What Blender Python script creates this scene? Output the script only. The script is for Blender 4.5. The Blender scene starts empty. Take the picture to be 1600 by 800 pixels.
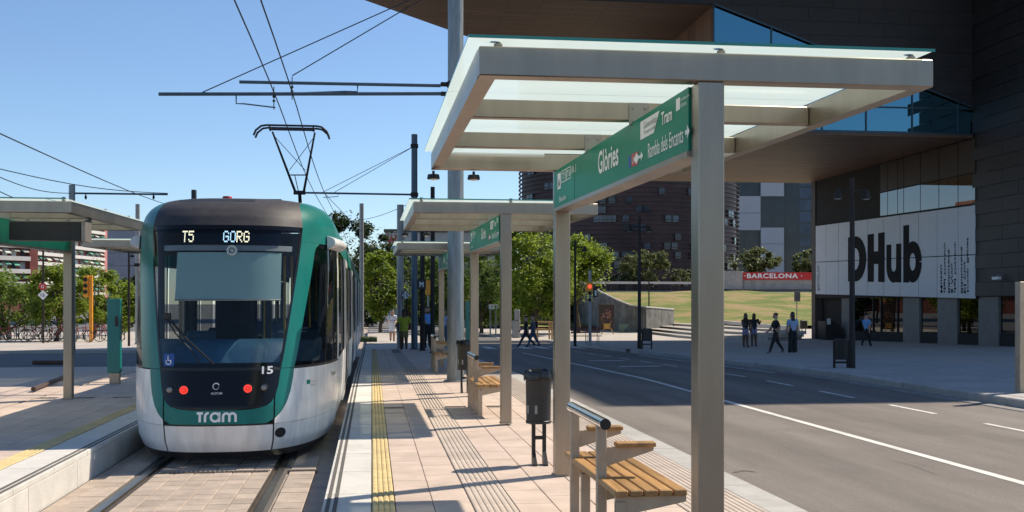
import bpy, math, random
from mathutils import Vector, Matrix, Quaternion
random.seed(7)
SC = bpy.context.scene
COL = SC.collection
R = math.radians

# ---------------------------------------------------------------- camera, sky, sun, exposure
FPX, CXP, HYP, CAMZ = 1700.0, 800.0, 474.0, 1.56      # focal length in photo pixels, centre, horizon row, eye height
YAW = math.atan((CXP - 581.0) / FPX)
SY, CY = math.sin(YAW), math.cos(YAW)
cam_d = bpy.data.cameras.new('camera')
cam = bpy.data.objects.new('camera', cam_d)
COL.objects.link(cam)
cam.location = (0, 0, CAMZ)
cam.rotation_euler = (R(90), 0, -YAW)
cam_d.sensor_width = 36.0
cam_d.lens = 36.0 * FPX / 1600.0
cam_d.shift_y = (HYP - 400.0) / 1600.0
cam_d.clip_start = 0.05
cam_d.clip_end = 6000.0
SC.camera = cam

SUN_EL = R(48.0)
SUN_AZ = math.atan2(0.894, 0.447)        # from +Y towards +X
world = bpy.data.worlds.new('World')
SC.world = world
world.use_nodes = True
wn = world.node_tree
for n in list(wn.nodes):
    wn.nodes.remove(n)
sky = wn.nodes.new('ShaderNodeTexSky')
sky.sky_type = 'NISHITA'
sky.sun_disc = False
sky.sun_elevation = SUN_EL
sky.sun_rotation = SUN_AZ
sky.air_density = 0.92
sky.dust_density = 0.15
sky.ozone_density = 4.8
bg = wn.nodes.new('ShaderNodeBackground')
bg.inputs['Strength'].default_value = 0.122
wo = wn.nodes.new('ShaderNodeOutputWorld')
wn.links.new(sky.outputs[0], bg.inputs['Color'])
wn.links.new(bg.outputs[0], wo.inputs['Surface'])

sun_d = bpy.data.lights.new('sun', 'SUN')
sun_d.energy = 5.0
sun_d.angle = R(0.55)
sun_d.color = (1.0, 0.89, 0.73)
sun = bpy.data.objects.new('sun', sun_d)
COL.objects.link(sun)
SUNDIR = Vector((math.sin(SUN_AZ) * math.cos(SUN_EL), math.cos(SUN_AZ) * math.cos(SUN_EL), math.sin(SUN_EL)))
sun.rotation_euler = SUNDIR.to_track_quat('Z', 'Y').to_euler()
sun.location = (60, 30, 70)

SC.view_settings.view_transform = 'Standard'
SC.view_settings.look = 'None'
SC.view_settings.exposure = 0.30
SC.view_settings.gamma = 1.0
SC.view_settings.use_curve_mapping = False
SC.render.engine = 'CYCLES'
SC.cycles.use_denoising = True
SC.cycles.max_bounces = 7
SC.cycles.transparent_max_bounces = 16
SC.cycles.caustics_reflective = False
SC.cycles.caustics_refractive = False

# ---------------------------------------------------------------- pixel -> place helpers (photo pixels, 1600 x 800)
def ray(x, y):
    a = (x - CXP) / FPX
    return Vector((SY + a * CY, CY - a * SY, (HYP - y) / FPX))
def gp(x, y, z=0.0):
    d = ray(x, y); t = (z - CAMZ) / d.z
    return Vector((d.x * t, d.y * t, z))
def atY(x, y, Y):
    d = ray(x, y); t = Y / d.y
    return Vector((d.x * t, Y, CAMZ + d.z * t))
def atX(x, y, X):
    d = ray(x, y); t = X / d.x
    return Vector((X, d.y * t, CAMZ + d.z * t))
def drop(Y):                              # the street falls away gently beyond the near platform
    return -0.016 * min(max(Y - 24.0, 0.0), 42.0)

# ---------------------------------------------------------------- materials
MATS = {}
def mat(name, col, rough=0.7, metal=0.0, var=0.12, scale=3.0, bump=0.0, bscale=60.0, rnd=0.0, spec=0.5, coat=0.0,
        spots=0.0, speck=0.0, emit=None, estr=0.0, col2=None, detail=4.0, transl=0.0, stretch=None, streak=0.0):
    if name in MATS:
        return MATS[name]
    m = bpy.data.materials.new(name)
    m.use_nodes = True
    nt = m.node_tree; N = nt.nodes; Lk = nt.links
    b = N['Principled BSDF']
    b.inputs['Roughness'].default_value = rough
    b.inputs['Metallic'].default_value = metal
    b.inputs['Specular IOR Level'].default_value = spec
    b.inputs['Coat Weight'].default_value = coat
    b.inputs['Coat Roughness'].default_value = 0.08
    geo = N.new('ShaderNodeNewGeometry')
    vec = geo.outputs['Position']
    if stretch:
        mp = N.new('ShaderNodeMapping'); mp.inputs['Scale'].default_value = stretch
        Lk.new(vec, mp.inputs['Vector']); vec = mp.outputs[0]
    c1 = tuple(max(0, c * (1 - var)) for c in col) + (1,)
    c2 = tuple(min(1, c * (1 + var)) for c in (col2 or col)) + (1,)
    nz = N.new('ShaderNodeTexNoise'); nz.inputs['Scale'].default_value = scale; nz.inputs['Detail'].default_value = detail
    nz.inputs['Roughness'].default_value = 0.65
    Lk.new(vec, nz.inputs['Vector'])
    rp = N.new('ShaderNodeValToRGB')
    rp.color_ramp.elements[0].position = 0.32; rp.color_ramp.elements[1].position = 0.68
    rp.color_ramp.elements[0].color = c1; rp.color_ramp.elements[1].color = c2
    Lk.new(nz.outputs['Fac'], rp.inputs['Fac'])
    out = rp.outputs['Color']
    if streak > 0:                        # vertical run-off marks
        mp2 = N.new('ShaderNodeMapping'); mp2.inputs['Scale'].default_value = (9, 9, 0.5)
        Lk.new(geo.outputs['Position'], mp2.inputs['Vector'])
        n2 = N.new('ShaderNodeTexNoise'); n2.inputs['Scale'].default_value = 1.0; n2.inputs['Detail'].default_value = 5
        Lk.new(mp2.outputs[0], n2.inputs['Vector'])
        r2 = N.new('ShaderNodeMapRange'); r2.inputs['From Min'].default_value = 0.35; r2.inputs['From Max'].default_value = 0.7
        r2.inputs['To Min'].default_value = 1 - streak; r2.inputs['To Max'].default_value = 1 + streak * 0.5
        Lk.new(n2.outputs['Fac'], r2.inputs['Value'])
        mx2 = N.new('ShaderNodeVectorMath'); mx2.operation = 'SCALE'
        Lk.new(out, mx2.inputs[0]); Lk.new(r2.outputs[0], mx2.inputs['Scale']); out = mx2.outputs[0]
    if speck > 0:                         # fine grain of the surface
        n3 = N.new('ShaderNodeTexNoise'); n3.inputs['Scale'].default_value = 55.0; n3.inputs['Detail'].default_value = 6; n3.inputs['Roughness'].default_value = .8
        Lk.new(geo.outputs['Position'], n3.inputs['Vector'])
        r3 = N.new('ShaderNodeMapRange'); r3.inputs['From Min'].default_value = .3; r3.inputs['From Max'].default_value = .7; r3.inputs['To Min'].default_value = 1 - speck; r3.inputs['To Max'].default_value = 1 + speck
        Lk.new(n3.outputs['Fac'], r3.inputs['Value'])
        m3 = N.new('ShaderNodeVectorMath'); m3.operation = 'SCALE'; Lk.new(out, m3.inputs[0]); Lk.new(r3.outputs[0], m3.inputs['Scale']); out = m3.outputs[0]
    if spots > 0:                         # trodden-in spots and blotches
        vo = N.new('ShaderNodeTexVoronoi'); vo.inputs['Scale'].default_value = 3.2; Lk.new(geo.outputs['Position'], vo.inputs['Vector'])
        r4 = N.new('ShaderNodeMapRange'); r4.inputs['From Min'].default_value = .035; r4.inputs['From Max'].default_value = .075; r4.inputs['To Min'].default_value = 1 - spots; r4.inputs['To Max'].default_value = 1.0
        Lk.new(vo.outputs['Distance'], r4.inputs['Value'])
        n4 = N.new('ShaderNodeTexNoise'); n4.inputs['Scale'].default_value = .9; n4.inputs['Detail'].default_value = 7; Lk.new(geo.outputs['Position'], n4.inputs['Vector'])
        r5 = N.new('ShaderNodeMapRange'); r5.inputs['From Min'].default_value = .52; r5.inputs['From Max'].default_value = .70; r5.inputs['To Min'].default_value = 1.0; r5.inputs['To Max'].default_value = 1 - spots*.6
        Lk.new(n4.outputs['Fac'], r5.inputs['Value'])
        mm = N.new('ShaderNodeMath'); mm.operation = 'MULTIPLY'; Lk.new(r4.outputs[0], mm.inputs[0]); Lk.new(r5.outputs[0], mm.inputs[1])
        m4 = N.new('ShaderNodeVectorMath'); m4.operation = 'SCALE'; Lk.new(out, m4.inputs[0]); Lk.new(mm.outputs[0], m4.inputs['Scale']); out = m4.outputs[0]
    if rnd > 0:
        oi = N.new('ShaderNodeObjectInfo')
        mr = N.new('ShaderNodeMapRange'); mr.inputs['To Min'].default_value = 1 - rnd; mr.inputs['To Max'].default_value = 1 + rnd
        Lk.new(oi.outputs['Random'], mr.inputs['Value'])
        mx = N.new('ShaderNodeVectorMath'); mx.operation = 'SCALE'
        Lk.new(out, mx.inputs[0]); Lk.new(mr.outputs[0], mx.inputs['Scale']); out = mx.outputs[0]
    Lk.new(out, b.inputs['Base Color'])
    if bump > 0:
        nb = N.new('ShaderNodeTexNoise'); nb.inputs['Scale'].default_value = bscale; nb.inputs['Detail'].default_value = 3
        Lk.new(vec, nb.inputs['Vector'])
        bp = N.new('ShaderNodeBump'); bp.inputs['Strength'].default_value = bump; bp.inputs['Distance'].default_value = 0.01
        Lk.new(nb.outputs['Fac'], bp.inputs['Height']); Lk.new(bp.outputs[0], b.inputs['Normal'])
        rr = N.new('ShaderNodeMapRange'); rr.inputs['To Min'].default_value = max(0, rough - 0.12); rr.inputs['To Max'].default_value = min(1, rough + 0.12)
        Lk.new(nz.outputs['Fac'], rr.inputs['Value']); Lk.new(rr.outputs[0], b.inputs['Roughness'])
    if emit:
        b.inputs['Emission Color'].default_value = tuple(emit) + (1,)
        b.inputs['Emission Strength'].default_value = estr
    if transl > 0:
        tr = N.new('ShaderNodeBsdfTranslucent'); Lk.new(out, tr.inputs['Color'])
        ms = N.new('ShaderNodeMixShader'); ms.inputs['Fac'].default_value = transl
        Lk.new(b.outputs[0], ms.inputs[1]); Lk.new(tr.outputs[0], ms.inputs[2])
        Lk.new(ms.outputs[0], N['Material Output'].inputs['Surface'])
    MATS[name] = m
    return m

def glass(name, tint, through=1.0, rough=0.02, ior=1.5, frost=0.0, frost_col=(0.8, 0.88, 0.85), refl=(1, 1, 1), graze=1.0):
    """thin sheet: Fresnel reflection over tinted see-through, with an optional frosted (scattering) share"""
    if name in MATS:
        return MATS[name]
    m = bpy.data.materials.new(name); m.use_nodes = True
    nt = m.node_tree; N = nt.nodes; Lk = nt.links
    N.remove(N['Principled BSDF'])
    tp = N.new('ShaderNodeBsdfTransparent'); tp.inputs['Color'].default_value = tuple(c * through for c in tint) + (1,)
    body = tp.outputs[0]
    if frost > 0:
        tl = N.new('ShaderNodeBsdfTranslucent'); tl.inputs['Color'].default_value = frost_col + (1,)
        df = N.new('ShaderNodeBsdfDiffuse'); df.inputs['Color'].default_value = frost_col + (1,)
        m0 = N.new('ShaderNodeMixShader'); m0.inputs['Fac'].default_value = 0.30
        Lk.new(tl.outputs[0], m0.inputs[1]); Lk.new(df.outputs[0], m0.inputs[2])
        m1 = N.new('ShaderNodeMixShader'); m1.inputs['Fac'].default_value = frost
        Lk.new(body, m1.inputs[1]); Lk.new(m0.outputs[0], m1.inputs[2]); body = m1.outputs[0]
    gl = N.new('ShaderNodeBsdfGlossy'); gl.inputs['Roughness'].default_value = rough; gl.inputs['Color'].default_value = refl + (1,)
    lw = N.new('ShaderNodeLayerWeight'); lw.inputs['Blend'].default_value = 0.5
    pw = N.new('ShaderNodeMath'); pw.operation = 'POWER'; pw.inputs[1].default_value = 5.0
    Lk.new(lw.outputs['Facing'], pw.inputs[0])
    f0 = ((ior - 1) / (ior + 1)) ** 2
    fr = N.new('ShaderNodeMath'); fr.operation = 'MULTIPLY_ADD'; fr.inputs[1].default_value = (1 - f0) * graze; fr.inputs[2].default_value = f0
    Lk.new(pw.outputs[0], fr.inputs[0])
    ms = N.new('ShaderNodeMixShader')
    Lk.new(fr.outputs[0], ms.inputs['Fac']); Lk.new(body, ms.inputs[1]); Lk.new(gl.outputs[0], ms.inputs[2])
    Lk.new(ms.outputs[0], N['Material Output'].inputs['Surface'])
    MATS[name] = m
    return m

# ---------------------------------------------------------------- mesh builder
class MB:
    def __init__(self):
        self.v = []; self.f = []; self.mi = []
    def add(self, vs, fs, mi=0):
        o = len(self.v)
        self.v += [tuple(p) for p in vs]
        for f in fs:
            self.f.append(tuple(i + o for i in f)); self.mi.append(mi)
        return self
    def box(self, x0, x1, y0, y1, z0, z1, mi=0):
        vs = [(x0,y0,z0),(x1,y0,z0),(x1,y1,z0),(x0,y1,z0),(x0,y0,z1),(x1,y0,z1),(x1,y1,z1),(x0,y1,z1)]
        return self.add(vs, [(3,2,1,0),(4,5,6,7),(0,1,5,4),(1,2,6,5),(2,3,7,6),(3,0,4,7)], mi)
    def rbox(self, x0, x1, y0, y1, z0, z1, c=0.01, mi=0):
        """box whose edges are cut at 45 degrees"""
        c = min(c, (x1-x0)/2.2, (y1-y0)/2.2, (z1-z0)/2.2)
        vs = []
        for z, k in ((z0, c), (z0 + c, 0), (z1 - c, 0), (z1, c)):
            a0, a1, b0, b1 = x0 + k, x1 - k, y0 + k, y1 - k
            e = c if k == 0 else 0.0
            if k == 0:
                vs += [(x0+c,y0,z),(x1-c,y0,z),(x1,y0+c,z),(x1,y1-c,z),(x1-c,y1,z),(x0+c,y1,z),(x0,y1-c,z),(x0,y0+c,z)]
            else:
                q = c * 0.35
                vs += [(a0+q,b0,z),(a1-q,b0,z),(a1,b0+q,z),(a1,b1-q,z),(a1-q,b1,z),(a0+q,b1,z),(a0,b1-q,z),(a0,b0+q,z)]
        fs = [tuple(range(7, -1, -1)), tuple(range(24, 32))]
        for l in range(3):
            for i in range(8):
                j = (i + 1) % 8
                fs.append((l*8+i, l*8+j, l*8+8+j, l*8+8+i))
        return self.add(vs, fs, mi)
    def prism(self, pts, vec, mi=0):
        """planar polygon pts swept by vec"""
        n = len(pts); vec = Vector(vec)
        a = [Vector(p) for p in pts]; b = [p + vec for p in a]
        nrm = Vector((0, 0, 0))
        for i in range(n):
            nrm += a[i].cross(a[(i+1) % n])
        flip = nrm.dot(vec) > 0
        fs = [tuple(range(n)), tuple(range(2*n-1, n-1, -1))] if not flip else [tuple(range(n-1, -1, -1)), tuple(range(n, 2*n))]
        for i in range(n):
            j = (i+1) % n
            fs.append((i, j, n+j, n+i) if flip else (j, i, n+i, n+j))
        return self.add(a + b, fs, mi)
    def tube(self, pts, rad, seg=8, mi=0, cap=True):
        """swept circle along a polyline; rad a number or one per point"""
        P = [Vector(p) for p in pts]; n = len(P)
        rs = rad if isinstance(rad, (list, tuple)) else [rad] * n
        base = len(self.v); prev = None; vs = []; fs = []
        for i, p in enumerate(P):
            t = (P[min(i+1, n-1)] - P[max(i-1, 0)]).normalized()
            if prev is None:
                up = Vector((0, 0, 1)) if abs(t.z) < 0.9 else Vector((1, 0, 0))
                u = t.cross(up).normalized()
            else:
                u = (prev - t * prev.dot(t)).normalized()
            prev = u; w = t.cross(u)
            for k in range(seg):
                a = 2 * math.pi * k / seg
                vs.append(p + (u * math.cos(a) + w * math.sin(a)) * rs[i])
        for i in range(n-1):
            for k in range(seg):
                l = (k+1) % seg
                fs.append((i*seg+k, i*seg+l, (i+1)*seg+l, (i+1)*seg+k))
        if cap:
            fs.append(tuple(range(seg-1, -1, -1))); fs.append(tuple((n-1)*seg + k for k in range(seg)))
        return self.add(vs, fs, mi)
    def lathe(self, prof, cx=0, cy=0, seg=16, mi=0, cap=True, a0=0.0, a1=2*math.pi):
        full = abs(a1 - a0 - 2*math.pi) < 1e-6
        m = seg if full else seg + 1
        vs = []; fs = []
        for r, z in prof:
            for k in range(m):
                a = a0 + (a1 - a0) * k / seg
                vs.append((cx + r*math.cos(a), cy + r*math.sin(a), z))
        for i in range(len(prof)-1):
            for k in range(seg):
                l = (k+1) % m
                fs.append((i*m+k, i*m+l, (i+1)*m+l, (i+1)*m+k))
        if cap and full:
            fs.append(tuple(range(m-1, -1, -1))); fs.append(tuple((len(prof)-1)*m + k for k in range(m)))
        return self.add(vs, fs, mi)
    def grid(self, fn, us, vs_, mi=0, flip=False):
        vs = [fn(u, v) for v in vs_ for u in us]
        n = len(us); fs = []
        for j in range(len(vs_)-1):
            for i in range(n-1):
                q = (j*n+i, j*n+i+1, (j+1)*n+i+1, (j+1)*n+i)
                fs.append(q[::-1] if flip else q)
        return self.add(vs, fs, mi)
    def blob(self, c, r, seg=10, rings=6, mi=0):
        vs = [(c[0], c[1], c[2]-r[2])]; fs = []
        for j in range(1, rings):
            a = -math.pi/2 + math.pi*j/rings
            for k in range(seg):
                b = 2*math.pi*k/seg
                vs.append((c[0]+r[0]*math.cos(a)*math.cos(b), c[1]+r[1]*math.cos(a)*math.sin(b), c[2]+r[2]*math.sin(a)))
        vs.append((c[0], c[1], c[2]+r[2]))
        for k in range(seg):
            fs.append((0, 1+(k+1) % seg, 1+k))
            fs.append((len(vs)-1, 1+(rings-2)*seg+k, 1+(rings-2)*seg+(k+1) % seg))
        for j in range(rings-2):
            for k in range(seg):
                l = (k+1) % seg
                fs.append((1+j*seg+k, 1+j*seg+l, 1+(j+1)*seg+l, 1+(j+1)*seg+k))
        return self.add(vs, fs, mi)
    def mesh(self, name, mats, smooth=None, off=(0, 0, 0)):
        me = bpy.data.meshes.new(name)
        ox, oy, oz = off
        me.from_pydata([(x-ox, y-oy, z-oz) for x, y, z in self.v], [], self.f)
        for m in (mats if isinstance(mats, (list, tuple)) else [mats]):
            me.materials.append(m)
        me.polygons.foreach_set('material_index', self.mi)
        if smooth is not None:
            me.polygons.foreach_set('use_smooth', [True] * len(self.f))
            me.update()
            me.set_sharp_from_angle(angle=R(smooth))
        me.update()
        return me
    def build(self, name, mats, parent=None, smooth=None, loc=None):
        """one object; with a parent the vertices are given in the root's world frame unless loc is set"""
        off = (0, 0, 0)
        if parent is not None:
            r = parent
            while r.parent: r = r.parent
            off = tuple(r.location)
        elif loc is not None:
            off = loc
        me = self.mesh(name, mats, smooth, off)
        o = bpy.data.objects.new(name, me)
        COL.objects.link(o)
        if parent is not None: o.parent = parent
        elif loc is not None: o.location = loc
        return o

def tag(o, label=None, cat=None, group=None, kind=None):
    if label: o['label'] = label
    if cat: o['category'] = cat
    if group: o['group'] = group
    if kind: o['kind'] = kind
    return o
def thing(name, label, cat, loc=(0, 0, 0), group=None):
    o = bpy.data.objects.new(name, None)
    o.empty_display_size = 0.2
    COL.objects.link(o); o.location = loc
    return tag(o, label, cat, group)
def copy_tree(o, parent=None):
    c = o.copy(); COL.objects.link(c)
    if parent is not None: c.parent = parent
    for ch in o.children:
        copy_tree(ch, c)
    return c
def place(mesh, name, loc, parent, rz=0.0):
    o = bpy.data.objects.new(name, mesh); COL.objects.link(o)
    o.location = loc; o.rotation_euler = (0, 0, rz); o.parent = parent
    return o

_txt = {}
def text_mesh(s, bold=0.0, spacing=1.0):
    """2D outline of a text: vertices with capital height about 0.7, and faces"""
    key = (s, bold, spacing)
    if key in _txt: return _txt[key]
    cu = bpy.data.curves.new('t', 'FONT'); cu.body = s; cu.size = 1.0; cu.offset = bold; cu.space_character = spacing
    cu.resolution_u = 3
    ob = bpy.data.objects.new('t', cu); COL.objects.link(ob)
    bpy.context.view_layer.update()
    dg = bpy.context.evaluated_depsgraph_get()
    me = ob.evaluated_get(dg).to_mesh()
    vs = [(v.co.x, v.co.y) for v in me.vertices]; fs = [tuple(p.vertices) for p in me.polygons]
    ob.evaluated_get(dg).to_mesh_clear()
    bpy.data.objects.remove(ob); bpy.data.curves.remove(cu)
    x0 = min(v[0] for v in vs); y0 = min(v[1] for v in vs); x1 = max(v[0] for v in vs); y1 = max(v[1] for v in vs)
    _txt[key] = (vs, fs, (x0, y0, x1, y1))
    return _txt[key]
def text_on(mb, s, fn, u0, v0, width, height, bold=0.0, mi=0, spacing=1.0):
    """write s into the box u0..u0+width, v0..v0+height of the surface fn(u, v)"""
    vs, fs, (x0, y0, x1, y1) = text_mesh(s, bold, spacing)
    sx = width / (x1 - x0); sy = height / (y1 - y0)
    mb.add([fn(u0 + (x - x0) * sx, v0 + (y - y0) * sy) for x, y in vs], fs, mi)

# ---- shared materials
M = {}
M['steel'] = mat('brushed_steel', (0.345, 0.29, 0.232), 0.34, 0.92, 0.12, 3, 0.03, 300, stretch=(1, 1, 0.3), streak=0.07)
M['steel_dark'] = mat('dull_steel', (0.33, 0.30, 0.27), 0.5, 0.6, 0.10, 4)
M['chrome'] = mat('polished_steel', (0.7, 0.7, 0.7), 0.15, 1.0, 0.05, 6)
M['galv'] = mat('galvanised', (0.27, 0.30, 0.30), 0.5, 0.6, 0.22, 14, 0.08, 120, stretch=(1, 1, 0.12), speck=.12)
M['pole_dark'] = mat('pole_paint_brown', (0.030, 0.025, 0.023), 0.65, 0.0, 0.15, 5, spec=.25)
M['pole_blue'] = mat('pole_paint_blue', (0.07, 0.11, 0.15), 0.5, 0.3, 0.15, 5)
M['pole_grey'] = mat('pole_paint_grey', (0.30, 0.30, 0.29), 0.5, 0.4, 0.12, 5)
M['black'] = mat('black_paint', (0.018, 0.018, 0.019), 0.45, 0.1, 0.2, 8)
M['rubber'] = mat('rubber', (0.02, 0.02, 0.02), 0.8, 0, 0.2, 8)
M['wire'] = mat('copper_wire_dark', (0.03, 0.035, 0.045), 0.6, 0.3, 0.05, 5)
M['sign_green'] = mat('sign_green', (0.006, 0.225, 0.14), 0.45, 0, 0.05, 3, spec=0.2)
M['white'] = mat('white_paint', (0.78, 0.78, 0.76), 0.4, 0, 0.03, 3)
M['letter'] = mat('white_letter', (0.85, 0.86, 0.84), 0.5, 0, 0.02, 3)
M['letter_dark'] = mat('dark_letter', (0.016, 0.015, 0.015), 0.8, 0, 0.02, 3, spec=0.15)
M['red'] = mat('sign_red', (0.55, 0.03, 0.03), 0.4, 0, 0.06, 3)
M['orange'] = mat('signal_orange', (0.85, 0.33, 0.02), 0.45, 0, 0.08, 4)
M['teal'] = mat('teal_paint', (0.004, 0.19, 0.175), 0.35, 0, 0.04, 2, coat=0.1)
M['wood'] = mat('bench_wood', (0.36, 0.195, 0.07), 0.5, 0, 0.32, 14, 0.15, 90, rnd=0.18, stretch=(1, 0.08, 1))
M['wood_pale'] = mat('pale_timber', (0.45, 0.27, 0.10), 0.6, 0, 0.2, 10, stretch=(1, 1, 0.15))
M['concrete'] = mat('concrete', (0.36, 0.345, 0.32), 0.85, 0, 0.16, 1.2, 0.2, 25, streak=0.12)
M['asphalt'] = mat('asphalt', (0.185, 0.162, 0.143), 0.88, 0, 0.3, 0.6, 0.6, 190, detail=9, stretch=(1.6, 0.18, 1), speck=.28, spots=.22)
def lane_wear(m):                        # wheel tracks polished along the three lanes
    nt = m.node_tree; N = nt.nodes; Lk = nt.links; b = N['Principled BSDF']; src = b.inputs['Base Color'].links[0].from_socket
    g = N.new('ShaderNodeNewGeometry'); sp = N.new('ShaderNodeSeparateXYZ'); Lk.new(g.outputs['Position'], sp.inputs[0])
    nz = N.new('ShaderNodeTexNoise'); nz.inputs['Scale'].default_value = .25; nz.inputs['Detail'].default_value = 5; Lk.new(g.outputs['Position'], nz.inputs['Vector'])
    ad = N.new('ShaderNodeMath'); ad.operation = 'MULTIPLY_ADD'; ad.inputs[1].default_value = 1.1; Lk.new(nz.outputs['Fac'], ad.inputs[0]); Lk.new(sp.outputs['X'], ad.inputs[2])
    mr = N.new('ShaderNodeMapRange'); mr.inputs['From Min'].default_value = 3.8; mr.inputs['From Max'].default_value = 10.95; Lk.new(ad.outputs[0], mr.inputs['Value'])
    rp = N.new('ShaderNodeValToRGB'); rp.color_ramp.interpolation = 'B_SPLINE'; e = rp.color_ramp.elements
    vals = [(0, .80), (.08, 1.0), (.13, 1.14), (.20, .86), (.28, 1.12), (.36, .92), (.43, .86), (.49, 1.16), (.56, .86), (.63, 1.14), (.70, .9), (.79, 1.12), (.86, .84), (.93, 1.1), (1, .9)]
    e[0].position, e[0].color = vals[0][0], (vals[0][1],)*3 + (1,); e[1].position, e[1].color = 1.0, (vals[-1][1],)*3 + (1,)
    for p_, v in vals[1:-1]:
        x = e.new(p_); x.color = (v, v, v, 1)
    Lk.new(mr.outputs[0], rp.inputs['Fac'])
    mx = N.new('ShaderNodeVectorMath'); mx.operation = 'MULTIPLY'; Lk.new(src, mx.inputs[0]); Lk.new(rp.outputs[0], mx.inputs[1]); Lk.new(mx.outputs[0], b.inputs['Base Color'])
lane_wear(M['asphalt'])
M['asphalt_far'] = mat('asphalt_far', (0.13, 0.125, 0.12), 0.9, 0, 0.18, 0.35, 0.3, 80, detail=6)
M['mortar'] = mat('mortar', (0.17, 0.14, 0.12), 0.95, 0, 0.2, 8)
M['tile'] = mat('paving_pink', (0.55, 0.435, 0.36), 0.78, 0, 0.13, 2.2, 0.22, 110, rnd=0.055, detail=8, speck=.10, spots=.22)
M['tile_ribbed'] = mat('paving_ribbed', (0.49, 0.405, 0.34), 0.8, 0, 0.12, 2.2, 0.2, 110, rnd=0.07, detail=8)
M['coping'] = mat('coping_white', (0.60, 0.575, 0.53), 0.75, 0, 0.10, 3.0, 0.2, 130, rnd=0.05, detail=9, speck=.14, spots=.25)
M['grip'] = mat('grip_strip', (0.11, 0.10, 0.09), 0.85, 0, 0.2, 30)
M['yellow'] = mat('tactile_yellow', (0.60, 0.46, 0.22), 0.7, 0, 0.16, 7, 0.15, 90, rnd=0.08)
M['trackslab'] = mat('track_block', (0.41, 0.335, 0.275), 0.85, 0, 0.18, 3.5, 0.3, 90, rnd=0.14, detail=8, speck=.14, spots=.25)
M['rail'] = mat('rail_steel', (0.20, 0.165, 0.135), 0.42, 0.8, 0.2, 8)
M['rail_top'] = mat('rail_polished', (0.42, 0.38, 0.33), 0.3, 0.95, 0.1, 8)
M['paint'] = mat('road_paint', (0.66, 0.65, 0.61), 0.75, 0, 0.12, 5, 0.2, 150, detail=8, speck=.2, spots=.3)
M['plaza'] = mat('plaza_paving', (0.46, 0.41, 0.36), 0.85, 0, 0.10, 0.8, 0.2, 30, detail=8, spots=.2)
M['kerbstone'] = mat('granite_kerb', (0.40, 0.385, 0.36), 0.8, 0, 0.12, 4, 0.2, 120, rnd=0.08)
M['canopy_glass'] = glass('canopy_glass', (0.80, 0.93, 0.88), 0.85, 0.1, 1.3, frost=0.86, frost_col=(0.78, 0.92, 0.87), graze=0.25)
M['glass_edge'] = mat('glass_edge', (0.05, 0.30, 0.24), 0.15, 0, 0.05, 3)
M['dark_glass'] = glass('tram_glass', (0.80, 0.86, 0.86), 0.95, 0.01, 1.36)
M['side_glass'] = glass('tram_side_glass', (0.52, 0.54, 0.54), 0.75, 0.02, 1.45, graze=.35)
M['skin'] = mat('skin', (0.42, 0.25, 0.17), 0.55, 0, 0.08, 20)
M['skin_dark'] = mat('skin_brown', (0.09, 0.045, 0.028), 0.5, 0, 0.1, 20)
M['hair'] = mat('dark_hair', (0.02, 0.014, 0.011), 0.55, 0, 0.2, 40)
# ================================================================ the setting: ground, road, platforms, pavements
def strip(name, x0, x1, y0, y1, z, material, thick=0.5, step=3.0, kind='structure', parent=None, nx=1):
    """a solid slab running along the street that follows drop(Y)"""
    mb = MB()
    n = max(1, int(math.ceil((y1 - y0) / step)))
    ys = [y0 + (y1 - y0) * i / n for i in range(n + 1)]
    xs = [x0 + (x1 - x0) * i / nx for i in range(nx + 1)]
    mb.grid(lambda u, v: (u, v, z + drop(v)), xs, ys)
    mb.grid(lambda u, v: (x0, v, z + drop(v) - u), [0, thick], ys)
    mb.grid(lambda u, v: (x1, v, z + drop(v) - u), [0, thick], ys, flip=True)
    for yy, fl in ((y0, True), (y1, False)):
        mb.grid(lambda u, v: (u, yy, z + drop(yy) - v), [x0, x1], [0, thick], flip=fl)
    o = mb.build(name, material, parent)
    if parent is None: tag(o, kind=kind)
    return o

g = MB(); g.grid(lambda u, v: (u, v, -1.05), [-1500, -300, -60, 0, 60, 300, 1500], [-300, -50, 0, 60, 150, 400, 3000])
tag(g.build('ground', M['asphalt_far']), kind='structure')

PX0, PX1 = -0.38, 3.25           # right-hand platform, from track edge to road kerb
LX1 = -2.985                     # track edge of the opposite platform
ROADX1 = 10.4
plat = strip('platform', PX0 + 0.004, PX1 - 0.004, -4.0, 46.0, -0.014, M['mortar'], 0.6)
plat2 = strip('opposite_platform', -9.4, LX1 - 0.004, -4.0, 29.5, -0.014, M['mortar'], 0.6)
track = strip('track_bed', LX1, PX0, -6.0, 120.0, -0.345, M['mortar'], 0.5)
road = strip('road', PX1, ROADX1, -8.0, 63.5, -0.14, M['asphalt'], 0.5, nx=6)
pav = strip('pavement', ROADX1 + 0.33, 60.0, -8.0, 63.5, 0.0, M['plaza'], 0.5)
xroad = strip('cross_road', -90.0, -2.985, 29.6, 47.5, -0.16, M['asphalt_far'], 0.3, nx=10)
pav_l = strip('far_pavement', -90.0, -2.985, 47.6, 90.0, -0.03, M['plaza'], 0.3)
pav_c = strip('pavement_beyond_platform', -0.30, 3.25, 46.1, 95.0, -0.03, M['plaza'], 0.3)
plaza = strip('plaza', 3.3, 120.0, 63.6, 96.0, 0.0, M['plaza'], 0.4)
far_street = strip('far_street', 3.3, 8.0, 63.65, 140.0, 0.01, M['asphalt_far'], 0.2)

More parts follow.
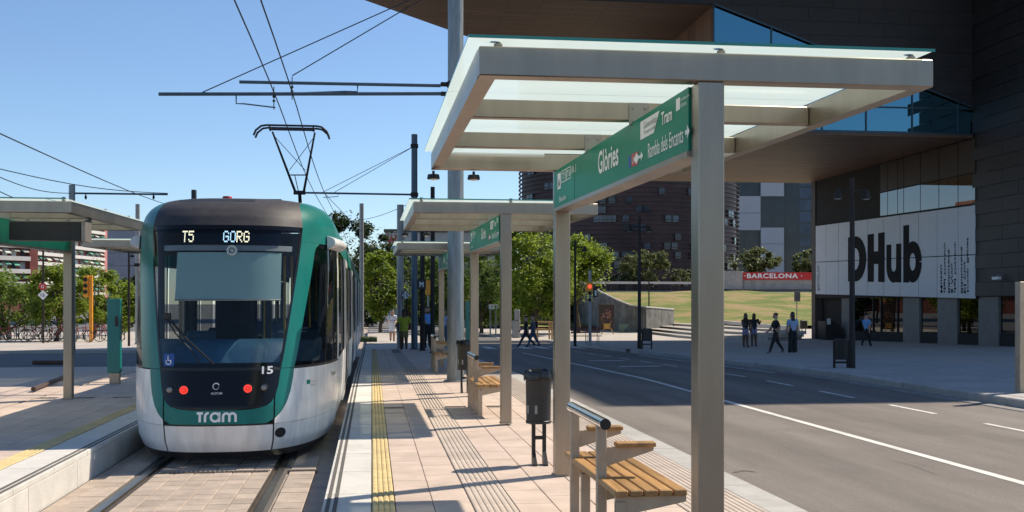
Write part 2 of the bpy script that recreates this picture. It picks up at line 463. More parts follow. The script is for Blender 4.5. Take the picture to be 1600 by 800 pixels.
# ---- tile meshes (chamfered slabs) shared by all tiles of a size
_tm = {}
def tile_mesh(w, l, m, t=0.05, c=0.004):
    k = (round(w, 3), round(l, 3), m)
    if k not in _tm:
        mb = MB()
        a, b = w / 2, l / 2
        vs = []
        for z, e in ((-t, 0), (-c, 0), (0, c)):
            vs += [(-a+e, -b+e, z), (a-e, -b+e, z), (a-e, b-e, z), (-a+e, b-e, z)]
        fs = [(8, 9, 10, 11)]
        for q in (0, 4):
            for i in range(4):
                j = (i+1) % 4
                fs.append((q+i, q+j, q+4+j, q+4+i))
        mb.add(vs, fs)
        _tm[k] = mb.mesh('tile', M[m])
    return _tm[k]
def rib_mesh(w, l, m, n, h=0.006, base=0.0):
    """slab with n raised ribs running along its length"""
    k = ('rib', round(w, 3), round(l, 3), m)
    if k not in _tm:
        mb = MB(); b = l / 2; p = w / n
        prof = []
        for i in range(n):
            x = -w/2 + i * p
            prof += [(x + p*0.04, -0.002), (x + p*0.18, h*0.75), (x + p*0.5, h), (x + p*0.82, h*0.75), (x + p*0.96, -0.002)]
        mb.grid(lambda u, v: (prof[u][0], v, prof[u][1] + base), list(range(len(prof))), [-b, b])
        for yy in (-b, b):
            vs = [(x, yy, z + base) for x, z in prof] + [(prof[-1][0], yy, -0.04), (prof[0][0], yy, -0.04)]
            mb.add(vs, [tuple(range(len(vs))) if yy < 0 else tuple(range(len(vs)-1, -1, -1))])
        _tm[k] = mb.mesh('ribbed_tile', M[m])
    return _tm[k]
def lay(parent, cols, y0, y1, l, m, name, z=0.0, gap=0.005, stagger=False):
    y = y0; r = 0
    ys = []
    while y < y1 - 1e-6:
        ys.append(y); y += l
    for ci, (a, b) in enumerate(cols):
        off = l * 0.5 if (stagger and ci % 2) else 0.0
        for y in ys:
            yc = y + l/2 + off
            o = place(tile_mesh(b-a-gap, l-gap, m), name, ((a+b)/2, yc, z + drop(yc) + random.uniform(-.0012, .0012)), parent)
            o.rotation_euler = (random.uniform(-.0015, .0015), random.uniform(-.002, .002), random.uniform(-.0015, .0015))
def lay_joined(parent, cols, y0, y1, l, m, name, z=0.0, gap=0.005):
    """the receding rest of the same paving, too small to pick apart"""
    mb = MB(); y = y0
    while y < y1 - 1e-6:
        for a, b in cols:
            e = gap/2; ye = min(y + l, y1) - e
            z0, z1 = z + drop(y) + random.uniform(-.001, .001), z + drop(ye) + random.uniform(-.001, .001)
            mb.add([(a+e, y+e, z0-.03), (b-e, y+e, z0-.03), (b-e, ye, z1-.03), (a+e, ye, z1-.03), (a+e, y+e, z0), (b-e, y+e, z0), (b-e, ye, z1), (a+e, ye, z1)],
                   [(4,5,6,7), (0,1,5,4), (1,2,6,5), (2,3,7,6), (3,0,4,7)])
        y += l
    o = mb.build(name, M[m], parent); o['kind'] = 'stuff'
    return o

NEAR0, NEAR1 = 6.6, 16.2
cols = [(0.18, 0.475), (0.475, 0.77), (1.10, 1.405), (1.405, 1.72), (1.72, 2.035), (2.035, 2.35)]
lay(plat, cols, NEAR0, NEAR1, 0.6, 'tile', 'paving_tile', stagger=True)
lay_joined(plat, cols, NEAR1 + 0.3, 46.0, 0.6, 'tile', 'receding_paving')
lay(plat, [(PX0, -0.003)], NEAR0, NEAR1, 1.2, 'coping', 'coping_slab')
lay_joined(plat, [(PX0, -0.003)], NEAR1, 46.0, 1.2, 'coping', 'receding_coping')
lay(plat, [(2.95, PX1)], NEAR0, NEAR1, 1.2, 'kerbstone', 'kerb_stone')
lay_joined(plat, [(2.95, PX1)], NEAR1, 46.0, 1.2, 'kerbstone', 'receding_kerb')
# grip strips let into the coping
for k, (a, b) in enumerate(((-0.352, -0.322), (-0.296, -0.266))):
    mb = MB()
    ys = [6.6 + 1.2 * i for i in range(34)]
    mb.grid(lambda u, v: (u, v, 0.0035 + drop(v)), [a, b], ys)
    mb.grid(lambda u, v: (a, v, 0.0035 + drop(v) - u), [0, .02], ys); mb.grid(lambda u, v: (b, v, 0.0035 + drop(v) - u), [0, .02], ys, flip=True)
    mb.build('grip_strip', M['grip'], plat)
def ribs(parent, x0, x1, y0, ysplit, y1, l, m, n, h, name, far):
    me = rib_mesh(x1-x0-.004, l-.004, m, n, h)
    y = y0
    while y < ysplit - 1e-6:
        place(me, name, ((x0+x1)/2, y+l/2, drop(y+l/2)), parent); y += l
    mb = MB(); p = (x1-x0)/n; ys = [y + (y1-y)*i/14 for i in range(15)]
    for i in range(n):
        c = x0 + p*(i+.5)
        mb.grid(lambda u, v: (c + u[0]*p, v, u[1] + drop(v)), [(-.46, -.004), (-.32, h*.75), (0, h), (.32, h*.75), (.46, -.004)], ys)
    o = mb.build(far, M[m], parent); o['kind'] = 'stuff'
ribs(plat, 0.0, 0.18, NEAR0, NEAR1, 44.0, 0.4, 'yellow', 4, 0.008, 'tactile_tile', 'receding_tactile_strip')
ribs(plat, 0.77, 1.10, NEAR0, NEAR1, 40.0, 0.6, 'tile_ribbed', 7, 0.006, 'guide_tile', 'receding_guide_strip')
ribs(plat, 2.35, 2.95, NEAR0, NEAR1, 44.0, 0.6, 'tile_ribbed', 12, 0.005, 'guide_tile', 'receding_kerb_guide_strip')

# ---- opposite platform
lc = [(-5.45 + 0.3*i, -5.15 + 0.3*i) for i in range(6)]
lay(plat2, lc, 9.0, 18.6, 0.6, 'tile', 'paving_tile', stagger=True)
lay_joined(plat2, lc, 18.9, 29.4, 0.6, 'tile', 'receding_paving')
lay_joined(plat2, [(-9.4 + .3*i, -9.1 + .3*i) for i in range(13)], 13.0, 29.4, 0.6, 'tile', 'outer_paving')
ribs(plat2, -3.65, -3.45, 8.4, 18.0, 29.0, 0.4, 'yellow', 4, 0.008, 'tactile_tile', 'receding_tactile_strip')
lay(plat2, [(-3.447, LX1)], 8.4, 18.0, 1.2, 'coping', 'coping_slab')
lay_joined(plat2, [(-3.447, LX1)], 18.0, 29.4, 1.2, 'coping', 'receding_coping')
for a, b in ((-3.047, -3.017), (-3.103, -3.073)):
    mb = MB(); mb.box(a, b, 8.4, 29.3, -.02, .0035); mb.build('grip_strip', M['grip'], plat2)
# kerb face blocks of both platforms
kf = MB(); kf.rbox(-0.05, 0.0, -0.796, 0.796, -0.33, -0.056, 0.004); kfm = kf.mesh('kerb_block', M['coping'])
for i in range(9):
    place(kfm, 'kerb_block', (LX1 - 0.0, 7.6 + 1.6*i, 0), plat2)
for i in range(9):
    place(kfm, 'kerb_block', (PX0 + 0.05, 7.6 + 1.6*i, 0), plat)

# ---- track: rails and the block paving between and beside them
RL, RR, ZR = -2.43, -1.0, -0.29
bm_ = {}
def block_row(x0, x1, n, yA, yB, l):
    w = (x1 - x0) / n
    me = tile_mesh(w - .006, l - .006, 'trackslab', c=.006)
    y = yA; r = 0
    while y < yB:
        for i in range(n):
            place(me, 'paving_block', (x0 + w*(i+.5), y + l/2, ZR - .004 + random.uniform(-.002, .002)), track)
        y += l; r += 1
block_row(RL + 0.10, RR - 0.10, 6, 8.9, 13.4, 0.28)
block_row(RR + 0.10, -0.62, 1, 8.9, 13.4, 0.28)
block_row(-2.80, RL - 0.10, 1, 8.9, 13.4, 0.28)
mid = MB()
ys = [-4 + 3*i for i in range(41)]
mid.grid(lambda u, v: (u, v, ZR - .03 + drop(v)), [LX1 + .02, PX0 - .02], ys)
tag(mid.build('track_paving', M['trackslab']), kind='structure')
for x, s in ((RL, 1), (RR, -1)):
    t = thing('tram_rail', 'grooved steel rail let into paving ' + ('beside the opposite platform' if s > 0 else 'beside the near platform with benches'), 'rail', (x, 8, ZR), 'tram rails')
    mb = MB(); mb.grid(lambda u, v: (x + u[0], v, ZR + u[1] + drop(v)), [(-.036, -.05), (-.036, 0), (.036, 0), (.036, -.05)], ys); mb.build('rail_head', M['rail_top'], t)
    mb = MB(); g0 = x + s*.042; mb.grid(lambda u, v: (g0 + s*u[0], v, ZR + u[1] + drop(v)), [(0, -.025), (.042, -.025), (.042, .0), (.058, .0), (.058, -.05)], ys, flip=s < 0); mb.build('rail_groove', M['rail'], t)
    mb = MB(); mb.grid(lambda u, v: (x - s*u[0], v, ZR + u[1] + drop(v)), [(.038, -.006), (.085, -.006)], ys, flip=True); mb.build('rail_sealant', M['grip'], t)
# slotted drain covers across the track
def drain(x0, x1, y, label):
    t = thing('drain_cover', label, 'drain', ((x0+x1)/2, y, ZR), 'slotted drains across the track')
    mb = MB(); mb.rbox(x0, x1, y-.05, y+.05, ZR-.03, ZR+.006, .004); mb.build('frame', M['rail'], t)
    n = int((x1-x0)/.05)
    for i in range(n):
        mb = MB(); mb.box(x0+.01+.05*i, x0+.035+.05*i, y-.04, y+.04, ZR+.006, ZR+.012); mb.build('bar', M['steel_dark'], t)
drain(-2.28, -1.12, 12.25, 'slotted drain between the two rails under the tram nose')
drain(-0.92, -0.60, 12.25, 'short slotted drain between rail and near platform')

# ---- road markings: thin sheets above the asphalt
def marking(x0, x1, y0, y1, z=-0.136):
    mb = MB(); n = max(1, int((y1-y0)/1.5)); ys = [y0+(y1-y0)*i/n for i in range(n+1)]
    mb.grid(lambda u, v: (u, v, z + drop(v)), [x0, x1], ys)
    return mb.build('road_marking', M['paint'], road)
marking(6.04, 6.16, -4, 44)
for i in range(-4, 12):
    marking(8.55, 8.64, 1.0 + 15.75 + 2.86*i - 1.0, 1.0 + 15.75 + 2.86*i + 0.5)
marking(9.9, 9.98, 26, 40)
for i in range(5):
    marking(7.0 + .0*i, 8.2, 30.2 + 1.1*i, 30.6 + 1.1*i) if i in (0, 4) else None
for i in range(8):                                                     # zebra crossing at the end of the road
    marking(3.7 + .85*i, 4.15 + .85*i, 50.5, 54.5)
# long tar seams and wear patch in the near lane
for pts in ([gp(1390, 718, -.1365), gp(1425, 727, -.1365), gp(1465, 742, -.1365)], [gp(1146, 738, -.1365), gp(1162, 735, -.1365), gp(1180, 737, -.1365)]):
    mb = MB()
    L_ = [p + Vector((0, .035, 0)) for p in pts]; R_ = [p - Vector((0, .035, 0)) for p in pts]
    mb.add(L_ + R_, [(0, 3, 4, 1), (1, 4, 5, 2)])
    mb.build('tar_patch', M['grip'], road)

# ---- far kerb and gutter of the road, stone by stone while they can be told apart
kb = strip('kerb_base', ROADX1 + 0.04, ROADX1 + 0.29, -8.0, 63.5, -0.03, M['mortar'], 0.4)
kme = MB(); kme.rbox(-.15, .15, -.597, .597, -.2, 0, .02); kme = kme.mesh('kerb_stone', M['kerbstone'])
gme = MB(); gme.rbox(-.15, .15, -.397, .397, -.1, 0, .006); gme = gme.mesh('gutter_stone', mat('gutter_granite', (.24, .23, .22), .85, 0, .15, 4, .2, 120, rnd=.1))
for i in range(26):
    y = 12.6 + 1.2*i
    place(kme, 'kerb_stone', (ROADX1 + .16, y, drop(y) + .004), kb)
for i in range(36):
    y = 12.4 + .8*i
    place(gme, 'gutter_stone', (ROADX1 - .155, y, -.128 + drop(y)), kb)
mb = MB(); mb.grid(lambda u, v: (u, v, .002 + drop(v)), [ROADX1+.01, ROADX1+.31], [44, 50, 56, 63.4]); mb.grid(lambda u, v: (ROADX1+.012, v, .002+drop(v)-u), [0, .2], [44, 50, 56, 63.4])
mb.build('receding_kerb', M['kerbstone'], kb)['kind'] = 'stuff'
# big slabs on the pavement on the far side of the road
pm = {}
for ci in range(5):
    a = ROADX1 + .35 + 1.0*ci
    for k in range(16):
        y = 16.0 + 1.0*k
        place(tile_mesh(.99, .99, 'plaza_slab' if False else 'kerbstone'), 'paving_slab', (a + .5, y + .5, .003 + drop(y+.5) + random.uniform(0, .002)), pav)
# ================================================================ tram stop furniture
PILX0, PILX1 = 1.64, 1.775
SPAN = 4.33
def px_u(x, X=1.615):                       # distance along the sign (towards the camera) seen at photo column x
    return atX(x, 474, X).y
def make_shelter(label, group, zb=2.685, tilt=0.065, flip=False, lamps=True):
    """local frame: pillar row at x = 0 .. .135, front pillar face at y = 0, platform z = 0"""
    t = thing('tram_shelter', label, 'shelter', (0, 0, 0), group)
    W0, W1, BH = -1.116, 1.26, 0.145
    def tz(y): return tilt * y / SPAN
    def beam_x(name, y0, y1, inset=0.0, h=BH, dz=0.0):
        mb = MB(); z = zb + tz(y0) + dz; mb.rbox(W0 + inset, W1 - inset, y0, y1, z, z + h, .006); return mb.build(name, M['steel'], t, 40)
    def beam_y(name, x0, x1):
        mb = MB(); y0, y1 = 0.101, SPAN - 0.06
        vs = []
        for y in (y0, y1):
            z = zb + tz(y)
            vs += [(x0, y, z), (x1, y, z), (x1, y, z+BH-.001), (x0, y, z+BH-.001)]
        mb.add(vs, [(0,1,2,3), (7,6,5,4), (0,4,5,1), (1,5,6,2), (2,6,7,3), (3,7,4,0)])
        return mb.build(name, M['steel'], t)
    for y in (0.0, SPAN):
        mb = MB(); mb.rbox(0, .135, y - .001, y + .134, 0, zb + tz(y) - .001 if y == 0 else zb + tz(y) + .02, .005)
        p = mb.build('pillar', M['steel'], t, 40)
        mb = MB(); mb.rbox(-.012, .147, y - .012, y + .147, 0.0, .012, .003); mb.build('base_plate', M['steel_dark'], p)
    beam_x('front_beam', -.004, .10)
    beam_x('rear_beam', SPAN - .059, SPAN + .05)
    for k in (1, 2):
        beam_x('cross_beam', SPAN*k/3 - .04, SPAN*k/3 + .04, .091, .115, .012)
    beam_y('side_beam', W0, W0 + .09); beam_y('side_beam', W1 - .09, W1)
    # inner lip of the side beam seen from below
    mb = MB(); mb.box(W0 + .02, W0 + .07, .13, SPAN - .1, zb - .012, zb - .002)
    # glass sheets over the frame, with clamps
    y0, y1 = -.085, SPAN + .12
    for k in range(3):
        a = y0 + (y1-y0)*k/3 + (.004 if k else 0); b = y0 + (y1-y0)*(k+1)/3
        za, zc = zb + BH + .028 + tz(a), zb + BH + .028 + tz(b)
        mb = MB()
        mb.add([(W0-.06, a, za), (W1-.035, a, za), (W1-.035, b, zc), (W0-.06, b, zc)], [(0, 1, 2, 3)])
        gl = mb.build('glass_sheet', M['canopy_glass'], t)
        mb = MB(); x0, x1 = W0-.06, W1-.035
        mb.add([(x0, a, za-.008), (x1, a, za-.008), (x1, a, za+.008), (x0, a, za+.008)], [(0,1,2,3)])
        if k == 0: mb.build('glass_edge', M['glass_edge'], gl)
        mb = MB()
        mb.add([(x0, b, zc-.006), (x0, a, za-.006), (x0, a, za+.006), (x0, b, zc+.006)], [(0,1,2,3)])
        mb.build('glass_edge', M['glass_edge'], gl)
        for xx in (W0 + .10, (W0+W1)/2 + .06, W1 - .10):
            yy = a + .13 if k == 0 else (a + b)/2
            z = zb + BH + tz(yy)
            c = MB(); c.lathe([(.022, z), (.022, z+.02), (.014, z+.022), (.014, z+.04), (.022, z+.042), (.022, z+.056)], xx, yy, 10)
            c.build('clamp', M['steel_dark'], t, 40)
    # brackets where the cross beams carry the sign
    for k in (1, 2):
        for xx in (.03,):
            y = SPAN*k/3; z = zb + tz(y)
            mb = MB(); mb.rbox(xx-.055, xx+.075, y-.05, y-.041, z-.02, z+.125, .004); br = mb.build('bracket', M['steel_dark'], t)
            for bx in (-.03, .05):
                for bz in (.01, .09):
                    mb = MB(); mb.tube([(xx+bx, y-.05, z+bz), (xx+bx, y-.058, z+bz)], .008, 6); mb.build('bolt', M['steel'], br)
    # sign between the pillars
    sy0, sy1 = .137, SPAN - .003
    hS = .33; zS = zb - .006
    mb = MB()
    vs = []
    for y in (sy0, sy1):
        zz = zS + tz(y)
        vs += [(-.012, y, zz-hS), (.10, y, zz-hS), (.10, y, zz), (-.012, y, zz)]
    mb.add(vs, [(0,1,2,3), (7,6,5,4), (0,4,5,1), (1,5,6,2), (2,6,7,3), (3,7,4,0)])
    sg = mb.build('sign_panel', M['sign_green'], t)
    mb = MB(); vs = []
    for y in (sy0, sy1):
        zz = zS + tz(y) - hS
        vs += [(-.02, y, zz-.03), (.12, y, zz-.03), (.12, y, zz-.001), (-.02, y, zz-.001)]
    mb.add(vs, [(0,1,2,3), (7,6,5,4), (0,4,5,1), (1,5,6,2), (2,6,7,3), (3,7,4,0)])
    mb.build('sign_rail', M['steel'], t)
    mb = MB(); yj = SPAN*.77; mb.box(-.0135, -.011, yj-.004, yj+.004, zS + tz(yj) - hS, zS + tz(yj)); mb.build('panel_joint', M['black'], sg)
    L = sy1 - sy0
    def face(u, v):                          # u from the far end, v up from the lower edge
        y = sy1 - u
        return (-.0155, y, zS + tz(y) - hS + v)
    def U(x):                                # photo column on the near shelter -> u
        return sy1 - (px_u(x, 1.625) - 5.34) - .05
    def lett(name, items, m):
        for s, xa, xb, v, h, b in items:
            u0, u1 = U(xa), U(xb)
            mb = MB(); text_on(mb, s, face, u0, v, u1-u0, h, b); mb.build(name, M[m], sg)
    def plate(name, xa, xb, v0, v1, m, d=.0006):
        mb = MB(); u0, u1 = U(xa), U(xb)
        pts = [face(u0, v0), face(u1, v0), face(u1, v1), face(u0, v1)]
        mb.add([(x + .0022 - d, y, z) for x, y, z in pts], [(0, 1, 2, 3)])
        return mb.build(name, M[m], sg)
    lett('station_name', [('Glòries', 937, 969, .105, .165, .018)], 'letter')
    lett('next_stop_name', [('Rambla dels Encants', 1016, 1072, .055, .088, .004)], 'letter')
    lett('line_number', [('T5', 880, 886, .215, .055, .0), ('T6', 887.5, 893, .215, .055, .0), ('VIA 3', 894, 902, .22, .06, .0)], 'letter')
    lett('destination', [('Besòs', 875.5, 886, .035, .045, .0)], 'letter')
    plate('white_tab', 872.5, 877.5, .15, .29, 'letter')
    lett('tab_letter', [('A', 873.4, 876.6, .17, .07, .02)], 'letter_dark')
    for a, b in ((879, 886.6), (886.9, 893.6)):       # thin frames round the line numbers
        mb = MB(); u0, u1 = U(a), U(b)
        for p, q in (((u0, .19), (u1, .197)), ((u0, .285), (u1, .292)), ((u0, .19), (u0+.012, .292)), ((u1-.012, .19), (u1, .292))):
            mb.add([face(p[0], p[1]), face(q[0], p[1]), face(q[0], q[1]), face(p[0], q[1])], [(0,1,2,3)])
        mb.build('number_frame', M['letter'], sg)
    plate('access_tab', 984.5, 988.5, .055, .125, 'pict_blue'); plate('metro_tab', 989.5, 994.5, .05, .13, 'red'); plate('diamond_tab', 995, 1000, .05, .13, 'red')
    lett('metro_text', [('L1', 990.5, 993.6, .07, .04, .01)], 'letter')
    mb = MB(); c, w = U(997.5), .075; mb.add([face(c-w, .09), face(c, .055), face(c+w, .09), face(c, .125)], [(0,1,2,3)]); mb.build('diamond', M['letter'], sg)
    def arrow(xa, xb, v, h):
        mb = MB(); u0, u1 = U(xa), U(xb); m_ = u0 + (u1-u0)*.45
        mb.add([face(u0, v-h*.16), face(m_, v-h*.16), face(m_, v+h*.16), face(u0, v+h*.16), face(m_, v-h*.5), face(u1, v), face(m_, v+h*.5)], [(0,1,2,3), (4,5,6)])
        mb.build('arrow', M['letter'], sg)
    arrow(1002, 1008, .09, .06); arrow(1075, 1082, .1, .075)
    mb = MB(); u0, u1 = U(1003.5), U(1034); mb.add([(x+.0012, y, z) for x, y, z in (face(u0, .19), face(u1-.13, .19), face(u1, .30), face(u0, .30))], [(0,1,2,3)]); mb.build('white_plate', M['letter'], sg)
    lett('plate_text', [('Generalitat', 1009, 1030, .245, .04, .0), ('Transport públic', 1009, 1028, .205, .03, .0)], 'grey_letter')
    lett('operator_name', [('ᴛram' if False else 'Tram', 1037, 1054, .205, .075, .02)], 'letter')
    plate('emblem', 1060, 1066.5, .24, .305, 'letter')
    lett('emblem_text', [('Àrea Metropolitana', 1068, 1081.5, .275, .022, 0), ('de Barcelona', 1068, 1077, .245, .022, 0)], 'letter')
    # light tube above the rear beam and two small lamps below it
    mb = MB(); z = zb + tz(SPAN) + .10; mb.tube([(W0+.15, SPAN-.30, z), (-.15, SPAN-.30, z)], .018, 8); mb.build('light_tube', M['white'], t, 40)
    if lamps:
        for xx in (W0 + .02, W0 + .38):
            z = zb + tz(SPAN) - .01
            mb = MB(); mb.lathe([(.012, z), (.012, z-.03), (.05, z-.032), (.058, z-.07), (.05, z-.075)], xx, SPAN+.03, 12)
            lp = mb.build('lamp', M['black'], t, 40)
            mb = MB(); mb.lathe([(.036, z-.0755), (.02, z-.083)], xx, SPAN+.03, 12); mb.build('lamp_lens', M['letter'], lp, 40)
    return t
mat('pict_blue', (0.02, 0.085, 0.33), 0.5); M['pict_blue'] = MATS['pict_blue']
mat('grey_letter', (0.25, 0.25, 0.25), 0.5); M['grey_letter'] = MATS['grey_letter']

S1 = make_shelter('near steel and glass shelter, its green sign framing the nearest pillar', 'shelters along the near platform')
S2 = copy_tree(S1); S2['label'] = 'second steel shelter, behind the near bin, over the middle bench'
S3 = copy_tree(S1); S3['label'] = 'farthest small steel shelter on the near platform, beyond the thick grey pole'
S1.location = (PILX0, 5.34, 0)
S2.location = (PILX0, 13.82, 0.02)
S3.location = (PILX0, 22.55, -0.02)
SL1 = copy_tree(S1); SL1['label'] = 'shelter on the opposite platform carrying the long black display box'; SL1['group'] = 'shelters on the opposite platform'
SL1.location = (-4.97, 14.12, 0.0)
SL2 = copy_tree(S1); SL2['label'] = 'farther shelter on the opposite platform, half hidden by the tram'; SL2['group'] = 'shelters on the opposite platform'
SL2.location = (-4.6, 22.6, 0.0)

# black display box hung under the opposite shelter
db = thing('display_box', 'long black passenger display hung under the opposite shelter roof', 'display', (-4.5, 15.0, 2.4))
a, b = atY(14, 338, 15.0), atY(127, 376, 15.0)
mb = MB(); mb.rbox(a.x, b.x, 15.0, 15.22, b.z, a.z - .06, .01); mb.build('screen', M['black'], db)
mb = MB(); mb.prism([(b.x + .003, 14.99, b.z - .01), (b.x + .003, 15.32, b.z - .01), (b.x + .003, 15.32, a.z + .0), (b.x + .003, 14.99, a.z - .05)], (.05, 0, 0)); mb.build('end_cheek', M['steel_dark'], db)
for xx in (a.x + .2, b.x - .2):
    mb = MB(); mb.box(xx-.02, xx+.02, 15.08, 15.12, a.z - .061, 2.69); mb.build('hanger', M['steel_dark'], db)

# ---------------------------------------------------------------- benches
def make_bench(label):
    """local: back tube at x = 0, near end y = 0"""
    t = thing('bench', label, 'bench', (0, 0, 0), 'timber benches on the near platform')
    L = 1.72
    for i in range(5):
        x0 = -.012 + .0895*i
        mb = MB()
        if i < 1:
            for y0, y1 in ((0, .50), (.585, L - .30), (L - .215, L)):
                mb.rbox(x0, x0 + .079, y0, y1, .415, .455, .006)
        else:
            mb.rbox(x0, x0 + .079, 0, L, .415, .455, .006)
        mb.build('slat', M['wood'], t)
    for y in (.515, L - .285):
        mb = MB(); mb.rbox(-.012, .052, y + .006, y + .060, 0, .775, .006); p = mb.build('post', M['steel_beige'], t)
        # arm: tapering bracket and timber pad
        mb = MB(); mb.prism([(.054, y+.02, .52), (.054, y+.02, .64), (.36, y+.02, .64), (.36, y+.02, .615)], (0, .03, 0)); mb.build('arm_bracket', M['steel_beige'], t)
        mb = MB(); mb.rbox(.11, .37, y - .012, y + .075, .6405, .672, .006); mb.build('armrest', M['wood'], t)
    for y in (.03, L - .62):
        mb = MB(); mb.rbox(.0, .062, y, y + .05, 0, .385, .005); mb.build('leg', M['steel_beige'], t)
    for y in (.04, .545, L - .23):
        mb = MB(); mb.prism([(.0, y, .29), (.0, y, .413), (.43, y, .413), (.43, y, .375)], (0, .04, 0)); mb.build('seat_bracket', M['steel_beige'], t)
    mb = MB(); mb.tube([(.02, .42, .80), (.02, L - .12, .80)], .036, 18, cap=False)
    b = mb.build('back_tube', M['chrome'], t, 50)
    mb = MB(); mb.lathe([(.036, 0), (.028, .003), (.0, .003)], 0, 0, 18, cap=False)
    vs = [(.02 + x, .42 - z, .80 + y) for x, y, z in mb.v]; m2 = MB(); m2.add(vs, mb.f); m2.build('tube_end', M['black'], b)
    return t
M['steel_beige'] = mat('beige_steel', (0.50, 0.40, 0.29), 0.5, 0.35, 0.12, 6, streak=.08)
B1 = make_bench('nearest slatted timber bench with polished back tube, by the kerb')
B2 = copy_tree(B1); B2['label'] = 'slatted timber bench under the second shelter'
B3 = copy_tree(B1); B3['label'] = 'farthest timber bench, just left of the thick grey pole base'
B1.location = (1.435, 6.28, 0); B2.location = (1.435, 14.75, 0); B3.location = (1.40, 24.3, drop(24.3))

# ---------------------------------------------------------------- litter bins
def make_bin(label):
    t = thing('litter_bin', label, 'bin', (0, 0, 0), 'black litter bins on the near platform')
    mb = MB(); mb.lathe([(.118, .40), (.124, .405), (.124, .425), (.119, .43), (.121, .60), (.125, .83), (.130, .84), (.130, .875), (.124, .88), (.115, .86), (.11, .6)], 0, 0, 22)
    bd = mb.build('body', M['bin_grey'], t, 40)
    for a in (200, 245):
        mb = MB(); r = .1222
        mb.grid(lambda u, v: (r*math.cos(R(u)), r*math.sin(R(u)), v), [a + 3*i for i in range(5)], [.50, .58]); mb.build('sticker', M['grey_letter'], bd)
    mb = MB(); n = 36
    prof = []
    random.seed(3)
    for k in range(n):
        a = 2*math.pi*k/n
        prof.append((a, .135 + .008*random.random(), .835 - .03*random.random(), .905 + .02*random.random()))
    vs = []
    for a, r, zl, zt in prof:
        vs += [(r*math.cos(a), r*math.sin(a), zl), ((r+.004)*math.cos(a), (r+.004)*math.sin(a), (zl+zt)/2), ((r-.012)*math.cos(a), (r-.012)*math.sin(a), zt), ((r-.045)*math.cos(a), (r-.045)*math.sin(a), zt-.05)]
    fs = []
    for k in range(n):
        l = (k+1) % n
        for q in range(3):
            fs.append((k*4+q, l*4+q, l*4+q+1, k*4+q+1))
    mb.add(vs, fs); mb.build('bag', M['bag'], t, 60)
    for x in (-.045, .06):
        mb = MB(); mb.rbox(x-.018, x+.018, .0, .036, .005, .42, .004)
        lg = mb.build('leg', M['black'], t)
        mb = MB(); mb.prism([(x-.016, .018, .004), (x-.016, -.13, .004), (x-.016, -.13, .016), (x-.016, .018, .15)], (.032, 0, 0)); mb.build('foot', M['black'], lg)
    mb = MB(); mb.box(-.045, .06, .006, .03, .24, .275); mb.build('cross_bar', M['black'], t)
    return t
M['bin_grey'] = mat('bin_grey', (0.035, 0.034, 0.034), 0.5, 0.3, 0.2, 9, 0.1, 200)
M['bag'] = mat('bin_bag', (0.012, 0.012, 0.013), 0.18, 0, 0.2, 20, 0.3, 60)
K1 = make_bin('near black litter bin with a shiny bag, beside the second pillar')
K2 = copy_tree(K1); K2['label'] = 'farther black litter bin beside the thick grey pole'
K1.location = (1.60, 10.42, 0); K2.location = (1.60, 18.95, 0)
random.seed(11)

# ---------------------------------------------------------------- poles, arms and overhead wires
def arm(mb, p, q, r): mb.tube([p, q], r, 10)
pole = thing('catenary_pole', 'thick galvanised overhead-line pole standing behind the second shelter', 'pole', (1.66, 21.7, 0), 'overhead line poles')
mb = MB(); mb.lathe([(.172, 0), (.172, 1.2), (.165, 1.25), (.145, 13)], 1.66, 21.7, 24); mb.build('shaft', M['galv'], pole, 40)
mb = MB(); mb.lathe([(.24, .002), (.24, .03), (.18, .035), (.176, .12)], 1.66, 21.7, 24); mb.build('base_collar', M['galv'], pole, 40)
for z in (5.74, 5.93):
    mb = MB(); mb.lathe([(.168, z-.05), (.178, z-.05), (.178, z+.05), (.168, z+.05)], 1.66, 21.7, 20); mb.build('clamp_ring', M['pole_dark'], pole, 40)
    mb = MB(); mb.rbox(1.36, 1.5, 21.66, 21.74, z-.04, z+.04, .01); mb.build('arm_bracket', M['pole_dark'], pole)
Y1 = 21.7
e1, e2 = atY(374, 128, Y1), atY(248, 147, Y1)
mb = MB(); arm(mb, (1.36, Y1, 5.90), (e1.x, Y1, e1.z), .032); mb.build('upper_arm', M['pole_blue'], pole, 40)
mb = MB(); arm(mb, (1.36, Y1, 5.74), (e2.x, Y1, e2.z), .035); mb.build('lower_arm', M['pole_blue'], pole, 40)
for x0, x1, top in ((-2.62, -1.87, 5.62), (-.28, -1.53, 5.86)):      # registration arms
    d = .17 if x0 < x1 else .12
    mb = MB(); mb.tube([(x0, Y1, top), (x0, Y1, top-d), (x0 + (x1-x0)*.2, Y1, top-d), (x1, Y1, top-d-.06)], .014, 8); mb.build('registration_arm', M['pole_blue'], pole, 40)
for x, zt in ((-1.9, 5.80), (-1.55, 6.0)):
    mb = MB()
    mb.tube([(x, Y1, zt), (x, Y1, zt-.45)], .01, 6)
    for k in range(3):
        z = zt - .12 - .08*k
        mb.lathe([(.012, z-.025), (.035, z), (.012, z+.025)], x, Y1, 8)
    mb.build('insulator', M['pole_dark'], pole, 40)
mb = MB(); mb.tube([e2 + Vector((.75, 0, .02)), (1.6, Y1, 8.0)], .011, 6); mb.build('stay_wire', M['wire'], pole)
mb = MB(); mb.tube([(-1.55, Y1, 6.02), (1.6, Y1, 8.0)], .011, 6); mb.build('stay_wire', M['wire'], pole)

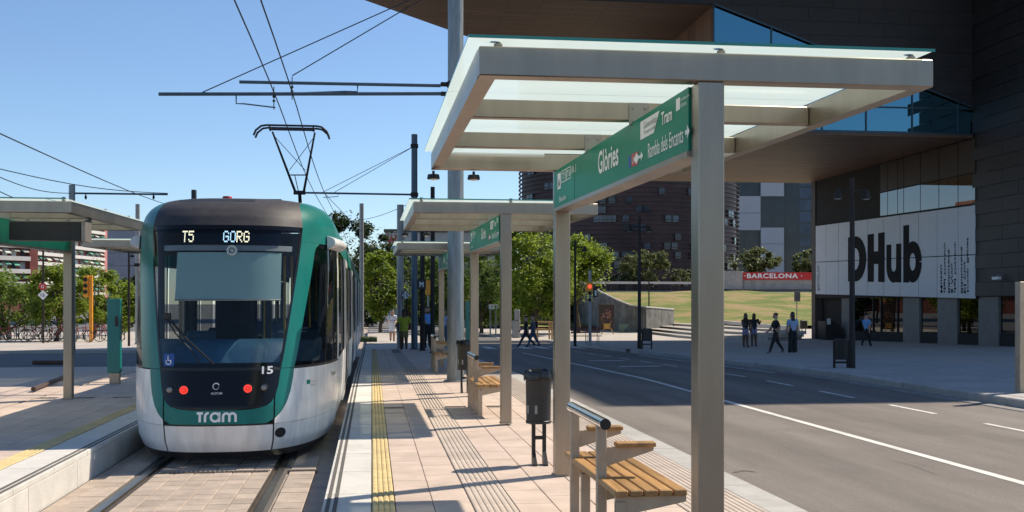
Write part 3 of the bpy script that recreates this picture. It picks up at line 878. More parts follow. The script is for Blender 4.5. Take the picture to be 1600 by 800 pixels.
CW = []
for x, z, lab in ((-1.90, 5.50, 'contact wire over the track, running above the pantograph on its outer side'), (-1.56, 5.52, 'contact wire over the track, on the side nearer the big pole')):
    mb = MB(); pts = []
    for i in range(60):
        y = 2.0 + 3.0*i
        sag = .0 - .05*math.sin(math.pi*((y - Y1) % 24.0)/24.0)
        pts.append((x + .10*math.sin(y*.13), y, z + sag + drop(y)*.6 + .12))
    mb.tube(pts, .012, 6)
    tag(mb.build('contact_wire', M['wire'], None, loc=(x, 2, z)), lab, 'wire', 'contact wires over the track')

def line_pole(px, base_y, z0, top_y, r, m, label, group='overhead line poles', Y=None):
    p = gp(px, base_y, z0) if Y is None else atY(px, base_y, Y)
    if Y is not None: p.z = drop(Y)
    top = atY(px, top_y, p.y).z
    t = thing('catenary_pole' if 'line' in group else 'post', label, 'pole', tuple(p), group)
    mb = MB(); mb.lathe([(r, p.z), (r, p.z + .4), (r*.92, top)], p.x, p.y, 16); mb.build('shaft', M[m], t, 40)
    mb = MB(); mb.lathe([(r*1.35, p.z + .001), (r*1.35, p.z+.03), (r*1.02, p.z+.06)], p.x, p.y, 16); mb.build('base_collar', M[m], t, 40)
    return t, p, top
tB, pB, zB = line_pole(647.5, 0, 0, 210, .135, 'pole_blue', 'tall dark blue overhead-line pole behind the second shelter roof', Y=45.0)
zz = atY(560, 303, 45).z
mb = MB(); arm(mb, (pB.x, 45, zz), (atY(476, 302, 45).x, 45, zz+.02), .04); mb.build('arm', M['pole_blue'], tB, 40)
xa = atY(505, 302, 45).x
mb = MB(); mb.tube([(xa+.6, 45, zz), (xa+.6, 45, zz-.12), (xa, 45, zz-.16)], .016, 6); mb.build('registration_arm', M['pole_blue'], tB)
for xq in (501, 520):
    mb = MB(); mb.tube([atY(xq, 302, 45), (pB.x, 45, zz + 2.0)], .012, 6); mb.build('stay_wire', M['wire'], tB)
for z in (zz, zz + 2.0):
    mb = MB(); mb.lathe([(.125, z-.08), (.16, z-.08), (.16, z+.08), (.125, z+.08)], pB.x, 45, 14); mb.build('clamp_ring', M['pole_dark'], tB, 40)
tC, pC, zC = line_pole(625.5, 0, 0, 320, .155, 'pole_grey', 'thick grey-brown pole beside the farthest shelter, carrying a diamond sign', Y=46.5)
tD, pD, zD = line_pole(565, 0, 0, 318, .13, 'pole_grey', 'pale grey pole right beside the rear of the tram', Y=62.0)
tE, pE, zE = line_pole(676, 0, 0, 292, .085, 'pole_dark', 'thin dark pole in front of the blue line pole', 'street posts', Y=39.5)
tF, pF, zF = line_pole(660, 0, 0, 362, .10, 'pole_dark', 'dark post carrying the square M sign', 'street posts', Y=43.0)
# M sign
a, b = atY(651.5, 452.5, 42.85), atY(665.5, 436.5, 42.85)
mb = MB(); mb.rbox(a.x, b.x, 42.75, 42.89, a.z, b.z, .01); ms = mb.build('metro_sign', M['black'], tF)
mb = MB(); text_on(mb, 'M', lambda u, v: (u, 42.747, v), a.x + .10, a.z + .1, (b.x-a.x) - .2, (b.z-a.z) - .2, .02); mb.build('letter', M['letter'], ms)
# diamond sign on the grey pole
c = atY(634, 461, 46.2); s = .21
mb = MB(); mb.tube([(c.x + .04, 46.3, pC.z), (c.x + .04, 46.3, c.z + .2)], .035, 8)
t = thing('diamond_sign', 'small white diamond sign reading 15 on a thin post, before the thick grey pole', 'sign', (c.x, 46.25, pC.z))
mb.build('post', M['pole_dark'], t)
mb = MB(); mb.prism([(c.x - s, 46.22, c.z), (c.x, 46.22, c.z - s), (c.x + s, 46.22, c.z), (c.x, 46.22, c.z + s)], (0, .02, 0)); dp = mb.build('plate', M['letter'], t)
mb = MB()
for k in range(4):
    ang = [(-1, 0), (0, -1), (1, 0), (0, 1)]; p0, p1 = ang[k], ang[(k+1) % 4]
    o, i_ = s*.97, s*.82
    mb.add([(c.x+p0[0]*o, 46.217, c.z+p0[1]*o), (c.x+p1[0]*o, 46.217, c.z+p1[1]*o), (c.x+p1[0]*i_, 46.217, c.z+p1[1]*i_), (c.x+p0[0]*i_, 46.217, c.z+p0[1]*i_)], [(0,1,2,3)])
text_on(mb, '15', lambda u, v: (u, 46.217, v), c.x - .09, c.z - .07, .18, .14, .02); mb.build('number', M['letter_dark'], dp)

# left-hand overhead line: pole, arm and its wires
tL, pL, zL = line_pole(112.5, 0, 0, 289, .12, 'galv', 'galvanised line pole just behind the opposite shelter pillar', Y=41.0)
za = atY(200, 303, 41).z
mb = MB(); arm(mb, (pL.x, 41, za), (atY(262, 303, 41).x, 41, za), .035); mb.build('arm', M['pole_blue'], tL, 40)
for xq in (240, 134):
    q = atY(xq, 303, 41); mb = MB(); mb.lathe([(.02, q.z-.2), (.05, q.z-.12), (.02, q.z-.04), (.02, q.z+.03)], q.x, 41, 8); mb.build('insulator', M['pole_dark'], tL, 40)
tL2, pL2, zL2 = line_pole(215, 0, 0, 319, .12, 'pole_grey', 'grey line pole showing just above the farther opposite shelter', Y=58.0)
for i, (pa, pb, Ya, Yb, lab) in enumerate((
        ((-30, 195), (300, 330), 18, 60, 'overhead wire slanting across the sky down to the tram roof'),
        ((-30, 257), (262, 302), 30, 41, 'upper thin wire meeting the tip of the left line arm'),
        ((-30, 264), (111, 302), 28, 41, 'middle thin wire meeting the left line pole'),
        ((-30, 284), (80, 318), 26, 41, 'lowest thin wire passing behind the opposite shelter roof'),
        ((505, 300), (612, 402), 45, 90, 'thin wire descending from the blue pole arm to the dark tree'),
        ((546, 345), (640, 318), 62, 46.5, 'thin wire from the pale pole to the thick grey pole'))):
    A, B_ = atY(pa[0], pa[1], Ya), atY(pb[0], pb[1], Yb)
    mb = MB(); pts = [A.lerp(B_, k/10) + Vector((0, 0, -.18*math.sin(math.pi*k/10))) for k in range(11)]
    mb.tube(pts, .013, 5)
    tag(mb.build('overhead_wire', M['wire'], None, loc=tuple(A)), lab, 'wire', 'thin overhead wires')

# teal ticket totem and pillar on each platform
def totem(px0, px1, yt, yb, yf, label):
    f = gp((px0+px1)/2, yf, 0); w = (px1-px0) * f.y / FPX
    t = thing('ticket_totem', label, 'totem', tuple(f), 'teal ticket totems')
    z0, z1 = atY(px0, yb, f.y).z, atY(px0, yt, f.y).z
    mb = MB(); mb.rbox(f.x - w/2, f.x + w/2, f.y, f.y + .16, z0, z1, .008); b_ = mb.build('body', M['teal'], t)
    mb = MB(); mb.box(f.x + w*.1, f.x + w*.36, f.y - .003, f.y - .001, z0 + .9, z0 + 1.1); mb.build('screen', M['black'], b_)
    mb = MB(); mb.rbox(f.x - w*.35, f.x + w*.42, f.y + .02, f.y + .14, 0, z0 - .001, .006); mb.build('base', M['steel_beige'], t)
totem(168, 187, 467, 583, 600, 'teal ticket totem on the opposite platform left of the tram')
totem(728, 737, 471, 560, 575, 'teal ticket totem behind the thick grey pole')
# ================================================================ the tram
HWT = [(-.20,1.14),(0,1.22),(.3,1.25),(1.,1.27),(2.,1.265),(2.4,1.25),(2.55,1.235),(2.66,1.20),(2.74,1.15),(2.80,1.08),(2.85,.98),(2.88,.84),(2.90,.55)]
NOT = [(-.20,12.64),(-.1,12.56),(0,12.52),(.2,12.48),(.4,12.5),(.8,12.6),(1.2,12.7),(2.,12.93),(2.48,13.1),(2.6,13.18),(2.7,13.30),(2.78,13.46),(2.84,13.7),(2.88,14.0),(2.90,14.4)]
TXC, TYF, TN = -1.715, 15.0, 3.0
def itp(z, T):
    if z <= T[0][0]: return T[0][1]
    for (a, b), (c, d) in zip(T, T[1:]):
        if z <= c: return b + (d-b)*(z-a)/(c-a)
    return T[-1][1]
def TS(deg, z, off=0.0):
    """point of the tram nose: deg = -90 (left side) .. 0 (nose) .. 90 (right side)"""
    w, n = itp(z, HWT), itp(z, NOT); L = TYF - n
    th = R(deg); sn = abs(math.sin(th)); sx = math.copysign(sn**(2/TN), th)
    p = Vector((TXC + w*sx, TYF - L*math.cos(th), z))
    if off:
        nx, ny = math.copysign(sn**(4/3), th)/w, -math.cos(th)/L
        l = math.hypot(nx, ny); p.x += nx/l*off; p.y += ny/l*off
    return p
def TXZ(x, z, off=0.0):
    """point of the nose at lateral position x"""
    w = itp(z, HWT); a = max(-1, min(1, (x - TXC)/w))
    return TS(math.copysign(math.degrees(math.asin(abs(a)**(TN/2))), a), z, off)
def fr(T):
    return lambda z: itp(z, T)
E_in = fr([(.36,6),(.375,12),(.40,16),(.44,18.5),(.52,20.5),(.62,21.8),(.81,23),(2.48,36.5)])      # windscreen / dark panel edge
E_br = fr([(2.48,36.5),(2.6,36.5),(2.75,38),(2.82,43),(2.86,52),(2.9,75)])
P_out = fr([(.81,31),(1.5,38.5),(2.23,47),(2.3,52)])                                            # pillar / side window edge
Q_lo = fr([(.19,14),(.215,17.5),(.26,21),(.32,24),(.42,27),(.55,29.3),(.70,30.6),(.82,31.2)])       # teal / white edge low down
def zs(a, b, n): return [a + (b-a)*i/n for i in range(n+1)]

tram = thing('tram', 'white and teal tram standing at the platform with its front facing out', 'tram', (TXC, 12.5, -.29))
M['tram_white'] = mat('tram_white', (0.84, 0.83, 0.80), 0.3, 0, 0.07, 1.5, coat=0.3, streak=.14, spots=.12)
M['tram_teal'] = mat('tram_teal', (0.004, 0.165, 0.140), 0.34, 0, 0.06, 1.5, coat=0.08, spec=.3, streak=.06)
M['tram_dark'] = mat('tram_charcoal', (0.022, 0.022, 0.025), 0.42, 0.1, 0.15, 4)
M['tram_roof'] = mat('tram_roof', (0.040, 0.036, 0.038), 0.62, 0.05, 0.3, 7, spots=.2)
M['panel_black'] = mat('gloss_black', (0.007, 0.007, 0.008), 0.16, 0, 0.1, 3, spec=.3)
M['interior'] = mat('tram_interior', (0.10, 0.11, 0.12), 0.8, 0, 0.2, 4)
M['blind'] = mat('sun_blind', (0.37, 0.54, 0.54), 0.85, 0, 0.05, 60, transl=.2)
M['dash'] = mat('dashboard', (0.05, 0.15, 0.26), 0.45, 0, 0.2, 3)
M['led'] = mat('led_display', (0.9, 0.75, 0.3), 0.5, 0, 0.02, 3, emit=(1.0, .90, .68), estr=1.3)
M['led_blue'] = mat('led_display_blue', (0.3, 0.6, 0.9), 0.5, 0, 0.02, 3, emit=(.55, .84, 1.0), estr=1.2)
M['tail'] = mat('tail_light', (0.30, 0.006, 0.006), 0.2, 0, 0.1, 90, emit=(1.0, .015, .01), estr=.35)
M['lens'] = mat('lamp_lens', (0.25, 0.25, 0.25), 0.08, 0.3, 0.1, 30)

def patch(name, m, zl, fl, frr, n=14, off=0.0, parent=None, smooth=40):
    mb = MB()
    mb.grid(lambda u, z: TS(fl(z) + (frr(z)-fl(z))*u, z, off), [i/n for i in range(n+1)], zl)
    return mb.build(name, M[m], parent or tram, smooth)
neg = lambda f: (lambda z: -f(z))
# bumper and lower skirt
patch('bumper', 'tram_white', zs(-.115, .185, 8), lambda z: -19.6, lambda z: 19.6)
for s in (-1, 1):
    a, b = (-90, -20.4) if s < 0 else (20.4, 90)
    patch('skirt_corner', 'tram_white', zs(-.115, .19, 8), lambda z: a, lambda z: b, 22)
    mb = MB(); mb.grid(lambda u, z: TS(s*20 + u, z, -.012), [-.6, .6], zs(-.115, .8, 16)); mb.build('panel_seam', M['black'], tram)
patch('under_skirt', 'tram_dark', zs(-.20, -.117, 3), lambda z: -90, lambda z: 90, 50, -.03)
patch('bumper_seam', 'black', zs(.186, .204, 2), lambda z: -20, lambda z: 20, 14, -.008)
# teal belt with the operator's name
patch('teal_belt', 'tram_teal', zs(.205, .36, 7), lambda z: -min(Q_lo(z), 19.6), lambda z: min(Q_lo(z), 19.6))
for s in (-1, 1):
    if s > 0: f0, f1 = (lambda z: max(20.4, E_in(z)) if z > .36 else 20.4), (lambda z: max(Q_lo(z), 20.45))
    else: f0, f1 = (lambda z: -max(Q_lo(z), 20.45)), (lambda z: -(max(20.4, E_in(z)) if z > .36 else 20.4))
    patch('teal_corner', 'tram_teal', zs(.255, .81, 22), f0, f1, 6)
    # small teal wedge between dark panel and seam
    if s > 0: g0, g1 = E_in, (lambda z: max(19.6, E_in(z)))
    else: g0, g1 = (lambda z: -max(19.6, E_in(z))), neg(E_in)
    patch('teal_wedge', 'tram_teal', zs(.36, .50, 10), g0, g1, 5)
    # white side of the nose
    if s > 0: h0, h1 = (lambda z: max(Q_lo(z), 20.45)), (lambda z: 90)
    else: h0, h1 = (lambda z: -90), (lambda z: -max(Q_lo(z), 20.45))
    patch('white_cheek', 'tram_white', zs(.193, .80, 22), h0, h1, 18)
    # A pillar
    if s > 0: a0, a1 = E_in, P_out
    else: a0, a1 = (lambda z: -P_out(z) - 9), neg(E_in)
    patch('corner_pillar', 'tram_teal', zs(.815, 2.30, 26), a0, a1, 6)
    if s > 0: b0, b1 = (lambda z: E_in(z) if z <= 2.48 else E_br(z)), (lambda z: 90)
    else: b0, b1 = (lambda z: -90), (lambda z: -(E_in(z) if z <= 2.48 else E_br(z)))
    patch('teal_roof_corner', 'tram_teal', zs(2.302, 2.90, 24), b0, b1, 14)
    # cab side window with its frame
    if s > 0: c0, c1 = (lambda z: P_out(z) + .8), (lambda z: 82)
    else: c0, c1 = (lambda z: -82), (lambda z: -P_out(z) - 9.8)
    cw = patch('cab_window', 'side_glass', zs(.83, 2.285, 18), c0, c1, 12, -.006)
    if s > 0: d0, d1 = (lambda z: 82), (lambda z: 90)
    else: d0, d1 = (lambda z: -90), (lambda z: -82)
    patch('cab_door_post', 'tram_white', zs(.815, 2.30, 10), d0, d1, 4)
    if s > 0: k0, k1 = P_out, (lambda z: 82)
    else: k0, k1 = (lambda z: -82), neg(P_out)
    patch('window_sill', 'black', zs(.803, .829, 2), (lambda z: 31) if s > 0 else (lambda z: -82), (lambda z: 82) if s > 0 else (lambda z: -40), 14, -.004)
    # white housing of the side camera above the cab window
    mb = MB()
    pts = []
    a, b = (60, 88) if s > 0 else (-88, -60)
    mb.grid(lambda u, v: TS(u, 2.25 + .17*v, .015 + .11*math.sin(math.pi*min(1, max(0, v)))**.5), zs(a, b, 8), zs(0, 1, 6))
    for uu in (a, b):
        mb.add([TS(uu, 2.25 + .17*v, .015 + .11*math.sin(math.pi*v)**.5 if 0 < v < 1 else .015) for v in zs(0, 1, 6)], [tuple(range(7)) if uu == b else tuple(range(6, -1, -1))])
    mb.build('camera_housing', M['tram_white'], tram, 50)
# dark lower panel with lamps
lp = patch('lower_panel', 'panel_black', zs(.36, .795, 22), neg(E_in), E_in, 18, .0)
patch('windscreen_gasket', 'black', zs(.797, .83, 2), neg(E_in), E_in, 18, -.004)
def lamp(px, py, r, lensmat, name):
    d = ray(px, py)
    q = TXZ(atY(px, py, 12.6).x, atY(px, py, 12.56).z)
    x, z = q.x, q.z; y = q.y
    mb = MB(); mb.lathe([(r*1.12, .0), (r*1.12, .018), (r*.95, .022), (r*.92, .012), (r*.0, .006)], 0, 0, 16, cap=False)
    m2 = MB(); m2.add([(x + a, y - c - .004, z + b) for a, b, c in mb.v], mb.f); h = m2.build(name, M['tram_dark'], lp, 40)
    return x, y, z
for (px, py, r, lm) in ((264, 610, .040, 'lens'), (288, 609.5, .052, 'tail'), (388, 607, .052, 'tail'), (412.5, 606, .040, 'lens')):
    x, y, z = lamp(px, py, r, lm, 'lamp_bezel')
    mb = MB(); mb.lathe([(r*.88, .0), (r*.8, .016), (r*.45, .024), (0, .026)], 0, 0, 14, cap=False)
    m2 = MB(); m2.add([(x + a, y - c - .008, z + b) for a, b, c in mb.v], mb.f)
    hl = m2.build('tail_lamp' if lm == 'tail' else 'head_lamp', M[lm], lp, 40)
    if lm == 'tail':
        mb = MB()
        for ring, cnt in ((0, 1), (.4, 6), (.74, 12)):
            for k in range(cnt):
                a = 2*math.pi*k/cnt; u, v = r*ring*math.cos(a), r*ring*math.sin(a)
                mb.blob((x + u, y - .034 + .012*ring, z + v), (.0065, .004, .0065), 6, 4)
        d_ = mb.build('led_cluster', mat('tail_led', (.6, .02, .02), .3, 0, .02, 3, emit=(1.0, .06, .04), estr=2.6), hl); d_['kind'] = 'stuff'
# maker's mark: a ring and small lettering
cx_, cz_ = TXC + (335-338)/138, 1.56 - (603-474)/138.
mb = MB()
for k in range(24):
    a0, a1 = 2*math.pi*k/24 + .5, 2*math.pi*(k+1)/24 + .5
    r0, r1 = .030, .043 - .012*(k/24)
    mb.add([TXZ(cx_ + r*math.cos(a), cz_ + r*math.sin(a), .003) for r, a in ((r0, a0), (r1, a0), (r1, a1), (r0, a1))], [(0,1,2,3)])
mb.build('maker_ring', M['letter'], lp); mb = MB()
text_on(mb, 'ALSTOM', lambda u, v: TXZ(u, v, .003), cx_ - .055, cz_ - .088, .125, .024, .005); mb.build('maker_name', M['letter'], lp)
tb = [o for o in tram.children if o.name.startswith('teal_belt')][0]
mb = MB()                                                              # operator's name, letters drawn as strokes
def nose_stroke(pts, w, ox, oz, sc):
    P = [Vector((p[0]*sc + ox, p[1]*sc + oz)) for p in pts]; n = len(P); vs = []
    for i, p in enumerate(P):
        t = (P[min(i+1, n-1)] - P[max(i-1, 0)]).normalized(); nn = Vector((-t.y, t.x))*w*sc/2
        vs += [TXZ(p.x - nn.x, p.y - nn.y, .004), TXZ(p.x + nn.x, p.y + nn.y, .004)]
    mb.add(vs, [(2*i, 2*i+2, 2*i+3, 2*i+1) for i in range(n-1)])
def arc(cx, cy, r, a0, a1, n=12, ry=None):
    return [(cx + r*math.cos(R(a0 + (a1-a0)*i/n)), cy + (ry or r)*math.sin(R(a0 + (a1-a0)*i/n))) for i in range(n+1)]
def tram_word(ox, oz, sc, w=.24):
    nose_stroke([(0, .88), (.62, .88)], w, ox, oz, sc); nose_stroke([(.31, 0), (.31, .9)], w, ox, oz, sc)
    nose_stroke([(.82, 0), (.82, .55)] + arc(1.18, .55, .36, 180, 90, 6), w, ox, oz, sc)
    nose_stroke(arc(1.78, .48, .40, 0, 360, 22), w, ox, oz, sc); nose_stroke([(2.18, 0), (2.18, .95)], w, ox, oz, sc)
    nose_stroke([(2.56, 0), (2.56, .55)] + arc(2.86, .55, .30, 180, 0, 8) + [(3.16, .0)], w, ox, oz, sc)
    nose_stroke([(3.16, .55)] + arc(3.46, .55, .30, 180, 0, 8) + [(3.76, 0)], w, ox, oz, sc)
tram_word(TXC + (308-339)/138., .232, .113); mb.build('operator_name', M['letter'], tb)

# windscreen, behind it blind, display, dashboard and seat
ws = patch('windscreen', 'dark_glass', zs(.832, 2.478, 20), neg(E_in), E_in, 20, -.004)
for s in (-1, 1):
    a = (lambda z: E_in(z) - 1.6) if s > 0 else (lambda z: -E_in(z))
    b = E_in if s > 0 else (lambda z: -E_in(z) + 1.6)
    patch('windscreen_edge', 'panel_black', zs(.832, 2.478, 20), a, b, 3, .002, ws)
patch('windscreen_edge', 'panel_black', zs(2.43, 2.478, 3), neg(E_in), E_in, 20, .0022, ws)
brow = patch('brow_panel', 'tram_roof', zs(2.481, 2.90, 18), lambda z: -E_br(z), E_br, 20)
mb = MB()
for k, zz in enumerate((2.80, 2.825)):
    mb.grid(lambda u, v: TXZ(u, zz + v, .008 + .012*(v > 0.001)), zs(TXC - .62, TXC + .30, 12), [0, .012])
mb.build('air_slot', M['black'], brow)
def inner(u, z, d): 
    p = TXZ(u, z); return Vector((p.x, p.y + d, z))
def pxz(px, py, Y=12.95): p = atY(px, py, Y); return p.x, p.z
def sheet(name, m, x0, x1, z0, z1, d, n=10, parent=None):
    mb = MB(); mb.grid(lambda u, v: inner(u, v, d), zs(x0, x1, n), zs(z0, z1, 6)); return mb.build(name, M[m], parent or tram, 60)
xl, zt = pxz(272, 398); xr, zb_ = pxz(437, 470)
bl = sheet('sun_blind', 'blind', xl, xr, 1.60, 2.16, .10)
mb = MB(); mb.tube([inner(u, 1.60, .10) for u in zs(xl, xr, 10)], .012, 6); mb.build('blind_bar', M['pole_grey'], bl)
hd = sheet('blind_header', 'pole_grey', xl - .17, xr + .12, 2.18, 2.245, .085)
mb = MB(); c = inner(TXC + .09, 2.18, .075)
for r0, r1 in ((.062, .036), (.022, .008)):
    m_ = MB(); m_.lathe([(r1, 0), (r0, 0), (r0, .03), (r1, .03), (r1, 0)], 0, 0, 18, cap=False); mb.add([(c.x + x, c.y - z, c.z + y) for x, y, z in m_.v], m_.f)
mb.build('roller_end', M['white'], hd, 40)
dx0, dz1 = pxz(278, 361); dx1, dz0 = pxz(436, 386)
dd = sheet('destination_display', 'panel_black', dx0, dx1, 2.255, 2.43, .07)
# LED characters, dot by dot
FONT5 = {'T': ['11111','00100','00100','00100','00100','00100','00100'], '5': ['11111','10000','11110','00001','00001','10001','01110'],
         'G': ['01110','10001','10000','10111','10001','10001','01110'], 'O': ['01110','10001','10001','10001','10001','10001','01110'],
         'R': ['11110','10001','10001','11110','10100','10010','10001']}
def led(s, px0, pxw, m):
    mb = MB(); x = atY(px0, 372, 13.0).x; cw_ = pxw * 13.0 / FPX / len(s)
    for ch in s:
        for r, row in enumerate(FONT5[ch]):
            for cc, bit in enumerate(row):
                if bit == '1':
                    u = x + cw_*(cc/5.9); z = 2.405 - r*.0195
                    w, h = cw_/5.9*.43, .0085
                    mb.add([inner(a, b, .064) for a, b in ((u-w, z-h), (u+w, z-h), (u+w, z+h), (u-w, z+h))], [(0,1,2,3)])
        x += cw_
    mb.build('led_text', M[m], dd)
led('T5', 281.5, 19.5, 'led'); led('GO', 347.5, 20.5, 'led_blue'); led('RG', 368.5, 21, 'led')
# cab interior
mb = MB(); mb.grid(lambda u, v: (TXC + 1.12*math.sin(R(u)), 13.0 + (1-math.cos(R(u)))*.9 + .08 + .75*v, .86 + .30*math.sin(math.pi*min(1, v*1.2))*(1 - .2*v)), zs(-75, 75, 16), zs(0, 1, 8)); mb.build('dashboard', M['dash'], tram, 60)
mb = MB(); mb.rbox(TXC - .24, TXC + .24, 14.05, 14.2, 1.0, 1.62, .05); mb.rbox(TXC - .15, TXC + .15, 14.06, 14.18, 1.60, 1.88, .05); mb.rbox(TXC - .26, TXC + .26, 13.72, 14.1, .92, 1.04, .04)
mb.build('driver_seat', M['rubber'], tram, 40)
mb = MB(); mb.box(TXC - 1.18, TXC + 1.18, 14.92, 14.96, .2, 1.02); mb.build('cab_bulkhead', M['interior'], tram)
mb = MB(); mb.box(TXC - 1.16, TXC + 1.16, 14.92, 14.96, 2.2, 2.5); mb.build('cab_bulkhead', M['interior'], tram)
for xx in (-1.1, -.35, .30, 1.02):
    mb = MB(); mb.box(TXC + xx, TXC + xx + .08, 14.92, 14.96, 1.021, 2.199); mb.build('bulkhead_post', M['interior'], tram)
for yy in (16.2, 17.6, 19.4, 22.6, 25.4):
    for xx in (-.45, .45):
        mb = MB(); mb.tube([(TXC + xx, yy, .06), (TXC + xx, yy, 2.45)], .018, 8); mb.build('grab_pole', mat('grab_yellow', (.6, .45, .05), .4), tram)
mb = MB(); mb.box(TXC - .95, TXC + .95, 13.2, 14.9, .45, .5); mb.build('cab_floor', M['interior'], tram)
# wiper, fleet number, wheelchair mark
mb = MB(); p0, p1, p2 = inner(TXC - .62, 1.42, -.03), inner(TXC - .30, .92, -.03), inner(TXC - .05, .87, -.03)
mb.tube([inner(TXC - .60, 1.40, -.03), inner(TXC - .36, 1.15, -.035), inner(TXC - .05, .87, -.02)], .012, 6)
mb.tube([inner(TXC - .64, 1.42, -.02), inner(TXC - .50, 1.22, -.025), inner(TXC - .30, 1.02, -.02), inner(TXC - .20, .88, -.02)], .008, 6)
mb.rbox(*(lambda q: (q.x-.05, q.x+.03, q.y-.05, q.y+.01, q.z-.04, q.z+.04))(inner(TXC - .60, 1.41, 0)), .01)
mb.build('wiper', M['black'], tram, 40)
mb = MB(); x0, z0 = pxz(409, 584.5, 12.65); x1, z1 = pxz(425.5, 572.5, 12.65); text_on(mb, '15', lambda u, v: TXZ(u, v, .006), x0, z0, x1-x0, z1-z0, .02); mb.build('fleet_number', M['letter'], tram)
mb = MB(); x0, z0 = pxz(255, 572, 12.75); mb.grid(lambda u, v: TXZ(u, v, .002), [x0, x0 + .06, x0 + .13], [z0, z0 + .07, z0 + .14]); wc = mb.build('access_mark', M['pict_blue'], ws)
mb = MB()
for k in range(10):
    a0, a1 = R(150 + 24*k), R(150 + 24*(k+1)); c0, c1 = x0 + .062, z0 + .05
    mb.add([TXZ(c0 + r*math.cos(a), c1 + r*math.sin(a), .004) for r, a in ((.026, a0), (.036, a0), (.036, a1), (.026, a1))], [(0,1,2,3)])
for q in (((.05, .06), (.06, .06), (.06, .115), (.05, .115)), ((.05, .06), (.09, .06), (.09, .07), (.05, .07)), ((.085, .03), (.095, .03), (.095, .07), (.085, .07))):
    mb.add([TXZ(x0 + a, z0 + b, .004) for a, b in q], [(0,1,2,3)])
mb.build('wheelchair_symbol', M['letter'], wc)
# round coupler opening in the right skirt
c = None
best = 1e9
for dg in range(20, 60):
    for zi in range(0, 40):
        p = TS(dg, -.1 + .01*zi); f = p.x*SY + p.y*CY
        e = (CXP + FPX*(p.x*CY - p.y*SY)/f - 437)**2 + (HYP - FPX*(p.z-CAMZ)/f - 676)**2
        if e < best: best, c = e, (dg, -.1 + .01*zi)
mb = MB(); mb.add([TS(c[0] + 3.2*math.cos(2*math.pi*k/20), c[1] + .058*math.sin(2*math.pi*k/20), .003) for k in range(20)], [tuple(range(20))]); mb.build('coupler_opening', M['black'], tram)
# emblem and small lettering on the white side
mb = MB()
def side(u, v): return TS(u, v, .003)
text_on(mb, 'Àrea Metropolitana', side, 44, .61, 6.0, .022, 0); text_on(mb, 'de Barcelona', side, 44, .575, 4.5, .022, 0); mb.build('side_lettering', M['grey_letter'], tram)
mb = MB(); mb.grid(side, [40.6, 42, 43.4], [.60, .65]); mb.build('side_emblem', M['sign_green'], tram)
mb = MB(); text_on(mb, 'Tram', side, 68, .635, 9, .05, .02); mb.build('side_name', M['tram_teal'], tram)

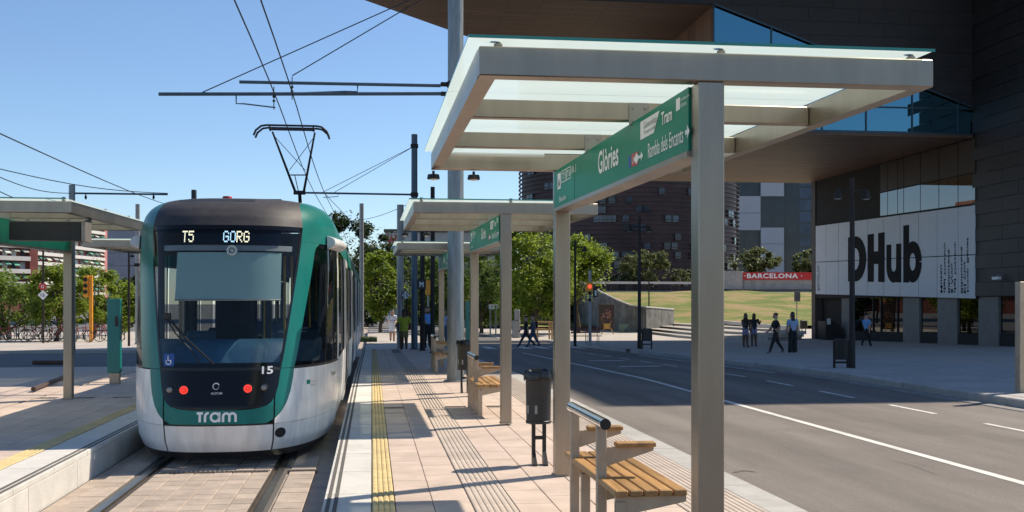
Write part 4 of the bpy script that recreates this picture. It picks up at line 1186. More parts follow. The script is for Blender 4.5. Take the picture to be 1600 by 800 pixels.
# ---- body behind the cab: five modules with doors, posts and bellows
PROF = [z for z in (-.20, -.1, 0, .3, .81)]
def sidewall(mb, s, y0, y1, zl, off=0.0):
    mb.grid(lambda u, z: (TXC + s*(itp(z, HWT) + off), u, z), [y0, y1], zl, flip=(s < 0))
ybreaks = [15.0, 21.4, 27.8, 34.2, 40.6, 46.5]
for i in range(5):
    y0, y1 = ybreaks[i] + (.0 if i == 0 else .32), ybreaks[i+1] - .32
    mb = MB()
    for s in (-1, 1): sidewall(mb, s, y0, y1, zs(-.17, .82, 8))
    sh = mb.build('side_panel', M['tram_white'], tram, 40)
    mb = MB()
    for s in (-1, 1): sidewall(mb, s, y0, y1, zs(2.30, 2.74, 10))
    mb.build('roof_edge', M['tram_teal'], tram, 40)
    mb = MB(); rz = [2.74, 2.80, 2.85, 2.88, 2.90]
    prof = [(TXC - itp(z, HWT), z) for z in rz] + [(TXC + itp(z, HWT), z) for z in rz[::-1]]
    mb.grid(lambda u, v: (prof[u][0], v, prof[u][1]), list(range(len(prof))), [y0, y1]); rf = mb.build('roof', M['tram_roof'], tram, 40)
    for (a, b, c0, c1, h) in ((-.8, .1, .4, 2.6, .10), (.2, .75, 1.0, 3.2, .12), (-.6, .5, 3.6, 5.0, .09)):
        mb = MB(); mb.rbox(TXC + a, TXC + b, y0 + c0, y0 + c1, 2.88, 2.90 + h, .03); mb.build('roof_box', M['pole_grey'], rf)
    for s in (-1, 1):
        n = 4
        for k in range(n):
            a = y0 + (y1-y0)*k/n; b = y0 + (y1-y0)*(k+1)/n
            mb = MB(); sidewall(mb, s, a + .05, b - .05, zs(.82, 2.30, 8), -.012); mb.build('side_window', M['side_glass'], tram, 40)
            mb = MB(); mb.grid(lambda u, z: (TXC + s*(itp(z, HWT) + .004), u, z), [b - .05, b + .05 if k < n-1 else b], zs(.82, 2.30, 8), flip=(s < 0)); mb.build('window_post', M['tram_white'] if k % 2 else M['tram_dark'], tram, 40)
        # pair of plug doors standing slightly proud, with bright edges
        yd = (y0 + y1)/2 + (.6 if i == 0 else 0)
        for q in (0, 1):
            a = yd - .66 + .67*q
            mb = MB()
            def dwall(za, zb2, ya, yb, of): mb.grid(lambda u, z: (TXC + s*(itp(z, HWT) + of), u, z), [ya, yb], zs(za, zb2, 10), flip=(s < 0))
            dwall(-.02, 2.28, a, a + .64, .030)
            for ya, fl in ((a, s > 0), (a + .64, s < 0)):
                mb.grid(lambda u, z: (TXC + s*(itp(z, HWT) + u), ya, z), [0, .030], zs(-.02, 2.28, 10), flip=fl)
            d_ = mb.build('door', M['tram_white'], tram, 40)
            mb = MB(); dwall(.12, 2.16, a + .07, a + .57, .034); mb.build('door_glass', M['panel_black'], d_, 40)
    if i:
        yb = ybreaks[i]
        mb = MB(); k = 9
        for j in range(k):
            r0 = .06 if j % 2 else .0
            ya, yb2 = yb - .32 + .64*j/k, yb - .32 + .64*(j+1)/k
            for s in (-1, 1): mb.grid(lambda u, z: (TXC + s*(itp(z, HWT) - .05 - (r0 if u == ya else .06 - r0)), u, z), [ya, yb2], zs(-.12, 2.74, 10), flip=(s < 0))
        mb.box(TXC - 1.05, TXC + 1.05, yb - .32, yb + .32, 2.70, 2.86)
        mb.build('bellows', M['rubber'], tram, 30)
mb = MB(); mb.box(TXC - 1.2, TXC + 1.2, 46.1, 46.3, -.1, 2.8); mb.build('rear_end', M['tram_teal'], tram)
mb = MB(); mb.box(TXC - 1.15, TXC + 1.15, 15.3, 46.1, .02, .06); mb.build('saloon_floor', M['interior'], tram)
mb = MB(); mb.box(TXC - 1.1, TXC + 1.1, 15.0, 46.0, 2.45, 2.5); mb.build('saloon_ceiling', M['pole_grey'], tram)
for y in (16.4, 18.6, 24.8, 31, 37.4, 43):
    for s in (-1, 1):
        mb = MB(); x = TXC + s*.62; mb.rbox(x-.42, x+.42, y, y+.42, .38, .48, .03); mb.rbox(x-.42, x+.42, y+.36, y+.44, .45, 1.15, .03); mb.build('passenger_seat', M['dash'], tram)
for y in (17, 24, 31, 37.6):
    mb = MB()
    for s in (-.78, .78):
        mb.lathe([(0, 0), (.27, 0), (.29, .02), (.29, .11), (.27, .13), (0, .13)], 0, 0, 20)
    w = MB()
    for s in (-1, 1):
        m_ = MB(); m_.lathe([(.06, -.06), (.29, -.06), (.30, -.04), (.30, .04), (.29, .06), (.06, .06)], 0, 0, 20)
        w = MB(); w.add([(TXC + s*.715 + z, y + x, -.29 + .302 + yy) for x, yy, z in m_.v], m_.f); w.build('wheel', M['rail'], tram, 40)
# roof beacon, aerial and pantograph
mb = MB(); mb.lathe([(.034, 2.88), (.034, 3.03), (.03, 3.04)], *(lambda p: (p.x, p.y))(atY(303, 300, 14.6)), 12); mb.build('aerial', M['tram_dark'], tram, 40)
mb = MB(); p = atY(355, 305, 14.6); mb.lathe([(.06, 2.88), (.06, 2.95), (.055, 2.96)], p.x, p.y, 14); mb.build('beacon', M['red'], tram, 40)
mb = MB(); p = atY(392, 308, 14.6); mb.rbox(p.x - .3, p.x + .42, 14.4, 15.2, 2.88, 2.915, .01); mb.build('roof_tray', M['tram_dark'], tram)
PY = 26.5
pan = thing  # pantograph is a part of the tram with its own pieces
hx0, hx1 = atY(418, 207, PY), atY(503, 207, PY); kn = atY(468, 301, PY); hz = hx0.z
mb = MB(); mb.tube([(kn.x, PY + 1.5, 2.95), kn], [.06, .04], 10); pn = mb.build('pantograph', M['tram_dark'], tram, 40)
mb = MB()
for xe, xk in ((atY(431, 215, PY).x, kn.x - .10), (atY(495, 215, PY).x, kn.x + .10)):
    mb.tube([(xk, PY, kn.z + .02), (xe, PY - .9, hz - .12)], [.032, .022], 8)
mb.tube([(kn.x - .14, PY, kn.z), (kn.x + .14, PY, kn.z)], .05, 8)
q = [(atY(455, 275, PY).x, atY(455, 275, PY).z), (atY(480, 275, PY).x, atY(480, 275, PY).z)]
mb.tube([(q[0][0], PY - .2, q[0][1]), (q[1][0], PY - .2, q[1][1])], .016, 6)
mb.tube([(kn.x - .02, PY, kn.z), (kn.x - .1, PY - .2, q[0][1])], .012, 6)
mb.tube([(atY(433, 222, PY).x, PY - .8, hz - .2), (atY(478, 268, PY).x, PY - .2, atY(478, 268, PY).z)], .008, 5)
mb.tube([(atY(494, 222, PY).x, PY - .8, hz - .2), (atY(453, 268, PY).x, PY - .2, atY(453, 268, PY).z)], .008, 5)
mb.build('upper_arm', M['tram_dark'], pn, 40)
for dy in (-1.1, -.72):
    mb = MB(); x0, x1 = hx0.x - .02, hx1.x + .02
    pts = [(x0 - .19, PY + dy, hz - .24), (x0 - .14, PY + dy, hz - .12), (x0 - .02, PY + dy, hz - .02), (x0 + .1, PY + dy, hz), (x1 - .1, PY + dy, hz), (x1 + .02, PY + dy, hz - .02), (x1 + .14, PY + dy, hz - .12), (x1 + .19, PY + dy, hz - .24)]
    mb.tube(pts, .024, 8); mb.build('collector_bar', M['tram_dark'], pn, 40)
mb = MB(); mb.tube([(hx0.x + .12, PY - .92, hz - .07), (hx1.x - .12, PY - .92, hz - .07)], .022, 8)
for x in (hx0.x + .15, hx1.x - .15): mb.tube([(x, PY - 1.1, hz), (x, PY - .92, hz - .10), (x, PY - .72, hz)], .016, 6)
mb.build('head_frame', M['tram_dark'], pn, 40)
mb = MB(); mb.add([TS(d, 2.90) for d in range(-90, 91, 10)], [tuple(range(19))]); mb.build('nose_roof_cap', M['tram_roof'], tram)
# ================================================================ the dark museum building with its overhang across the street
M['zinc'] = mat('dark_zinc', (0.040, 0.037, 0.039), 0.5, 0.35, 0.12, .8, 0.05, 20, rnd=.10)
def panelled(name, base, rows, offs, w, h, gap, rough, metal, joint, axis):
    """sheet-metal cladding: running-bond panels with thin recessed joints (bump) and a slight tone per panel"""
    m = bpy.data.materials.new(name); m.use_nodes = True
    nt = m.node_tree; N = nt.nodes; Lk = nt.links; b = N['Principled BSDF']
    b.inputs['Roughness'].default_value = rough; b.inputs['Metallic'].default_value = metal
    g = N.new('ShaderNodeNewGeometry'); sp = N.new('ShaderNodeSeparateXYZ'); cb = N.new('ShaderNodeCombineXYZ')
    Lk.new(g.outputs['Position'], sp.inputs[0])
    Lk.new(sp.outputs[axis[0]], cb.inputs[0]); Lk.new(sp.outputs[axis[1]], cb.inputs[1])
    br = N.new('ShaderNodeTexBrick'); br.inputs['Scale'].default_value = 1.0
    br.inputs['Brick Width'].default_value = w; br.inputs['Row Height'].default_value = h; br.inputs['Mortar Size'].default_value = gap
    br.inputs['Mortar Smooth'].default_value = 0.1; br.inputs['Bias'].default_value = 0.0
    br.inputs['Color1'].default_value = tuple(c*.8 for c in base) + (1,); br.inputs['Color2'].default_value = tuple(c*1.2 for c in base) + (1,)
    br.inputs['Mortar'].default_value = tuple(c*joint for c in base) + (1,)
    Lk.new(cb.outputs[0], br.inputs['Vector'])
    Lk.new(br.outputs['Color'], b.inputs['Base Color'])
    bp = N.new('ShaderNodeBump'); bp.inputs['Strength'].default_value = 0.5; bp.inputs['Distance'].default_value = 0.02; bp.invert = True
    Lk.new(br.outputs['Fac'], bp.inputs['Height']); Lk.new(bp.outputs[0], b.inputs['Normal'])
    return m
M['zinc_xz'] = panelled('zinc_panels_front', (0.041, 0.038, 0.040), 0, 0, 2.4, .62, .02, .5, .35, .7, ('X', 'Z'))
M['zinc_yz'] = panelled('zinc_panels_side', (0.041, 0.038, 0.040), 0, 0, 2.4, .62, .02, .5, .35, .7, ('Y', 'Z'))
M['soffit'] = panelled('soffit_panels', (0.155, 0.088, 0.058), 0, 0, 3.0, .42, .035, .55, .15, .55, ('X', 'Y'))
M['soffit_side'] = panelled('soffit_side_panels', (0.185, 0.105, 0.068), 0, 0, 1.2, 5.0, .03, .55, .15, .55, ('Y', 'Z'))
M['blue_glass'] = glass('blue_curtain_glass', (0.10, 0.30, 0.50), 0.8, 0.02, 5.5, refl=(.24, .55, .66))
M['mirror_glass'] = glass('shop_glass', (0.10, 0.10, 0.10), 0.5, 0.01, 1.9)
M['banner'] = mat('banner_white', (0.60, 0.61, 0.63), 0.6, 0, 0.03, 2, 0.05, 40)
M['pale_panel'] = mat('pale_concrete_panel', (0.20, 0.185, 0.165), 0.8, 0, 0.12, 2, 0.1, 60)
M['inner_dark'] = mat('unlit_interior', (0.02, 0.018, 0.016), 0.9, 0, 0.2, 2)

WX = 27.4                                     # street face
GY = 47.0                                     # glazed face under the overhang
Z_LO, Z_UP, Z_TOP = CAMZ + 7.6, CAMZ + 13.3, 30.0
mus = thing('museum_building', 'huge dark metal museum with brown soffit overhanging the street', 'building', (WX, GY, drop(GY)))
# main mass behind the street face
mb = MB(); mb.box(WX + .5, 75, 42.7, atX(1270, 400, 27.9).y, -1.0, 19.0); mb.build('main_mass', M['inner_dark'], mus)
mb = MB(); mb.box(WX + .5, 75, 29.6, atX(1270, 400, 27.9).y, 19.02, Z_TOP - .2); mb.build('upper_mass', M['zinc_yz'], mus)  # unseen near end shaped to shadow the road, raised so panes reflect sky
mb = MB(); mb.add([(WX, 29.5, -1), (WX, GY, -1), (WX, GY, Z_TOP), (WX, 29.5, Z_TOP)], [(3, 2, 1, 0)])
mb = MB(); mb.box(WX + .05, WX + .45, 42.5, GY - .01, CAMZ + .32, Z_TOP); mb.build('street_facade', M['zinc_yz'], mus)
# cladding sheets one by one where the picture shows them, each a hair out of line
def clip(poly, f):
    out = []
    for i in range(len(poly)):
        a, b = poly[i], poly[(i+1) % len(poly)]; fa, fb = f(a), f(b)
        if fa >= 0: out.append(a)
        if fa*fb < 0: k = fa/(fa-fb); out.append((a[0] + (b[0]-a[0])*k, a[1] + (b[1]-a[1])*k))
    return out
rngp = random.Random(4)
sm = MB(); sm.rbox(0, .05, -1.19, 1.19, .01, .61, .004); smm = sm.mesh('cladding_sheet', M['zinc'])
for r in range(22):
    for k in range(2):
        o = place(smm, 'cladding_sheet', (0, 45.75 - GY - 2.4*k - (1.2 if r % 2 else 0), CAMZ + .33 + .62*r - drop(GY)), mus)
        o.location.x = rngp.uniform(-.006, .0); o.rotation_euler = (0, rngp.uniform(-.0018, .0018), rngp.uniform(-.0012, .0012))
mb = MB(); mb.box(WX + .46, 75, 42.3, 42.69, -1, 19.0); mb.build('end_facade', M['zinc_xz'], mus)
# overhang: upper volume, brown underside and camera-facing front
poly = [(-1.3, GY), (5.25, 54.7), (15.1, 66.4), (WX + .4, 66.4), (WX + .4, GY)]
mb = MB(); mb.prism([(x, y, Z_UP + .05) for x, y in poly], (0, 0, Z_TOP - Z_UP)); mb.build('overhang_mass', M['zinc_xz'], mus)
mb = MB(); mb.prism([(x, y, Z_UP) for x, y in poly], (0, 0, .045)); mb.build('upper_soffit', M['soffit'], mus)
mb = MB(); mb.box(3.0, WX + .2, 35.8, GY - .02, 19.0, Z_TOP); mb.build('shadow_overhang', M['zinc_xz'], mus)  # unseen block, extended forward so its shadow falls across the platform
# glazed volume: brown left wall, lower soffit, glass front under a slanting edge
tl, tr = atY(1115, 8, GY), atY(1545, 170, GY)
GX0 = tl.x; zr = tr.z
mb = MB(); mb.add([(GX0, GY, Z_LO), (GX0, 66.0, Z_LO), (GX0, 66.0, Z_UP), (GX0, GY, Z_UP)], [(3, 2, 1, 0)]); mb.build('inner_wall', M['soffit_side'], mus)
mb = MB(); mb.prism([(GX0 - .1, GY - .1, Z_LO), (WX, GY - .1, Z_LO), (WX, 65.6, Z_LO), (GX0 - .1, 65.6, Z_LO)], (0, 0, .12)); mb.build('lower_soffit', M['soffit'], mus)
mb = MB(); mb.prism([(GX0 - .11, 65.6, Z_LO + .0), (WX, 65.6, Z_LO), (WX, 65.6, Z_UP), (GX0 - .11, 65.6, Z_UP)], (0, .3, 0)); mb.build('rear_wall', M['zinc_xz'], mus)
# front cladding above the slanting glass edge
def ztop(x): return Z_UP + (zr - Z_UP) * (x - GX0) / (WX - GX0)
mb = MB(); mb.prism([(GX0, GY - .06, Z_UP), (WX, GY - .06, zr), (WX, GY - .06, Z_TOP - .1), (-1.3, GY - .06, Z_TOP - .1), (-1.3, GY - .06, Z_UP)], (0, .05, 0)); mb.build('front_cladding', M['zinc_xz'], mus)
for r in range(12):
    for k in range(8):
        x0 = GX0 - 4 + 2.4*k + (1.2 if r % 2 else 0); z0 = zr - .6 + .62*r
        pl = clip([(x0 + .01, z0 + .01), (min(x0 + 2.39, WX), z0 + .01), (min(x0 + 2.39, WX), z0 + .61), (x0 + .01, z0 + .61)], lambda p: p[1] - (Z_UP + .1 + (zr - Z_UP)*(p[0] - GX0)/(WX - GX0)) if p[0] > GX0 else p[1] - Z_UP - .1)
        if len(pl) < 3 or x0 > WX - .1: continue
        yo = GY - .075 - rngp.uniform(0, .006); ty = rngp.uniform(-.0018, .0018)
        mb = MB(); mb.prism([(x, yo + ty*(x - x0), z) for x, z in pl], (0, .012, 0)); mb.build('cladding_sheet', M['zinc'], mus)
# glass panes between mullions
cols_x = [atY(x, 200, GY).x for x in (1115, 1205, 1284, 1353, 1425, 1497, 1545)]
zmid = atY(1400, 168, GY).z
for i in range(6):
    x0, x1 = cols_x[i] + .03, cols_x[i+1] - .03
    for lo, hi in ((Z_LO + .22, zmid), (zmid, None)):
        pts = [(x0, GY, lo), (x1, GY, lo)]
        t0, t1 = (hi, hi) if hi else (ztop(x0) - .05, ztop(x1) - .05)
        t0, t1 = min(t0, ztop(x0) - .05), min(t1, ztop(x1) - .05)
        if t0 <= lo + .03: continue
        if t1 <= lo + .02: t1 = lo + .02
        mb = MB(); mb.prism([(x0, GY, lo + .03), (x1, GY, lo + .03), (x1, GY, max(t1 - .03, lo + .04)), (x0, GY, t0 - .03)], (0, .04, 0)); mb.build('pane', M['blue_glass'], mus)
M['blue_metal'] = mat('blue_grey_frame', (0.05, 0.085, 0.115), .4, .5, .1, 3)
for i in range(7):
    x = cols_x[i]; mb = MB(); mb.box(x - .03, x + .03, GY - .05, GY + .06, Z_LO + .2, max(ztop(x), Z_LO + .5)); mb.build('mullion', M['blue_metal'], mus)
mb = MB(); mb.box(GX0, WX, GY - .051, GY + .05, zmid - .03, zmid + .03); mb.build('transom', M['blue_metal'], mus)
mb = MB(); mb.box(GX0 - .11, WX, GY - .12, GY + .06, Z_LO + .121, Z_LO + .22); mb.build('transom', M['blue_metal'], mus)
n_ = 8
mb = MB(); mb.prism([(GX0, GY - .09, Z_UP), (WX, GY - .09, zr), (WX, GY - .09, zr + .09), (GX0, GY - .09, Z_UP + .09)], (0, .028, 0)); mb.build('edge_trim', M['blue_metal'], mus)
# rooms behind the glass: floor plate, back wall, slanting beams
mb = MB(); mb.box(GX0 + .2, WX, GY + 3.5, GY + 3.7, Z_LO + .2, Z_UP); mb.build('room_wall', mat('room_wall', (.10, .14, .17), .8), mus)
for k in range(5):
    x = GX0 + 1.2 + 1.6*k; mb = MB(); mb.tube([(x, GY + .8, Z_LO + .3), (x + 3.4, GY + .8, Z_UP)], .09, 8); mb.build('slanting_beam', mat('room_beam', (.30, .36, .40), .6), mus)

# street face under the soffit: banner panels, dark upper glazing, ground floor
YF0 = atX(1268.5, 400, WX).y
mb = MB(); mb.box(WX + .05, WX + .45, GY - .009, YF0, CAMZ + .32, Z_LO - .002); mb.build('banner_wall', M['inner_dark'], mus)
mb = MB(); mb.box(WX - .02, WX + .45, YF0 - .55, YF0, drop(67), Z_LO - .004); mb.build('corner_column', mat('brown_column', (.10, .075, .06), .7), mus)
ybc = [atX(x, 400, WX).y for x in (1275, 1291.5, 1311, 1331, 1356, 1381, 1407, 1436, 1465, 1498, 1524.5)]
bz0, bz1 = CAMZ + .30, None
def btop(y):
    a, b = atX(1275, 353, WX), atX(1524.5, 320, WX); return a.z + (b.z - a.z)*(y - a.y)/(b.y - a.y)
def bbot(y):
    a, b = atX(1275, 460, WX), atX(1524.5, 467, WX); return a.z + (b.z - a.z)*(y - a.y)/(b.y - a.y)
def bmid(y): return bbot(y) + (btop(y) - bbot(y))*.47
bn = thing('museum_banner', 'white panelled banner with huge black lettering on the dark museum wall', 'banner', (WX, ybc[-1], 2))
for i in range(10):
    ya, yb = ybc[i] - .02, ybc[i+1] + .02
    for lo, hi in ((bbot, bmid), (bmid, btop)):
        mb = MB(); mb.prism([(WX - .03, ya, lo(ya) + .02), (WX - .03, yb, lo(yb) + .02), (WX - .03, yb, hi(yb) - .02), (WX - .03, ya, hi(ya) - .02)], (.06, 0, 0)); mb.build('panel', M['banner'], bn)
# big lettering, drawn as heavy strokes; u runs towards the camera
def bstroke(mb, pts, w, fn):
    P = [Vector(p) for p in pts]; n = len(P); vs = []
    for i, p in enumerate(P):
        t = (P[min(i+1, n-1)] - P[max(i-1, 0)]).normalized(); nn = Vector((-t.y, t.x))*w/2
        vs += [fn(*(p - nn)), fn(*(p + nn))]
    mb.add(vs, [(2*i, 2*i+1, 2*i+3, 2*i+2) for i in range(n-1)])
def bx(x): return atX(x, 400, WX).y
def letter(name, x0, x1, strokes):
    """strokes in a unit box (0..1 wide, 0..1 high = capital height)"""
    mb = MB(); ya, yb = bx(x0), bx(x1); dx = [0.0]
    def fn(u, v):
        y = ya + (yb - ya)*u
        base = atX(1340, 440, WX).z; cap = atX(1340, 366, WX).z
        b0, b1 = atX(1340, 440, WX), atX(1440, 442, WX); c0, c1 = atX(1340, 369, WX), atX(1415, 358, WX)
        zb_ = b0.z + (b1.z - b0.z)*(y - b0.y)/(b1.y - b0.y); zc = c0.z + (c1.z - c0.z)*(y - c0.y)/(c1.y - c0.y)
        return (WX - .036 - dx[0], y, zb_ + (zc - zb_)*v)
    for pts, w in strokes: 
        dx[0] += .003
        P = pts; n = len(P); vs = []
        for i in range(n):
            p = Vector(P[i]); q0 = Vector(P[max(i-1, 0)]); q1 = Vector(P[min(i+1, n-1)])
            t = (q1 - q0); t = Vector((t.x, t.y*1.25)).normalized(); nn = Vector((-t.y*w[0], t.x*w[1]))/2
            vs += [fn(*(p - nn)), fn(*(p + nn))]
        mb.add(vs, [(2*i, 2*i+1, 2*i+3, 2*i+2) for i in range(n-1)])
    mb.build(name, M['letter_dark'], bn)
def ar(cx, cy, rx, ry, a0, a1, n=14): return [(cx + rx*math.cos(R(a0 + (a1-a0)*i/n)), cy + ry*math.sin(R(a0 + (a1-a0)*i/n))) for i in range(n+1)]
letter('letter', 1327, 1354, [([(.16, 0), (.16, 1)], (.40, .3)), ([(.16, .87), (.4, .87)] + ar(.4, .5, .42, .37, 90, -90) + [(.16, .13)], (.40, .26))])
letter('letter', 1357, 1383, [([(.18, 0), (.18, 1)], (.38, .3)), ([(.82, 0), (.82, 1)], (.38, .3)), ([(.17, .5), (.83, .5)], (.3, .26))])
letter('letter', 1386, 1409, [([(.17, .74), (.17, .34)] + ar(.5, .30, .33, .20, 180, 360) + [(.84, .74)], (.34, .22)), ([(.84, 0), (.84, .74)], (.34, .3))])
letter('letter', 1412.5, 1441, [([(.16, 0), (.16, 1.07)], (.33, .3)), (ar(.52, .38, .33, .27, 0, 360, 24), (.33, .22))])
def vert(s_list, x0, x1, size):
    """small lines of text running upwards"""
    mb = MB()
    ya, yb = bx(x0), bx(x1); n = len(s_list); step = (ya - yb)/n
    for i, (s, ln) in enumerate(s_list):
        yl = ya - step*(i + .85)
        def fn(u, v): return (WX - .0365, yl + step*.75 - v, bbot(yl) + .25 + u)
        u = 0.0
        for wd in s.split():
            wl = ln*len(wd)/len(s); mb = MB(); text_on(mb, wd, fn, u, 0, wl, step*.7, .02); mb.build('small_lettering', M['letter_dark'], bn); u += ln*(len(wd) + 1)/len(s)
vert([('Museu', 1.35), ('del Disseny', 2.45)], 1470, 1480, 1)
vert([('Biblioteca', 2.1), ('i Arxiu', 1.4), ('del Disseny', 2.45)], 1482, 1496, 1)
vert([('Biblioteca', 2.2), ('El Clot', 1.5), ('Josep Benet', 2.6)], 1502, 1516, 1)
vert([('Dissseny'.replace('sss', 'ss') + ' Hub', 1.6), ('Barcelona', 1.5)], 1277.5, 1282, 1)
# upper glazing on the street face
ug = [atX(x, 300, WX).y for x in (1375, 1387, 1402.5, 1412, 1438, 1467, 1497, 1524)]
zt = atX(1450, 286, WX).z
for i in range(7):
    ya, yb = ug[i] - .03, ug[i+1] + .03
    mb = MB(); mb.prism([(WX + .0, ya, btop(ya) + .08), (WX + .0, yb, btop(yb) + .08), (WX + .0, yb, zt), (WX + .0, ya, zt)], (.03, 0, 0)); mb.build('upper_pane', M['mirror_bright'] if 'mirror_bright' in M else glass('upper_pane_glass', (.05, .05, .06), .3, .005, 2.6), mus)
    mb = MB(); mb.prism([(WX + .0, ya, zt + .06), (WX + .0, yb, zt + .06), (WX + .0, yb, Z_LO - .05), (WX + .0, ya, Z_LO - .05)], (.03, 0, 0)); mb.build('upper_panel', mat('brown_panel', (.045, .03, .025), .5, .2), mus)
# ground floor: glazed bays and pale panels, set back under the banner
gz0 = drop(55)
def bay(xa, xb, what):
    ya, yb = atX(xa, 500, WX + .25).y, atX(xb, 500, WX + .25).y
    z0, z1 = drop((ya+yb)/2) - .02, CAMZ + .31
    mb = MB()
    if what == 'panel':
        mb.box(WX + .2, WX + .40, yb + .02, ya - .02, z0, z1); mb.build('ground_panel', M['pale_panel'], mus)
    else:
        mb.box(WX + .30, WX + .33, yb + .05, ya - .05, z0 + .55, z1); mb.build('ground_window', M['mirror_glass'], mus)
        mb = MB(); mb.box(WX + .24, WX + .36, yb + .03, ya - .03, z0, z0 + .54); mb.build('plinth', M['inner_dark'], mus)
        mb = MB(); mb.box(WX + .24, WX + .36, yb - .02, yb + .03, z0, z1); mb.build('window_frame', M['black'], mus)
bay(1316, 1328, 'panel')
for a, b, k in ((1332, 1364, 'w'), (1364, 1376, 'w'), (1376, 1402, 'w'), (1402, 1412, 'w'), (1412, 1438, 'panel'), (1438, 1466, 'w'), (1466, 1497, 'panel'), (1497, 1530, 'w'), (1530, 1562, 'panel'), (1562, 1590, 'w'), (1590, 1640, 'panel')):
    bay(a, b, k)
# small camera on the wall
t = thing('security_camera', 'small white security camera on the dark museum wall', 'camera', tuple(atX(1568, 433, WX)))
p = atX(1568, 433, WX)
mb = MB(); mb.tube([(WX, p.y, p.z + .1), (WX - .25, p.y, p.z + .1), (WX - .3, p.y, p.z)], .025, 6); mb.build('bracket', M['pole_grey'], t)
mb = MB(); mb.rbox(WX - .42, WX - .2, p.y - .2, p.y + .25, p.z - .12, p.z + .02, .03); mb.build('housing', M['white'], t)
# ================================================================ background: buildings
def far(px, py, t):                            # a point at optical depth t
    d = ray(px, py); return Vector((d.x*t, d.y*t, CAMZ + d.z*t))
M['brick_red'] = mat('red_brick', (0.19, 0.055, 0.045), .85, 0, .2, .4)
M['flat_white'] = mat('balcony_white', (0.62, 0.59, 0.55), .8, 0, .08, .3)
M['awning_green'] = mat('awning_green', (0.08, 0.26, 0.19), .8, 0, .25, 2, rnd=.35)
M['awning_pale'] = mat('awning_pale', (0.50, 0.50, 0.44), .8, 0, .15, 2, rnd=.2)
M['far_window'] = mat('far_window', (0.035, 0.04, 0.05), .15, 0, .3, .5)
M['pink'] = mat('pink_render', (0.50, 0.20, 0.17), .8, 0, .1, .5)
M['greyblue'] = mat('grey_render', (0.30, 0.33, 0.37), .8, 0, .06, .2)

def flats(label, A, B_, depth, floors, top, fh, bays):
    """long block of flats between ground points A and B (left to right in view)"""
    t = thing('apartment_block', label, 'building', (A.x, A.y, -1))
    pink = M['pink'] if 'red and' in label else M['brick_red']
    d = (B_ - A); d.z = 0; Ln = d.length; u = d.normalized(); n = Vector((u.y, -u.x, 0))     # n faces the camera side
    if n.y > 0: n = -n
    def P(s, o, z): q = A + u*s + n*o; return (q.x, q.y, z)
    def bx(s0, s1, o0, o1, z0, z1):
        mb = MB(); vs = [P(s0,o0,z0),P(s1,o0,z0),P(s1,o1,z0),P(s0,o1,z0),P(s0,o0,z1),P(s1,o0,z1),P(s1,o1,z1),P(s0,o1,z1)]
        mb.add(vs, [(0,1,2,3),(7,6,5,4),(4,5,1,0),(5,6,2,1),(6,7,3,2),(7,4,0,3)]); return mb
    bx(0, Ln, -depth, 0, -1, top).build('wall', M['brick_red'], t)
    bx(Ln + .01, Ln + 2.2, -depth, 1.0, -1, top + .5).build('end_wall', pink, t)
    bx(-.3, Ln + .3, -depth, 1.5, top + .01, top + 1.2).build('roof', M['flat_white'], t)
    for f in range(floors):
        z = top - fh*(f + 1)
        if z < 3: break
        bx(0, Ln, .02, 1.3, z, z + 1.05).build('balcony', M['flat_white'], t)
        for k in range(bays):
            s = Ln*(k + .15)/bays; w = Ln/bays
            if random.random() < .85:
                bx(s, s + w*.55, .01, .06, z + 1.1, z + fh - .35).build('window', M['far_window'] if random.random() < .4 else (M['greyblue'] if random.random() < .5 else M['awning_pale']), t)
            if random.random() < .78:
                s2 = s + random.uniform(0, .15)*w; mb = MB(); h = random.uniform(.5, 1.1)
                vs = [P(s2, .1, z+fh-.25), P(s2+w*.6, .1, z+fh-.25), P(s2+w*.6, 1.45, z+fh-.25-h), P(s2, 1.45, z+fh-.25-h), P(s2, .1, z+fh-.45), P(s2+w*.6, .1, z+fh-.45), P(s2+w*.6, 1.45, z+fh-.45-h), P(s2, 1.45, z+fh-.45-h)]
                mb.add(vs, [(0,1,2,3),(7,6,5,4),(0,4,5,1),(1,5,6,2),(2,6,7,3),(3,7,4,0)])
                mb.build('awning', M['awning_green'] if random.random() < .68 else M['awning_pale'], t)
    return t
A, B_ = far(45, 474, 330), far(159, 474, 380); A.z = B_.z = -1
flats('red and white block of flats with green awnings, behind the opposite shelter', A, B_, 14, 12, far(159, 354, 380).z, 3.0, 12)
A, B_ = far(-170, 474, 240), far(43, 474, 268); A.z = B_.z = -1
flats('nearer white-banded block of flats at the edge of the picture', A, B_, 14, 10, far(20, 346, 262).z, 3.1, 14)
# grey blank block beside it
def block(name, label, cat, px0, px1, py, t, depth, m, parts):
    a, b = far(px0, 474, t), far(px1, 474, t); top = far((px0+px1)/2, py, t).z
    T = thing(name, label, cat, (a.x, a.y, -1))
    d = (b - a); Ln = d.length; u = d.normalized(); n = Vector((u.y, -u.x, 0))
    if n.y > 0: n = -n
    def P(s, o, z): q = a + u*s + n*o; return (q.x, q.y, z)
    def bx(s0, s1, o0, o1, z0, z1):
        mb = MB(); vs = [P(s0,o0,z0),P(s1,o0,z0),P(s1,o1,z0),P(s0,o1,z0),P(s0,o0,z1),P(s1,o0,z1),P(s1,o1,z1),P(s0,o1,z1)]
        return mb.add(vs, [(0,1,2,3),(7,6,5,4),(4,5,1,0),(5,6,2,1),(6,7,3,2),(7,4,0,3)])
    bx(0, Ln, -depth, 0, -1, top).build('wall', M[m], T)
    parts(T, bx, Ln, top, P)
    return T
